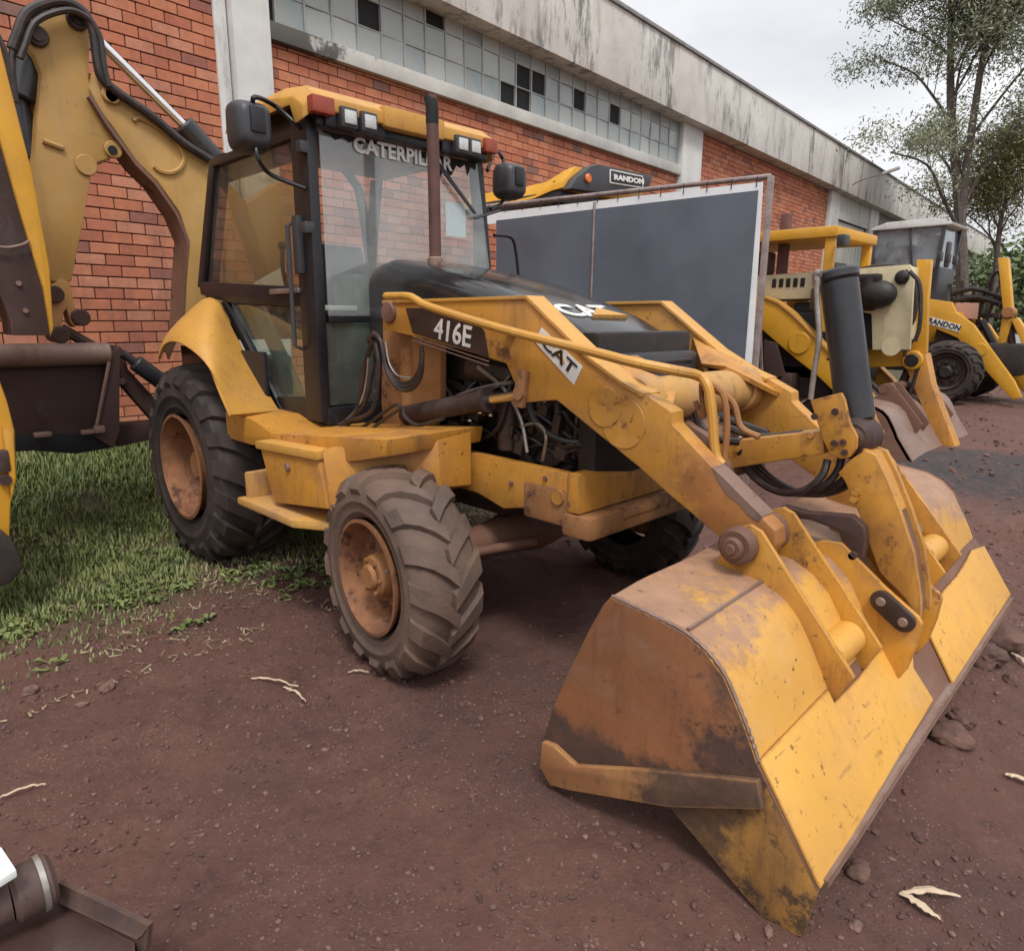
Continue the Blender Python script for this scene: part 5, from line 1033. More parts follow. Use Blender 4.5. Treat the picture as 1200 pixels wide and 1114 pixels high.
b = B(); b.cyl(s0, s1, 0.10, n=22, bevel=0.012); b.cyl(s1, [(-3.1, -1.466, 2.586)][0], 0.05, n=16); b.done('bucket_cylinder', 'cylinder_black', M0)
# bucket linkage and the digging bucket
lkp = [(-1.479, 1.797), (-1.426, 1.847), (-1.381, 1.822), (-1.374, 1.714), (-1.361, 1.577), (-1.386, 1.527), (-1.412, 1.56), (-1.421, 1.647), (-1.444, 1.615), (-1.467, 1.505), (-1.501, 1.462), (-1.518, 1.56)]
b = B(); b.prism(lkp, 'x', -3.05, -2.92, 0.012); lko = b.done('bucket_link', 'yellow_dusty', M0)
b = B()
for q in [(-1.482, 1.738), (-1.349, 1.593), (-1.479, 1.484)]: b.cyl((-3.08, q[0], q[1]), (-2.88, q[0], q[1]), 0.055, n=18, bevel=0.008)
b.tube([(-2.95, -1.458, 1.521), (-2.95, -1.353, 1.448), (-2.95, -1.235, 1.365)], 0.035, 8, 2); b.done('link_pin', 'dark_brown', lko)
t0, t1 = [(-2.9, -1.989, 1.358), (-2.9, -1.207, 1.355)]
b = B(); b.cyl(t0, t1, 0.075, n=26, bevel=0.01); tub = b.done('digging_bucket', 'worn_steel', M0)
bl = [(-1.988, 1.32), (-1.219, 1.319), (-1.328, 0.825), (-1.379, 0.789), (-2.055, 0.825)]
b = B(); b.prism(bl, 'x', -3.12, -2.95, 0.01); b.box((-3.3, -1.5, 0.95), (0.5, 0.7, 0.4), bevel=0.05); b.done('inner_plate', 'dark_brown', tub)
e = [(-2.85, -1.218, 1.334), (-2.85, -1.354, 0.869), (-2.85, -1.367, 0.8), (-2.85, -1.262, 0.704), (-2.85, -1.211, 0.824), (-2.85, -1.151, 1.367), (-2.85, -1.173, 1.413)]
b = B(); b.prism([(p[1], p[2]) for p in e], 'x', -3.25, -2.86, 0.008); b.done('bucket_side', 'dark_brown', tub)
b = B(); q0, q1 = [(-2.84, -1.23, 1.301), (-2.84, -1.356, 0.87)]; b.tube([q0, q1], 0.012, 6, 1); b.done('side_edge', 'worn_steel', tub); b = B(); b.box(Vector([(-2.84, -1.343, 0.851)][0]), (0.05, 0.07, 0.05), bevel=0.012); b.box(Vector([(-2.84, -1.416, 0.842)][0]), (0.05, 0.08, 0.03), bevel=0.01); b.box(Vector([(-2.84, -1.669, 0.853)][0]), (0.05, 0.10, 0.03), ry=0.1, bevel=0.01); b.done_each('bucket_tooth', 'worn_steel', tub)  # side_edge: light along the plate edge put in as a paler line
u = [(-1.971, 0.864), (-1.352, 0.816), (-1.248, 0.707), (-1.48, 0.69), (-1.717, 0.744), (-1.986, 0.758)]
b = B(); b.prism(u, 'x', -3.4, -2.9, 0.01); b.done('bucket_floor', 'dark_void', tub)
# stabiliser behind the rear wheel
XS = -3.05
b = B(); s_ = [(-1.141, 1.383), (-1.09, 1.399), (-1.067, 1.357), (-1.058, 1.236), (-0.845, 0.934), (-0.862, 0.762), (-0.905, 0.812), (-1.124, 1.142), (-1.141, 1.192)]; b.prism(s_, 'x', XS-0.1, XS, 0.008)
s2_ = [(-1.18, 0.84), (-0.855, 0.832), (-0.867, 0.717), (-1.186, 0.679)]; b.prism(s2_, 'x', XS-0.2, XS, 0.01); stb = b.done('stabiliser', 'dark_brown', M0)
k0, k1, k2 = [(-2.98, -1.105, 1.349), (-2.98, -1.029, 1.286), (-2.98, -0.828, 1.104)]
b = B(); b.cyl(k1, k2, 0.06, n=18, bevel=0.01); b.cyl(k0, k1, 0.03, n=14); b.done('stabiliser_cylinder', 'cylinder_black', stb)
b = B(); q = [(-3.05, -1.112, 1.148)][0]; b.cyl((XS, q[1], q[2]), (XS+0.03, q[1], q[2]), 0.025, n=14, bevel=0.006); b.done('stabiliser_pin', 'worn_steel', stb)

# ================================================================ NEIGHBOURING MACHINE AT THE LEFT EDGE
nb = thing('backhoe_stick', (-2.3, -2.0, 0), 'dark digging stick with a bright yellow flange and leg, cut by the left edge', 'backhoe arm')
b = B(); b.prism([(-1.916, 3.001), (-1.775, 2.498), (-1.738, 2.203), (-1.673, 1.747), (-1.668, 1.494), (-1.852, 1.497), (-1.849, 1.579), (-1.877, 1.714), (-2.09, 1.751)], 'x', -2.5, -2.25, 0.01); b.done('stick', 'dark_brown', nb)
b = B(); b.prism([(-1.823, 3.209), (-1.717, 2.962), (-1.698, 2.775), (-1.655, 2.37), (-1.633, 1.877), (-1.654, 1.542), (-1.672, 1.49), (-1.677, 1.747), (-1.742, 2.2), (-1.778, 2.494), (-1.866, 2.894)], 'x', -2.5, -2.23, 0.008); b.done('flange', 'randon_yellow', nb)
b = B()
for q in [(-1.787, 1.775), (-1.774, 1.63)]: b.cyl((-2.25, q[0], q[1]), (-2.235, q[0], q[1]), 0.014, n=8)
b.done_each('bolt', 'worn_steel', nb)
b = B(); b.tube([(-2.22, -1.887, 1.962), (-2.22, -1.813, 1.959), (-2.22, -1.741, 1.982), (-2.22, -1.715, 2.001)], 0.008, 6, 3); b.done('wire', 'worn_steel', nb)
b = B(); b.prism([(-2.14, 1.35), (-1.979, 1.299), (-1.957, 1.165), (-1.944, 1), (-1.97, 0.743), (-2.012, 0.618), (-2.053, 0.363), (-2.278, 0.347)], 'x', -2.15, -2.0, 0.015); b.prism([(-2, 1.037), (-1.956, 1.005), (-1.977, 0.759), (-2.01, 0.647), (-2.005, 0.856)], 'x', -2.0, -1.97, 0.006); lg = b.done('stabiliser_leg', 'randon_yellow', nb)
b = B(); q = [(-1.98, -2.026, 0.857)][0]; b.box((-1.98, q[1], q[2]), (0.04, 0.07, 0.12), bevel=0.015); b.cyl((-2.0, q[1], q[2]-0.1), (-1.96, q[1], q[2]-0.1), 0.03, n=14); b.done('latch', 'dark_brown', lg)
b = B(); b.prism([(-2.27, 0.45), (-2.085, 0.501), (-2.047, 0.446), (-2.021, 0.353), (-2.02, 0.27), (-2.086, 0.204), (-2.307, 0.181)], 'x', -2.2, -1.9, 0.02); b.done('foot_pad', 'rubber_dark', nb)
b = B(); b.box((-2.3, -2.5, 1.0), (0.5, 0.62, 1.1), bevel=0.04); b.prism([(-2.22, 1.3), (-2.75, 1.5), (-2.9, 2.9), (-2.45, 3.1), (-2.05, 2.75), (-2.3, 2.5)], 'x', -2.55, -2.3, 0.02); b.done('rear_frame', 'randon_yellow', nb)
b = B(); b.tube([(-2.4, -1.725, 2.637), (-2.4, -1.673, 2.858), (-2.4, -1.672, 2.982), (-2.4, -1.709, 3.095)], 0.02, 8, 4); b.done('hose', 'hose', nb)

# rusty bucket corner, lower left, close to the camera
rb = thing('loader_bucket', (0.55, -2.3, 0), 'rusty brown bucket corner with a hinge tube lying on the earth at the lower left', 'bucket')
a0, a1, a2 = [(0.674, -2.625, 0.3), (0.678, -2.515, 0.3), (0.675, -2.43, 0.3)]
b = B(); b.cyl(a0, a1, 0.052, n=26); b.cyl(a1, a2, 0.062, n=28, bevel=0.01); b.done('hinge_tube', 'brown_steel', rb)
v = Vector(a2)-Vector(a1); v.normalize()
b = B(); c_ = Vector(a2)-v*0.025; b.cyl(c_-v*0.006, c_+v*0.006, 0.066, n=28); b.done('collar', 'steel_tube', rb)
sp_ = [(0.631, -2.421, 0.24), (0.915, -2.297, 0.24)]+[(0.83, -2.313, 0.12), (0.866, -2.48, 0.12), (0.8, -2.546, 0.12)]
b = B(); A_ = [Vector(p) for p in [(0.651, -2.419, 0.26), (0.794, -2.361, 0.26), (0.935, -2.305, 0.26)]]; L_ = [Vector(p) for p in [(0.673, -2.425, 0.22), (0.799, -2.374, 0.22), (0.91, -2.327, 0.22)]]
b.sheet([A_, [lerp(p, q, .5)+Vector((0, 0, -0.005)) for p, q in zip(A_, L_)], L_], 0.012)
D_ = [p+Vector((-0.05, -0.03, -0.25)) for p in A_]; b.sheet([A_, D_], 0.012); b.done('side_plate', 'brown_steel', rb)
b = B(); E_ = [Vector(p) for p in [(0.618, -2.43, 0.2), (0.895, -2.328, 0.2), (1.161, -2.421, 0.2), (0.893, -2.69, 0.2), (0.556, -2.656, 0.2)]]; b.loft([[p for p in E_], [p+Vector((0, 0, -0.12)) for p in E_]]); b.done('floor_plate', 'dark_brown', rb)
ws_ = thing('painted_panel', (0.4, -2.45, 0), 'corner of a pale mint painted panel behind the rusty tube at the lower left', 'panel')
P4 = [Vector(p) for p in [(0.476, -2.586, 0.42), (0.654, -2.511, 0.42), (0.755, -2.501, 0.42), (0.768, -2.548, 0.42), (0.744, -2.616, 0.42)]]
b = B(); b.loft([P4, [p+Vector((0, 0, -0.02)) for p in P4]], True, True, 0.004); b.done('sheet', 'paper', ws_)
b = B(); b.cyl(P4[0]+Vector((-.05, -0.02, -0.02)), P4[0]+Vector((-.05, -0.02, -0.42)), 0.02, n=10); b.done('leg', 'frame_rusty', ws_)

# ================================================================ GREY BANNER PANEL
pn = thing('banner_panel', (-1.5, 2.9, 0), 'large slate grey banner with a white border in a rusty tube frame', 'banner')
pd = Vector((2.64, 0.57, 0)).normalized(); pnn = Vector((pd.y, -pd.x, 0))
def nloft(b, P, o0, o1): b.loft([[Vector(p)+pnn*o0 for p in P], [Vector(p)+pnn*o1 for p in P]])
cvs = [(-3.156, 2.566, 2.594), (-3.03, 2.594, 2.594), (-0.45, 3.151, 2.658), (-0.414, 3.158, 1.339)]
g0 = Vector(cvs[3]); cv = [Vector(cvs[0]), Vector(cvs[1]), Vector(cvs[2]), Vector((g0.x, g0.y, 0.35)), Vector((cvs[0][0], cvs[0][1], 0.35))]
rows = []
for i in range(49):
    t = i/48; row = []
    for j in range(31):
        u = j/30; top = lerp(cv[1], cv[2], t); bot = Vector((top.x, top.y, 0.35)); p = lerp(top, bot, u)
        k = min(1, 6*min(t, 1-t, u, 1-u)+0.15); w = 0.036*noise.noise(Vector((t*5, u*3, 1)))+0.016*noise.noise(Vector(((t*1.2+u)*9, (t-u)*2.2, 4)))*(0.3+sstep(.4, 1, t)*sstep(.3, 1, u)*2)
        row.append(p+pnn*(0.004+k*w))
    rows.append(row)
b = B(); b.sheet(rows, 0.004); b.done('canvas', 'canvas_grey', pn, angle=70)
o_ = [(-3.178, 2.562, 2.672), (-3.04, 2.591, 2.67), (-0.418, 3.157, 2.722), (-0.368, 3.168, 1.296)]
wh_ = [Vector(o_[0]), Vector(o_[2]), Vector((o_[3][0], o_[3][1], 0.28)), Vector((cvs[0][0], cvs[0][1], 0.28))]
inn = [cv[1]+Vector((0, 0, -0.01)), cv[2]+Vector((0, 0, -0.01)), cv[3], cv[4]]; inn = [Vector((cv[0].x, cv[0].y, cv[0].z-0.03)), inn[1]-pd*0.05-Vector((0, 0, .03)), inn[2]-pd*0.05+Vector((0, 0, .04)), inn[3]+Vector((0, 0, .04))]
b = B()
for i in range(4):
    j = (i+1) % 4; nloft(b, [wh_[i], wh_[j], inn[j], inn[i]], -0.004, -0.001)
b.done('border', 'canvas_white', pn, smooth=False)
f_ = [(-3.231, 2.55, 2.743), (-0.365, 3.169, 2.763)]
tR = Vector(f_[1]); tL = Vector(f_[0])
b = B(); b.cyl(tL+pnn*-0.02, tR+pnn*-0.02, 0.022, n=12); b.box((tR+Vector((tR.x, tR.y, 0.0)))*0.5+Vector((0, 0, 0))-pnn*0.02, (0.05, 0.05, tR.z), rz=atan2(pd.y, pd.x), bevel=0.006)
b.cyl(Vector((tL.x, tL.y, 0))-pnn*0.02, tL-pnn*0.02, 0.022, n=12); b.cyl(Vector((tL.x, tL.y, 0.3))-pnn*0.02, Vector((tR.x, tR.y, 0.3))-pnn*0.02, 0.022, n=12)
for q in (tL, tR): b.tube([Vector((q.x, q.y, 1.6))-pnn*0.03, Vector((q.x, q.y, 0.05))-pnn*0.8], 0.02, 8, 1)
b.done('frame', 'frame_rusty', pn)
m_ = [(-1.926, 2.832, 2.684), (-1.946, 2.828, 1.837)]
b = B(); b.cyl(Vector(m_[0])+pnn*0.012, Vector((m_[1][0], m_[1][1], 0.2))+pnn*0.012, 0.012, n=10); b.done('middle_post', 'frame_rusty', pn)
b = B()
for k in range(14):
    p = lerp(tL, tR, (k+0.5)/14); b.tube([p-pnn*0.02+Vector((0, 0, 0.022)), p+pnn*0.008, p+Vector((0, 0, -0.075))+pnn*0.006], 0.004, 5, 1)
b.done_each('tie', 'hose', pn)

# ================================================================ YELLOW CAB ROOF BEHIND THE BANNER
XR = -2.4
rf = thing('backhoe_loader', (XR-1, 4.2, 0), 'backhoe hidden by the grey banner, only its yellow roof and black lettered front showing', 'backhoe loader', LOADERS)
ff_ = [(3.016, 2.885), (3.118, 3.003), (3.333, 3.14), (3.473, 3.185), (4.485, 3.208), (4.411, 3.079), (3.681, 2.909)]
b = B(); b.prism(ff_, 'x', XR-0.12, XR, 0.02); fro = b.done('roof_front', 'black_plastic', rf)
ztop = ff_[2][1]; zlow = ff_[0][1]; yl = ff_[0][0]; yr = ff_[4][0]
b = B(); secs = []
for k, (x, dz) in enumerate(((XR-0.10, 0.0), (XR-0.25, -0.02), (XR-0.5, -0.10), (XR-0.9, -0.12), (XR-1.7, -0.10))):
    secs.append([Vector((x, yl, zlow+0.02+dz*0.6)), Vector((x, yl+0.03, zlow+0.1+dz)), Vector((x, yl+0.2, ztop+dz)), Vector((x, yr-0.2, ztop+dz)), Vector((x, yr, zlow+0.1+dz)), Vector((x, yr, zlow+0.02+dz*0.6))])
b.loft(secs, True, True, 0.01); b.done('roof', 'randon_yellow', rf)
b = B(); b.box((XR-0.95, (yl+yr)/2, zlow-0.05), (1.6, yr-yl-0.05, 0.12), bevel=0.02); b.done('roof_lining', 'black_plastic', rf)
q = [(-2.38, 3.286, 3.015)][0]; b = B(); b.cyl((XR-0.005, q[1], q[2]), (XR+0.03, q[1], q[2]), 0.045, n=20, bevel=0.01); b.done('orange_lamp', 'orange_lens', fro)
sq = [(-2.385, 3.662, 3.152), (-2.385, 4.262, 3.166), (-2.385, 4.272, 3.05), (-2.385, 3.669, 3.025)]
b = B(); fr_ = [(p[1], p[2]) for p in sq]
for (p, q) in zip(fr_, fr_[1:]+fr_[:1]): b.tube([(XR+0.003, p[0], p[1]), (XR+0.003, q[0], q[1])], 0.008, 6, 1)
b.done('name_frame', 'white_print', fro)
text('RANDON', 'name_lettering', 'white_print', fro, Vector(sq[3])+Vector((0.018, 0.03, 0.03)), Vector(sq[2])-Vector(sq[3]), (0, 0, 1), (sq[0][2]-sq[3][2])-0.07, (sq[2][1]-sq[3][1])-0.05, 0.002, bold=0.045)
b = B()
for y in (yl+0.1, yr-0.1):
    for x in (XR-0.25, XR-1.5): b.box((x, y, 2.0), (0.08, 0.08, 2.0), bevel=0.01)
b.done_each('cab_post', 'black_plastic', rf)
b = B(); b.box((XR-0.9, (yl+yr)/2, 1.1), (1.7, 0.9, 0.8), bevel=0.05); b.box((XR+0.6, (yl+yr)/2, 1.2), (1.6, 0.7, 0.6), bevel=0.06); b.done('body', 'randon_yellow', rf)
b = B()
for y in (yl-0.05, yr+0.05):
    b.lathe([(0.3, -0.15), (0.6, -0.17), (0.66, -0.1), (0.66, 0.1), (0.6, 0.17), (0.3, 0.15)], (XR-1.2, y, 0.9), 'y', 32); b.lathe([(0.22, -0.11), (0.44, -0.13), (0.48, -0.07), (0.48, 0.07), (0.44, 0.13), (0.22, 0.11)], (XR+0.9, y, 0.72), 'y', 32)
b.done_each('tyre', 'rubber_dark', rf)

# ================================================================ SECOND BACKHOE: CREAM HOOD, YELLOW ARMS
YC = 6.0
r1 = thing('backhoe_loader', (-1.2, YC, 0), 'cream hooded backhoe loader with bright yellow arms parked right behind the grey banner', 'backhoe loader', LOADERS)
na = [(-1.582, 1.901), (-1.408, 1.873), (-1.235, 1.807), (-1.062, 1.69), (-0.92, 1.566), (-0.707, 1.369), (-0.209, 0.922), (0.166, 0.519), (0.111, 0.41), (-0.266, 0.634), (-0.716, 0.994), (-0.959, 1.157), (-1.19, 1.327), (-1.382, 1.472), (-1.551, 1.55)]
for y0, y1 in ((5.45, 5.55), (6.45, 6.55)):
    b = B(); b.prism(na, 'y', y0, y1, 0.012); aa = b.done('loader_arm', 'randon_yellow', r1)
    b = B(); tpp = na[1:8]; b.prism([(x+0.004, z+0.010) for x, z in tpp]+[(x-0.006, z-0.02) for x, z in tpp[::-1]], 'y', y0-0.02, y1+0.02, 0.004); b.done('top_flange', 'yellow_clean', aa)
    q = [(-0.938, 1.344)][0]; b = B(); b.cyl((q[0], y0-0.02, q[1]), (q[0], y0+0.01, q[1]), 0.125, n=30, bevel=0.006); b.done('arm_boss', 'randon_yellow', aa)
cp_ = [(-0.569, 2.151), (0.078, 2.174), (0.127, 2.104), (0.184, 1.301), (-0.187, 1.288), (-0.239, 1.672), (-0.523, 1.727)]
b = B(); b.prism(cp_, 'y', 5.58, 5.64, 0.012); fp_ = b.done('front_plate', 'cream', r1)
b = B(); q = [(-0.177, 5.5, 1.875)][0]; b.ball(q, 0.2, 16, (1, 0.6, 0.75)); q2 = [(-0.273, 5.5, 2.046)][0]; b.box(q2, (0.24, 0.12, 0.09), bevel=0.03); b.cyl((q2[0], q2[1], q2[2]), (q2[0], q2[1], q2[2]-0.2), 0.08); b.box((q[0]-0.12, 5.56, q[2]-0.02), (0.2, 0.1, 0.3), bevel=0.04); b.done('muffler', 'engine_dark', fp_)
q = [(0.027, 5.56, 2.047)][0]; b = B(); b.ball(q, 0.075, 12, (1, 0.5, 1)); b.done('horn', 'engine_dark', fp_)
b = B(); b.prism([(-0.481, 1.885), (-0.276, 1.881), (-0.209, 1.296), (-0.416, 1.289)], 'y', 5.655, 5.7, 0); b.done('opening', 'dark_void', fp_)
hs_ = [(-1.705, 2.118), (-0.903, 2.145), (-0.805, 2.029), (-0.843, 1.843), (-1.68, 1.835)]
b = B(); b.prism(hs_, 'y', 5.58, 6.4, 0.02); b.done('hood', 'cream', r1)
hb_ = [(-0.978, 2.163), (0.073, 2.17), (0.135, 1.387), (-0.897, 1.36)]
b = B(); b.prism(hb_, 'y', 5.72, 6.4, 0.03); b.done('engine_cover', 'cream', r1)
b = B(); b.box((-1.0, YC, 1.3), (1.3, 0.8, 0.8), bevel=0.04); b.box((-1.8, YC, 0.9), (2.4, 0.8, 0.4), bevel=0.04); b.done('engine', 'engine_dark', r1)
# canopy
cr = [(-1.459, 5.4, 2.581), (-0.607, 5.4, 2.603)]; zr = cr[1][2]
b = B(); b.box((cr[1][0]-0.9, YC+0.0, zr-0.06), (1.8, 1.3, 0.12), bevel=0.03); b.done('canopy', 'randon_yellow', r1)
b = B()
for y in (5.42, 6.55):
    b.box((cr[1][0]-0.08, y, 2.0), (0.1, 0.08, zr*2-4.16), bevel=0.01); b.box((cr[1][0]-1.6, y, 2.0), (0.1, 0.08, zr*2-4.16), bevel=0.01)
b.done_each('canopy_post', 'randon_yellow', r1)
b = B(); b.box((cr[1][0]-1.1, YC+0.1, 1.5), (1.2, 0.8, 0.5), bevel=0.03); b.done('cab_base', 'cream', r1)
b = B()
for k in range(3): q = [(-2, 9.255, 3.026), (-2, 9.692, 3.065), (-2, 10.123, 3.077)][k]; b.box((cr[1][0]+0.03, q[1], zr-0.08), (0.06, 0.12, 0.13), bevel=0.01)
q = [(-0.466, 5.5, 2.285)][0]; b.done_each('cab_lamp', 'black_plastic', r1)
b = B(); b.box((cr[1][0]-0.15, 5.9, 1.98), (0.14, 0.4, 0.55), ry=-0.1, bevel=0.06); b.box((cr[1][0]-0.35, 5.9, 1.75), (0.4, 0.42, 0.12), bevel=0.04); b.done('seat', 'seat_cloth', r1)
e_ = [(-1.391, 5.7, 2.821), (-1.286, 5.7, 2.149)]
b = B(); b.box((lerp(e_[0][0], e_[1][0], .5), 5.7, (e_[0][2]+e_[1][2])/2-0.1), (0.10, 0.12, e_[0][2]-e_[1][2]+0.2), bevel=0.02); b.box((e_[1][0]-0.3, 5.7, e_[1][2]+0.12), (0.24, 0.2, 0.26), bevel=0.03); b.done('exhaust_pipe', 'exhaust_rust', r1)
up_ = [(0.042, 2.248), (0.182, 2.24), (0.202, 1.817), (0.255, 1.258), (0.096, 1.252), (0.081, 1.864)]
b = B(); b.prism(up_, 'y', 5.92, 6.02, 0.01); b.done('tilt_arm', 'randon_yellow', r1)
q = [(0.145, 1.18)][0]
b = B(); b.cyl((q[0], 5.85, q[1]), (q[0], 6.15, q[1]), 0.105, n=24, bevel=0.01); b.done('pin_collar', 'randon_yellow', r1); b = B(); b.cyl((q[0], 5.83, q[1]), (q[0], 6.17, q[1]), 0.07, n=24, bevel=0.008); b.done('tilt_pin', 'engine_dark', r1)
b = B(); b.prism([(0.045, 1.25), (0.255, 1.258), (0.354, 0.932), (0.685, 0.24), (0.674, 0.144), (0.568, 0.147), (0.171, 0.919), (0.08, 1.102)], 'y', 5.90, 6.12, 0.01); lv = b.done('tilt_lever', 'yellow_arm', r1)
b = B(); b.prism([(-0.475, 1.454), (-0.399, 1.446), (-0.269, 1.267), (0.083, 1.271), (0.102, 1.113), (-0.432, 1.066)], 'y', 5.88, 6.08, 0.01); b.done('tilt_crossbar', 'randon_yellow', r1)
b = B(); b.tube([(-0.554, 5.8, 2.143), (-0.29, 5.8, 2.186), (-0.07, 5.8, 2.14), (0.07, 5.8, 2.012), (0.125, 5.8, 1.834), (0.124, 5.8, 1.637), (0.094, 5.8, 1.547)], 0.025, 8, 4); b.tube([(-0.464, 5.8, 2.157), (-0.161, 5.8, 2.189), (0.045, 5.8, 2.083), (0.136, 5.8, 1.878), (0.152, 5.8, 1.815)], 0.02, 8, 4); b.tube([(0.145, 5.8, 1.403), (0.089, 5.8, 1.31), (0.083, 5.8, 1.218)], 0.02, 8, 3); b.done('hose', 'hose', r1)
def wheel_simple(parent, c, R, rr, w, side, rimmat, tm='rubber'):
    t = tyre_bm(c, R, rr, w, 18, side, 0.03, 0.2).done('wheel', tm, parent, angle=40); o = side*w*0.5
    b = B(); b.lathe([(rr, o-side*0.01), (rr, o), (rr-0.03, o-side*0.02), (rr-0.05, o-side*0.08), (0.12, o-side*0.07), (0, o-side*0.07)], c, 'y', 32); ri = b.done('rim', rimmat, t)
    b = B(); b.cyl((c[0], c[1]+o-side*0.07, c[2]), (c[0], c[1]+o+side*0.0, c[2]), 0.12, 0.09, 16, bevel=0.01)
    for k in range(8): a = 2*pi*k/8; b.box((c[0]+0.155*cos(a), c[1]+o-side*0.05, c[2]+0.155*sin(a)), (0.05, 0.06, 0.05), bevel=0.008)
    b.done('hub', 'engine_dark', t)
qw = [(-1.067, 5.62, 0.893)][0]
wheel_simple(r1, (qw[0], 5.78, qw[2]), 0.50, 0.30, 0.30, -1, 'cream', 'rubber_dark'); wheel_simple(r1, (qw[0], 6.85, qw[2]), 0.50, 0.30, 0.30, 1, 'cream', 'rubber_dark')
wheel_simple(r1, (qw[0]-2.0, 5.30, 0.98), 0.70, 0.36, 0.42, -1, 'cream', 'rubber_dark'); wheel_simple(r1, (qw[0]-2.0, 6.75, 0.98), 0.70, 0.36, 0.42, 1, 'cream', 'rubber_dark')
b = B(); b.box((qw[0], 6.0, qw[2]), (0.2, 1.2, 0.2), bevel=0.04); b.box((qw[0]-2.0, 6.0, 0.98), (0.25, 1.2, 0.25), bevel=0.05); b.done_each('axle', 'dark_brown', r1)
b = B(); b.prism([(-1.347, 1.374), (-1.187, 1.339), (-1.05, 0.969), (-1.174, 0.861), (-1.309, 0.954)], 'y', 5.4, 5.42, 0.005); b.done('side_plate', 'dark_brown', r1)
def small_bucket(parent, dx, dy, dz, main, endm):
    S = lambda p, t: Vector((p[0]+dx, dy-1.14+2.28*t, p[1]+dz))
    P = NP+[(NP[-1][0]-0.04, NP[-1][1]-0.12)]
    b = B(); b.sheet([[S(p, t) for t in (0, .3, .5, .7, 1)] for p in P], 0.03); k = b.done('bucket', main, parent, angle=45)
    for y in (dy-1.14, dy+1.12):
        b = B(); b.prism([(x+dx, z+dz) for x, z in EP+[(p[0], p[1]) for p in P]+[(EP[0][0]+0.1, EP[0][1]-0.1)]], 'y', y, y+0.025, 0.003); b.done('end_plate', endm, k)
    for y in (-0.6, -0.36, 0.36, 0.6):
        b = B(); b.prism([(x+dx, z+dz) for x, z in hp_], 'y', dy+y-0.012, dy+y+0.012, 0.003); b.done('hinge_plate', endm, k)
    b = B(); q = hp_[3]; b.cyl((q[0]+dx, dy-0.62, q[1]+dz-0.04), (q[0]+dx, dy+0.62, q[1]+dz-0.04), 0.05); b.done('bucket_pin', endm, k)
b = B(); b.cyl([(-0.604, 5.5, 1.2)][0], [(-0.06, 5.6, 0.735)][0], 0.06, n=16); b.done('lift_cylinder', 'dark_brown', r1)
b = B(); b.cyl([(-0.06, 5.6, 0.735)][0], [(0.152, 5.6, 0.548)][0], 0.03, n=12); b.done('piston_rod', 'chrome', r1)
b = B(); b.cyl([(0.104, 6, 1.146)][0], [(-0.067, 6, 0.506)][0], 0.045, n=14); b.done('tilt_cylinder', 'dark_brown', r1)
b = B(); b.tube([(-0.4, 5.6, 1.374), (-0.296, 5.6, 1.096), (-0.122, 5.6, 0.9), (0.111, 5.6, 0.75)], 0.022, 8, 4); b.tube([(-0.326, 5.6, 1.358), (-0.232, 5.6, 1.005), (0.022, 5.6, 0.78), (0.178, 5.6, 0.756)], 0.018, 8, 4); b.tube([(0.204, 5.9, 1.109), (0.154, 5.9, 0.825), (0.039, 5.9, 0.623)], 0.02, 8, 4); b.tube([(0.11, 5.5, 2.1), (0.223, 5.5, 1.953), (0.27, 5.5, 1.568), (0.244, 5.5, 1.393)], 0.022, 8, 4); b.done('loader_hose', 'hose', r1)
b = B()
for k in range(6): b.cyl((-0.62+0.0*k, 5.57, 1.05+0.16*k), (-0.62, 5.585, 1.05+0.16*k), 0.02, n=8)
for q in [(-0.444, 5.575, 2.091), (0.056, 5.575, 2.106)]: b.cyl(q, (q[0], q[1]+0.02, q[2]), 0.02, n=8)
b.done_each('panel_bolt', 'engine_metal', r1)
b = B()
for k in range(5): q = [(-1.383, 5.57, 2.029)][0]; b.box((q[0]+0.02+0.085*k, 5.577, q[2]), (0.05, 0.012, 0.10), bevel=0.004)
b.done_each('vent', 'engine_dark', r1)
b = B(); q = [(-0.77, 5.45, 1.886)][0]; b.box((q[0], 5.5, q[2]-0.05), (0.2, 0.12, 0.25), bevel=0.03); b.done('battery_box', 'dark_brown', r1)
q = [(-0.596, 5.4, 2.418)][0]; b = B(); b.box((q[0]+0.06, 5.36, q[2]+0.02), (0.09, 0.16, 0.12), bevel=0.02); b.done('work_lamp', 'black_plastic', r1)
q = [(0.001, 5.57, 1.331)][0]; b = B(); b.cyl((q[0], 5.575, q[2]), (q[0], 5.59, q[2]), 0.10, n=28); b.done('round_cover', 'cream', r1)
small_bucket(r1, -1.36, YC-0.1, 0.0, 'worn_steel', 'rust_steel')
b = B(); b.tube([(0.006, 6, 0.345), (0.122, 6, 0.428), (0.358, 6, 0.262), (0.424, 6, 0.076), (0.352, 6, -0.033)], 0.02, 8, 3); b.cyl([(-0.118, 5.9, 0.431)][0], [(0.093, 5.9, 0.609)][0], 0.07, n=16); b.done('link', 'rust_steel', r1)

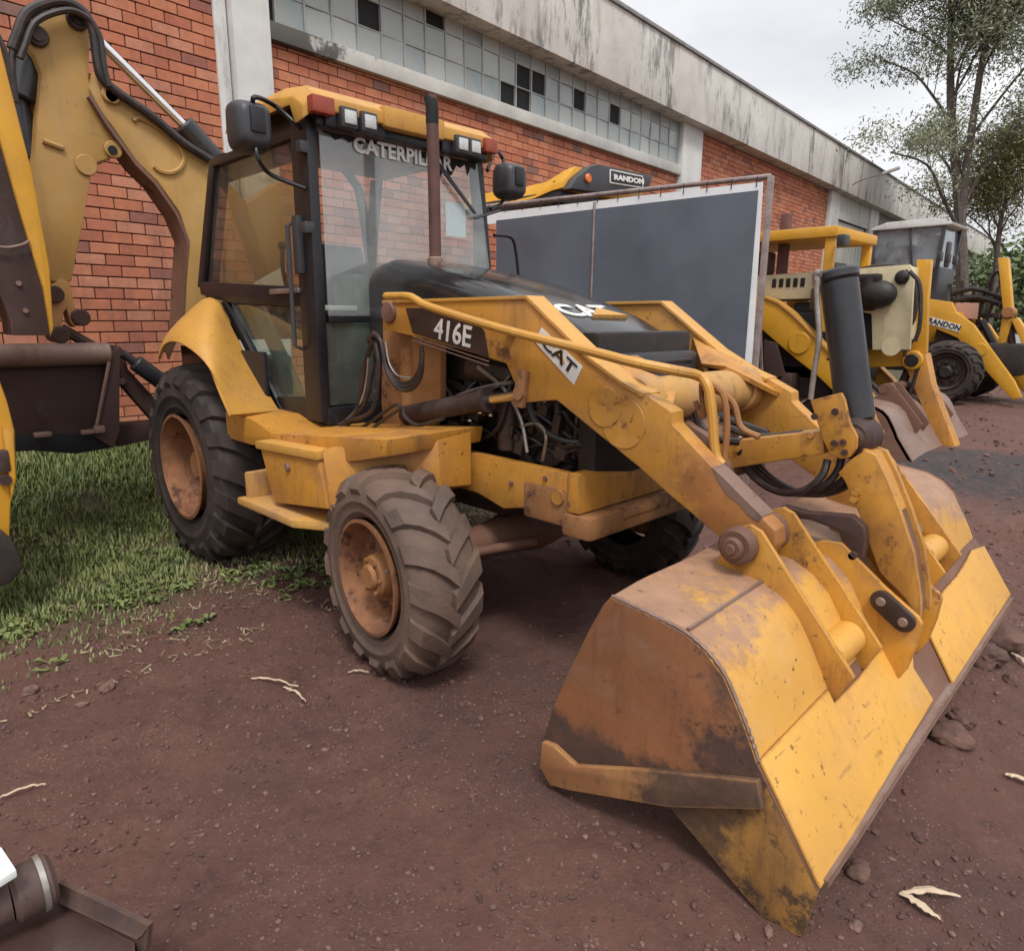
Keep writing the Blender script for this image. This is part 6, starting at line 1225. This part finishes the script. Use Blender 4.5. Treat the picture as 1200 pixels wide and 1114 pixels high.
# ================================================================ THIRD BACKHOE: GREY GLASS CAB
Y3 = 11.2
r2 = thing('backhoe_loader', (-1.0, Y3, 0), 'distant yellow backhoe loader with a grey glazed cab and lettered arm near the tree', 'backhoe loader', LOADERS)
a3 = [(-1.36, 1.94), (-1.015, 1.962), (-0.661, 1.903), (-0.579, 1.74), (-0.474, 1.673), (-0.303, 1.54), (-0.147, 1.328), (0.346, 0.696), (0.481, 0.44), (0.365, 0.403), (-0.263, 1.054), (-0.502, 1.333), (-0.961, 1.533), (-1.323, 1.629)]
for y0, y1 in ((10.6, 10.72), (11.7, 11.82)):
    b = B(); b.prism(a3, 'y', y0, y1, 0.012); aa = b.done('loader_arm', 'randon_yellow', r2)
    q = [(-0.158, 1.153)][0]; b = B(); b.cyl((q[0], y0-0.02, q[1]), (q[0], y0+0.01, q[1]), 0.10, n=24, bevel=0.006); b.done('arm_boss', 'randon_yellow', aa)
    if y0 < 11:
        bq = [(-1, 1.686), (-0.476, 1.538), (-0.485, 1.423), (-0.972, 1.561)]
        b = B(); b.prism(bq, 'y', 10.59, 10.598, 0); bd = b.done('name_band', 'white_print', aa, smooth=False)
        tq = [(-0.963, 10.585, 1.575), (-0.489, 10.585, 1.443), (-0.962, 10.585, 1.672)]
        text('RANDON', 'name_lettering', 'black_print', aa, tq[0], Vector(tq[1])-Vector(tq[0]), (0, 0, 1), 0.09, (Vector(tq[1])-Vector(tq[0])).length, 0.002, bold=0.03)
b = B(); b.prism([(-0.217, 2.602), (-0.079, 2.595), (0.084, 1.824), (0.106, 1.664), (-0.008, 1.663), (-0.128, 2.201)], 'y', 11.1, 11.3, 0.012); b.done('tilt_arm', 'randon_yellow', r2)
q = [(0.042, 1.744)][0]; b = B(); b.cyl((q[0], 11.05, q[1]), (q[0], 11.35, q[1]), 0.09, n=20, bevel=0.01); b.done('tilt_pin', 'orange_rust', r2)
b = B(); b.prism([(-0.031, 1.663), (0.121, 1.637), (0.071, 1.257), (-0.036, 1.268)], 'y', 11.12, 11.28, 0.01); b.done('tilt_crossbar', 'randon_yellow', r2)
b = B(); b.prism([(0.099, 1.637), (0.174, 1.664), (0.492, 1.229), (0.742, 0.773), (0.646, 0.687), (0.331, 1.184)], 'y', 11.08, 11.32, 0.01); b.done('tilt_lever', 'randon_yellow', r2)
cg = [(-2.02, 3.148), (-0.941, 3.153), (-0.942, 2.485), (-1.95, 2.531)]
x0c, x1c = cg[0][0], cg[1][0]; zt_ = cg[1][1]; zb_ = cg[2][1]; y0c, y1c = 10.75, 11.75
b = B(); b.prism(cg, 'y', 10.75, 10.76, 0); b.done('side_window', 'glass_far', r2, smooth=False)
b = B(); b.prism([(y0c+0.06, zb_), (y1c-0.06, zb_), (y1c-0.06, zt_-0.05), (y0c+0.06, zt_-0.05)], 'x', x1c-0.03, x1c-0.02, 0); b.done('windshield', 'glass_far', r2, smooth=False)
b = B(); b.prism([(x0c-0.05, zt_), (x0c+0.2, zt_+0.09), (x1c-0.15, zt_+0.10), (x1c+0.12, zt_+0.01), (x1c+0.10, zt_-0.03), (x0c-0.05, zt_-0.03)], 'y', y0c-0.06, y1c+0.06, 0.02); b.done('cab_roof', 'white_paint', r2)
b = B()
for y in (y0c-0.01, y1c-0.03):
    strut(b, (x1c-0.07, y, 1.7), (x1c, y, zt_), 0.06, 0.05); strut(b, (x0c, y, 1.7), (x0c+0.02, y, zt_), 0.06, 0.05)
strut(b, (lerp(x0c, x1c, .62), y0c-0.01, zb_), (lerp(x0c, x1c, .52), y0c-0.01, zt_), 0.03, 0.03)
b.box(((x0c+x1c)/2, (y0c+y1c)/2, zb_-0.35), (x1c-x0c, y1c-y0c, 0.7), bevel=0.03); b.box((x1c+0.12, y0c-0.1, zt_-0.5), (0.06, 0.16, 0.4), bevel=0.03); b.done('cab_frame', 'black_plastic', r2)
b = B(); b.box((lerp(x0c, x1c, .4), 11.25, zb_+0.1), (0.4, 0.5, 0.6), bevel=0.08); b.done('seat', 'seat_cloth', r2)
b = B(); b.box((x0c-0.02, 11.25, (zb_+zt_)/2), (0.02, 0.96, zt_-zb_)); b.done('rear_panel', 'canvas_grey', r2)
q = [(-1.797, 10.9, 2.96)][0]; b = B(); b.cyl((q[0], 10.9, 1.9), (q[0], 10.9, q[2]), 0.05, n=14); b.done('exhaust_pipe', 'exhaust_rust', r2)
b = B(); b.box((-1.2, Y3+0.1, 1.45), (1.2, 0.7, 0.6), bevel=0.08); b.done('hood', 'randon_yellow', r2)
b = B(); b.box((-0.7, Y3, 1.0), (2.2, 0.7, 0.5), bevel=0.05); b.box((-0.62, Y3, 1.05), (0.5, 0.9, 0.95), bevel=0.04); b.done('engine', 'engine_dark', r2)
b = B()
for k in range(5): q = [(-0.841, 11.5, 2.195), (-0.706, 11.5, 2.234), (-0.552, 11.5, 2.201), (-0.409, 11.5, 2.239), (-0.27, 11.5, 2.193)][k]; b.box((q[0], 11.5, q[2]-0.35), (0.05, 0.05, 0.8), ry=0.1*(k-2), bevel=0.01)
q = [(-0.518, 11.5, 1.948)][0]; b.box((q[0], 11.55, q[2]), (0.75, 0.06, 0.06), bevel=0.01); b.box((q[0], 11.55, q[2]-0.25), (0.75, 0.06, 0.08), bevel=0.01); b.done_each('guard_bar', 'dark_brown', r2)
b = B(); b.cyl([(-0.501, 10.95, 1.481)][0], [(0.098, 10.95, 0.742)][0], 0.07, n=14); b.cyl([(0.024, 11.2, 1.718)][0], [(0.287, 11.2, 0.741)][0], 0.05, n=12); b.done_each('lift_cylinder', 'dark_brown', r2)
b = B(); b.prism([(-0.771, 1.904), (-0.422, 1.9), (-0.411, 1.635), (-0.712, 1.648)], 'y', 11.3, 11.35, 0.01); b.done('guard_panel', 'pink_panel', r2)
b = B(); b.tube([(-0.863, 11.4, 2.05), (-0.56, 11.4, 2.142), (-0.243, 11.4, 2.038), (-0.103, 11.4, 1.967)], 0.04, 8, 2); b.tube([(-0.812, 11.4, 1.949), (-0.48, 11.4, 2.001), (-0.139, 11.4, 1.885)], 0.05, 8, 2); b.tube([(-0.303, 11.4, 2.039), (-0.304, 11.4, 2.314), (-0.234, 11.4, 2.406), (-0.14, 11.4, 2.24)], 0.03, 8, 3); b.tube([(-0.368, 11.4, 1.622), (-0.209, 11.4, 1.342), (-0.118, 11.4, 1.204)], 0.06, 8, 2); b.done('hose', 'hose', r2)
qw = [(-0.518, 10.1, 0.668)][0]; wheel_simple(r2, (qw[0], 10.35, 0.80), 0.50, 0.28, 0.34, -1, 'engine_metal', 'rubber_dark'); wheel_simple(r2, (qw[0], 12.1, 0.80), 0.52, 0.28, 0.34, 1, 'cream', 'rubber_dark')
wheel_simple(r2, (qw[0]-2.1, 10.25, 0.98), 0.70, 0.36, 0.42, -1, 'cream', 'rubber_dark'); wheel_simple(r2, (qw[0]-2.1, 12.1, 0.98), 0.70, 0.36, 0.42, 1, 'cream', 'rubber_dark')
b = B(); b.box((qw[0], Y3, 0.80), (0.2, 1.6, 0.2), bevel=0.04); b.box((qw[0]-2.1, Y3, 0.98), (0.25, 1.6, 0.25), bevel=0.05); b.done_each('axle', 'dark_brown', r2)
small_bucket(r2, -0.25, Y3, -0.05, 'worn_steel', 'worn_steel')

# ================================================================ TREES, BUSHES, CAR
def leaves(b_pts, name, mat, parent, size, rn, droop=0.3):
    vs, fs = [], []
    for p in b_pts:
        d = Vector((rn.gauss(0, 1), rn.gauss(0, 1), rn.gauss(-droop, 0.6))).normalized(); u = d.orthogonal().normalized(); u = Matrix.Rotation(rn.random()*6.3, 3, d) @ u
        L_ = size*(0.6+0.8*rn.random()); w = L_*(0.28 if droop < 0.2 else 0.15); k = len(vs)
        vs += [p, p+d*L_*0.5+u*w, p+d*L_, p+d*L_*0.5-u*w]; fs.append((k, k+1, k+2, k+3))
    me = bpy.data.meshes.new(name); off = wloc(parent); me.from_pydata([v-off for v in vs], [], fs); me.materials.append(MATS[mat])
    o = bpy.data.objects.new(name, me); COL.objects.link(o); o.parent = parent; return o
def tree(base, trunk_pts, limbs, label, leafm, rn, nleaf, lsize, lspread, name='tree', low=0.47):
    t = thing(name, base, label, 'tree'); b = B(); tips = []
    def branch(pts, ra, rb_, lev):
        b.tube(pts, lambda s: max(0.006, lerp(ra, rb_, s)), 8 if lev < 2 else 5, 3)
        P = crom(pts, 6)
        if lev >= 3:
            for k in range(4): tips.append(P[int(len(P)*(0.35+0.2*k))-1])
            return
        n = (12, 6, 4)[lev]
        for k in range(n):
            s = low+(0.98-low)*(k+rn.random()*0.6)/n if lev == 0 else 0.25+0.72*(k+rn.random())/n
            i = min(len(P)-2, int(s*len(P))); p = P[i]; d = (P[min(i+1, len(P)-1)]-P[max(0, i-1)]).normalized()
            side = Vector((rn.gauss(0, 1), rn.gauss(0, 1), (0.75 if lev == 0 else 0.35)+rn.gauss(0, .3))).normalized(); dd = (d*0.45+side*0.8).normalized()
            Ln = (2.9, 1.3, 0.65)[lev]*limbs*(0.65+0.6*rn.random())*(1.1-0.55*s)
            q = [p, p+dd*Ln*0.4+Vector((0, 0, 0.04*Ln)), p+dd*Ln*0.75+Vector((rn.gauss(0, .08), rn.gauss(0, .08), 0.06))*Ln, p+dd*Ln+Vector((rn.gauss(0, .12), rn.gauss(0, .12), -0.02))*Ln]
            rr = lerp(ra, rb_, s)*0.4; branch(q, rr, rr*0.35, lev+1)
        tips.append(P[-1])
    for pts, ra, rb_ in trunk_pts: branch(pts, ra, rb_, 0)
    b.done('trunk', 'bark', t)
    out = []
    while len(out) < nleaf:
        p = rn.choice(tips); k = rn.randint(4, 14)
        c2 = p+Vector((rn.gauss(0, 1), rn.gauss(0, 1), rn.gauss(0, .7)))*lspread
        for _ in range(k): out.append(c2+Vector((rn.gauss(0, 1), rn.gauss(0, 1), rn.gauss(0, .8)))*lspread*0.7)
    leaves(out, 'crown', leafm, t, lsize, rn, 0.75)
    return t
rn = random.Random(21)
tb_, tm_, tt_, tq_, tr_ = [(-3.32, 24, 1.092), (-3.897, 24, 4.966), (-5.114, 24, 12.753), (-3.89, 24, 8.926), (-3.736, 24, 11.649)]
base = (tb_[0], 24, 0)
tree(base, [([Vector((tb_[0], 24, -0.2)), Vector(tb_), Vector(tm_), Vector([(-4.593, 24, 8.344)][0]), Vector(tt_)], 0.25, 0.07), ([Vector(tm_)-Vector((0, 0, 0.3)), Vector(tq_), Vector(tr_)], 0.14, 0.05)], 1.25,
     'tall thin-leaved tree with a forked dark trunk rising behind the distant backhoe', 'leaf_tree', rn, 62000, 0.13, 0.26)
lo = [(-3.033, 26, 2.631), (-3.138, 26, 4.291), (-3.066, 26, 5.493), (-2.346, 26, 6.06)]
tree((lo[0][0], 26, 0), [([Vector((lo[0][0], 26, -0.2)), Vector(lo[0]), Vector(lo[1]), Vector(lo[2]), Vector(lo[3])], 0.12, 0.04)], 0.85, 'low olive-leaved tree spreading to the right of the tall trunk', 'leaf_olive', rn, 24000, 0.12, 0.30, low=0.4)
def bush(p, w, h, label, n=2600, size=0.3, mat='leaf_bush', trunk=True):
    t = thing('bush', p, label, 'bush'); P = []
    cl = [(Vector(p)+Vector((rn.gauss(0, .35)*w, rn.gauss(0, .25)*w, h*(0.2+0.62*rn.random()))), 0.16+0.2*rn.random()) for _ in range(34)]
    for _ in range(n):
        c2, s = rn.choice(cl); v = Vector((rn.gauss(0, 1), rn.gauss(0, 1), rn.gauss(0, .8)))
        P.append(c2+v.normalized()*(w*s*(0.6+0.5*rn.random())))
    leaves(P, 'foliage', mat, t, size, rn, 0.1)
    b = B()
    for k in range(5): b.tube([Vector(p)+Vector((rn.gauss(0, .1), rn.gauss(0, .1), -0.1)), Vector(p)+Vector((rn.gauss(0, .2)*w, rn.gauss(0, .2)*w, h*0.4)), Vector(p)+Vector((rn.gauss(0, .3)*w, rn.gauss(0, .3)*w, h*0.75))], 0.05, 6, 3)
    b.done('stem', 'bark', t)
for (xx, yy, w, h, lab) in ((-4.63, 38, 3.6, 5.6, 'dense dark green bush just right of the tall trunk'), (-3.81, 40, 4.2, 5.0, 'broad green bush above the white car'), (-2.72, 42, 5.0, 6.5, 'green bush at the right edge of the yard'), (-7.45, 44, 4.0, 5.5, 'green bush behind the trunk of the tall tree'), (-0.83, 36, 5.0, 6.0, 'leafy bush past the right edge of the yard')):
    bush((xx, yy, 0.2), w, h, lab)
# far wood closing the horizon, one mass
wd = []
rr_ = random.Random(8)
for k in range(14000):
    a = radians(20+rr_.random()*140); R = 95+rr_.random()*25; hgt = (7+3*noise.noise(Vector((a*9, 0, 0)))+2*noise.noise(Vector((a*31, 1, 0))))*rr_.random()**0.6
    wd.append(Vector((R*cos(a), R*sin(a), hgt)))
wt = bpy.data.objects.new('far_trees', bpy.data.meshes.new('far_trees'))
vs, fs = [], []
for p in wd:
    d = Vector((rr_.gauss(0, 1), rr_.gauss(0, 1), rr_.gauss(0, 1))).normalized(); u = d.orthogonal().normalized(); k = len(vs); vs += [p-d*0.7, p+u*0.5, p+d*0.7, p-u*0.5]; fs.append((k, k+1, k+2, k+3))
wt.data.from_pydata(vs, [], fs); wt.data.materials.append(MATS['leaf_bush']); COL.objects.link(wt); tag(wt, kind='stuff')
# white car by the bushes
cc = Vector((-1.63, 29, 0.25))
ca = thing('parked_car', cc, 'white parked car glimpsed at the right edge below the green bush', 'car')
b = B(); sec = lambda y, k: [cc+Vector((x*k, y, z)) for x, z in ((-0.85, 0.35), (-0.88, 0.6), (-0.86, 0.88), (0.86, 0.88), (0.88, 0.6), (0.85, 0.35))]
b.loft([sec(-2.1, .85), sec(-2.0, .97), sec(-1, 1), sec(1.2, 1), sec(1.9, .97), sec(2.05, .85)], True, True, 0.05)
s2 = lambda y, k, z: [cc+Vector((-0.78*k, y, z)), cc+Vector((0.78*k, y, z))]
b.loft([[cc+Vector((-0.8, -1.1, 0.885)), cc+Vector((0.8, -1.1, 0.885)), cc+Vector((0.8, 1.9, 0.885)), cc+Vector((-0.8, 1.9, 0.885))], [cc+Vector((-0.6, -0.3, 1.42)), cc+Vector((0.6, -0.3, 1.42)), cc+Vector((0.6, 1.4, 1.42)), cc+Vector((-0.6, 1.4, 1.42))]], True, True, 0.05); b.done('body', 'car_white', ca)
b = B(); b.loft([[cc+Vector((-0.7, -1.06, 0.93)), cc+Vector((0.7, -1.06, 0.93)), cc+Vector((0.58, -0.42, 1.36)), cc+Vector((-0.58, -0.42, 1.36))], [cc+Vector((-0.7, -1.08, 0.94)), cc+Vector((0.7, -1.08, 0.94)), cc+Vector((0.58, -0.44, 1.37)), cc+Vector((-0.58, -0.44, 1.37))]]); 
for sx in (-1, 1): b.loft([[cc+Vector((sx*0.795, -0.8, 0.93)), cc+Vector((sx*0.795, 1.6, 0.93)), cc+Vector((sx*0.625, 1.25, 1.36)), cc+Vector((sx*0.625, -0.3, 1.36))], [cc+Vector((sx*0.815, -0.8, 0.93)), cc+Vector((sx*0.815, 1.6, 0.93)), cc+Vector((sx*0.645, 1.25, 1.36)), cc+Vector((sx*0.645, -0.3, 1.36))]])
b.done('window', 'dark_void', ca)
for sx in (-1, 1):
    for y in (-1.3, 1.3):
        b = B(); b.lathe([(0.15, -0.1), (0.3, -0.11), (0.33, -0.06), (0.33, 0.06), (0.3, 0.11), (0.15, 0.1), (0, 0.08)], cc+Vector((sx*0.75, y, 0.33)), 'x', 24); b.done('wheel', 'rubber_dark', ca)

# ================================================================ GROUND DETAIL
def rock(name, p, r, label, cat, mat, seed, group=None, sq=0.7):
    b = B(); bmesh.ops.create_icosphere(b.bm, subdivisions=4, radius=1)
    rn2 = random.Random(seed); o3 = Vector((rn2.random()*50, rn2.random()*50, rn2.random()*50)); sc = Vector((0.85+0.5*rn2.random(), 0.8+0.4*rn2.random(), sq))
    for v in b.bm.verts:
        k = 1+0.38*noise.noise(v.co*1.1+o3)+0.14*noise.noise(v.co*3+o3)+0.08*noise.noise(v.co*6+o3)+0.045*noise.noise(v.co*15+o3); v.co = Vector((v.co.x*sc.x, v.co.y*sc.y, v.co.z*sc.z))*(r*k)
    o = b.done(name, mat, angle=60); o.location = Vector((p[0], p[1], ghn(p[0], p[1])+r*0.28)); o.rotation_euler = (0, 0, rn2.random()*6)
    return tag(o, label, cat, group)
for (px, r, lab, sd_) in (([(1.934, 0.858)][0], 0.085, 'rounded brown rock under the far edge of the bucket', 1), ([(1.936, 1.095)][0], 0.10, 'larger brown rock behind the rounded one by the bucket edge', 2), ([(1.974, 0.123)][0], 0.065, 'flat reddish rock lying below the middle of the bucket edge', 3), ([(2.05, 0.794)][0], 0.035, 'small pale stone near the rocks at the right', 4), ([(1.979, 0.287)][0], 0.04, 'small brown rock just above the flat reddish one', 5), ([(1.933, 1.299)][0], 0.05, 'brown rock highest in the heap by the far bucket corner', 6)):
    rock('rock', px, r, lab, 'rock', 'stone', sd_)
for (px, r, lab, sd_) in (([(-0.937, -2.205)][0], 0.03, 'pale stone at the edge of the grass, far left', 11), ([(-0.729, -1.963)][0], 0.035, 'pinkish stone just below the grass edge', 12), ([(1.945, -0.73)][0], 0.035, 'grey lump of earth in front of the bucket edge', 13), ([(-0.682, -2.07)][0], 0.018, 'tiny pale stone between two larger ones by the grass', 14), ([(2.003, -0.918)][0], 0.018, 'white pebble beside the wood chips at the bottom right', 15)):
    rock('stone', px, r, lab, 'stone', 'pebble' if sd_ != 13 else 'stone', sd_)
def chip(p, q, w, label, name='wood_chip', mat='wood_chip', curve=0.2):
    p = Vector((p[0], p[1], ghn(*p)+0.012)); q = Vector((q[0], q[1], ghn(*q)+0.016)); d = (q-p); n = Vector((-d.y, d.x, 0)).normalized(); rows = []; jr = random.Random(label)
    for k in range(13):
        t = k/12; c2 = lerp(p, q, t)+n*(curve*d.length*t*(1-t))+Vector((0, 0, 0.01*sin(t*3))); ww = w*(0.25+0.75*sin(pi*min(1, 0.12+t*0.86)))*(0.75+0.6*jr.random()); c2 = c2+n*(d.length*0.022*jr.gauss(0, 1))+Vector((0, 0, 0.004*jr.random()))
        rows.append([c2-n*ww/2, c2+Vector((0, 0, 0.004)), c2+n*ww/2])
    b = B(); b.sheet(rows, 0.005); return tag(b.done(name, mat), label, 'wood chip' if name == 'wood_chip' else 'twig')
chip([(2.061, -0.72)][0], [(2.181, -0.632)][0], 0.022, 'upper of two pale wood chips at the bottom right'); chip([(2.056, -0.725)][0], [(2.16, -0.737)][0], 0.022, 'lower of two pale wood chips at the bottom right', curve=-0.1)
chip([(2.162, 0.054)][0], [(2.259, 0.066)][0], 0.025, 'pale wood chip alone at the right edge'); chip([(2.007, 1.036)][0], [(2.086, 0.945)][0], 0.022, 'pale curved bark strip beside the rocks')
chip([(-0.402, -1.466)][0], [(-0.192, -1.348)][0], 0.010, 'thin straw twig on the earth left of the front wheel', 'twig', curve=0.1); chip([(-0.24, -1.396)][0], [(-0.082, -1.375)][0], 0.014, 'short pale twig lying across the thin straw', 'twig'); chip([(-0.211, -2.43)][0], [(-0.186, -2.301)][0], 0.010, 'long straw twig at the left edge', 'twig'); chip([(-0.13, -1.135)][0], [(-0.051, -1.077)][0], 0.010, 'small straw twig beside the front tyre', 'twig')

# pebbles and grit, uncountable
rp_ = random.Random(31); vs, fs, mi = [], [], []
ib = bmesh.new(); bmesh.ops.create_icosphere(ib, subdivisions=1, radius=1); ib.verts.index_update(); OCT = [tuple(v.co) for v in ib.verts]; OF = [tuple(v.index for v in f.verts) for f in ib.faces]; ib.free()
def scatter(n, x0, x1, y0, y1, r0, r1):
    for _ in range(n):
        x, y = x0+(x1-x0)*rp_.random(), y0+(y1-y0)*rp_.random()
        if noise.noise(Vector((x*1.1, y*1.1, 5)))+0.5*noise.noise(Vector((x*4, y*4, 2))) < rp_.uniform(-0.9, 0.75): continue
        r = r0*(r1/r0)**(rp_.random()**2.6); z = ghn(x, y)+r*0.25; k = len(vs); a = rp_.random()*6.3; ca_, sa_ = cos(a), sin(a); sx, sy, sz = 0.8+0.7*rp_.random(), 0.6+0.6*rp_.random(), 0.5+0.5*rp_.random()
        for (u, v, w) in OCT:
            u, v, w = u*sx*r*(0.8+.4*rp_.random()), v*sy*r*(0.8+.4*rp_.random()), w*sz*r; vs.append((x+u*ca_-v*sa_, y+u*sa_+v*ca_, z+w))
        m = 0 if rp_.random() < 0.27 else 1
        for f in OF: fs.append(tuple(k+i for i in f)); mi.append(m)
scatter(30000, -1.4, 2.6, -2.7, -0.4, 0.0016, 0.011); scatter(9000, 1.0, 3.2, -1.2, 6, 0.0025, 0.018); scatter(4500, -1.2, 3.5, 1.0, 14, 0.006, 0.03); scatter(3000, -2.2, 1.4, -1.3, 1.2, 0.003, 0.013)
me = bpy.data.meshes.new('gravel'); me.from_pydata(vs, [], fs); me.materials.append(MATS['pebble']); me.materials.append(MATS['pebble_dark']); me.polygons.foreach_set('material_index', mi)
o = bpy.data.objects.new('gravel', me); COL.objects.link(o); tag(o, kind='stuff')

# grass between the machine and the wall
rg = random.Random(17); vs, fs, mi = [], [], []
def blade(x, y, h, m):
    z = ghn(x, y)-0.005; a = rg.random()*6.3; lean = h*(0.25+0.6*rg.random()); w = 0.0035+0.004*rg.random(); dx, dy = cos(a), sin(a); k = len(vs)
    vs.extend([(x-dy*w, y+dx*w, z), (x+dy*w, y-dx*w, z), (x+dx*lean*0.4+dy*w*.7, y+dy*lean*0.4-dx*w*.7, z+h*0.6), (x+dx*lean*0.4-dy*w*.7, y+dy*lean*0.4+dx*w*.7, z+h*0.6), (x+dx*lean, y+dy*lean, z+h)])
    fs.append((k, k+1, k+2, k+3)); fs.append((k+3, k+2, k+4)); mi.extend((m, m))
n = 0
while n < 75000:
    x, y = -1.0-4.5*rg.random(), -4.2+5.6*rg.random()
    if x > -1.25+0.35*noise.noise(Vector((x*2, y*2, 3)))-0.25*sstep(-1.2, 0.2, y)+0.22*sstep(-1.2, -2.2, y)*1.0: continue
    edge = sstep(-1.2, -2.1, x) if False else max(0, min(1, (-1.2-x)/0.8)); cover = 0.25+1.1*noise.noise(Vector((x*1.7, y*1.7, 9)))+0.5*noise.noise(Vector((x*6, y*6, 9)))
    if rg.random() > 0.05+0.95*(0.35+0.65*edge)*max(0.03, min(1, cover+0.40*edge)): continue
    dry = rg.random() < (0.65*sstep(-1.7, -0.9, y)*(1-sstep(1.9, 2.6, -x)) + 0.10)
    h = (0.022+0.055*edge*rg.random()+0.08*sstep(3.2, 4.8, -x)*rg.random())*(0.6 if dry else 1)
    blade(x, y, h*(0.7+0.6*rg.random()), 1 if dry else 0); n += 1
for _ in range(5200):        # broad-leaved weeds among the blades
    x, y = -1.1-4.2*rg.random(), -4.0+5.0*rg.random()
    if noise.noise(Vector((x*1.9, y*1.9, 30))) < 0.02: continue
    z = ghn(x, y); m0 = 2
    for q in range(rg.randint(3, 6)):
        a = rg.random()*6.3; L_ = 0.022+0.035*rg.random(); w = L_*0.34; dx, dy = cos(a), sin(a); k = len(vs); el = 0.25+0.7*rg.random()
        vs.extend([(x, y, z+0.005), (x+dx*L_*.55-dy*w, y+dy*L_*.55+dx*w, z+L_*el*.8), (x+dx*L_, y+dy*L_, z+L_*el*.7), (x+dx*L_*.55+dy*w, y+dy*L_*.55-dx*w, z+L_*el*.8)]); fs.append((k, k+1, k+2, k+3)); mi.append(m0)
for _ in range(2600):        # dry litter along the margin
    x, y = -0.75-1.9*rg.random()**1.3, -2.6+3.2*rg.random()
    if noise.noise(Vector((x*2.5, y*2.5, 40))) < -0.05: continue
    z = ghn(x, y)+0.004; a = rg.random()*6.3; L_ = 0.012+0.05*rg.random()**2; w = 0.0015+0.003*rg.random(); dx, dy = cos(a), sin(a); k = len(vs)
    vs.extend([(x-dy*w, y+dx*w, z), (x+dy*w, y-dx*w, z), (x+dx*L_+dy*w, y+dy*L_-dx*w, z+0.012*rg.random()), (x+dx*L_-dy*w, y+dy*L_+dx*w, z+0.012*rg.random())]); fs.append((k, k+1, k+2, k+3)); mi.append(1)
me = bpy.data.meshes.new('grass'); me.from_pydata(vs, [], fs); me.materials.append(MATS['grass_green']); me.materials.append(MATS['grass_dry']); me.materials.append(MATS['weed_leaf']); me.polygons.foreach_set('material_index', mi)
o = bpy.data.objects.new('grass', me); COL.objects.link(o); tag(o, kind='stuff')
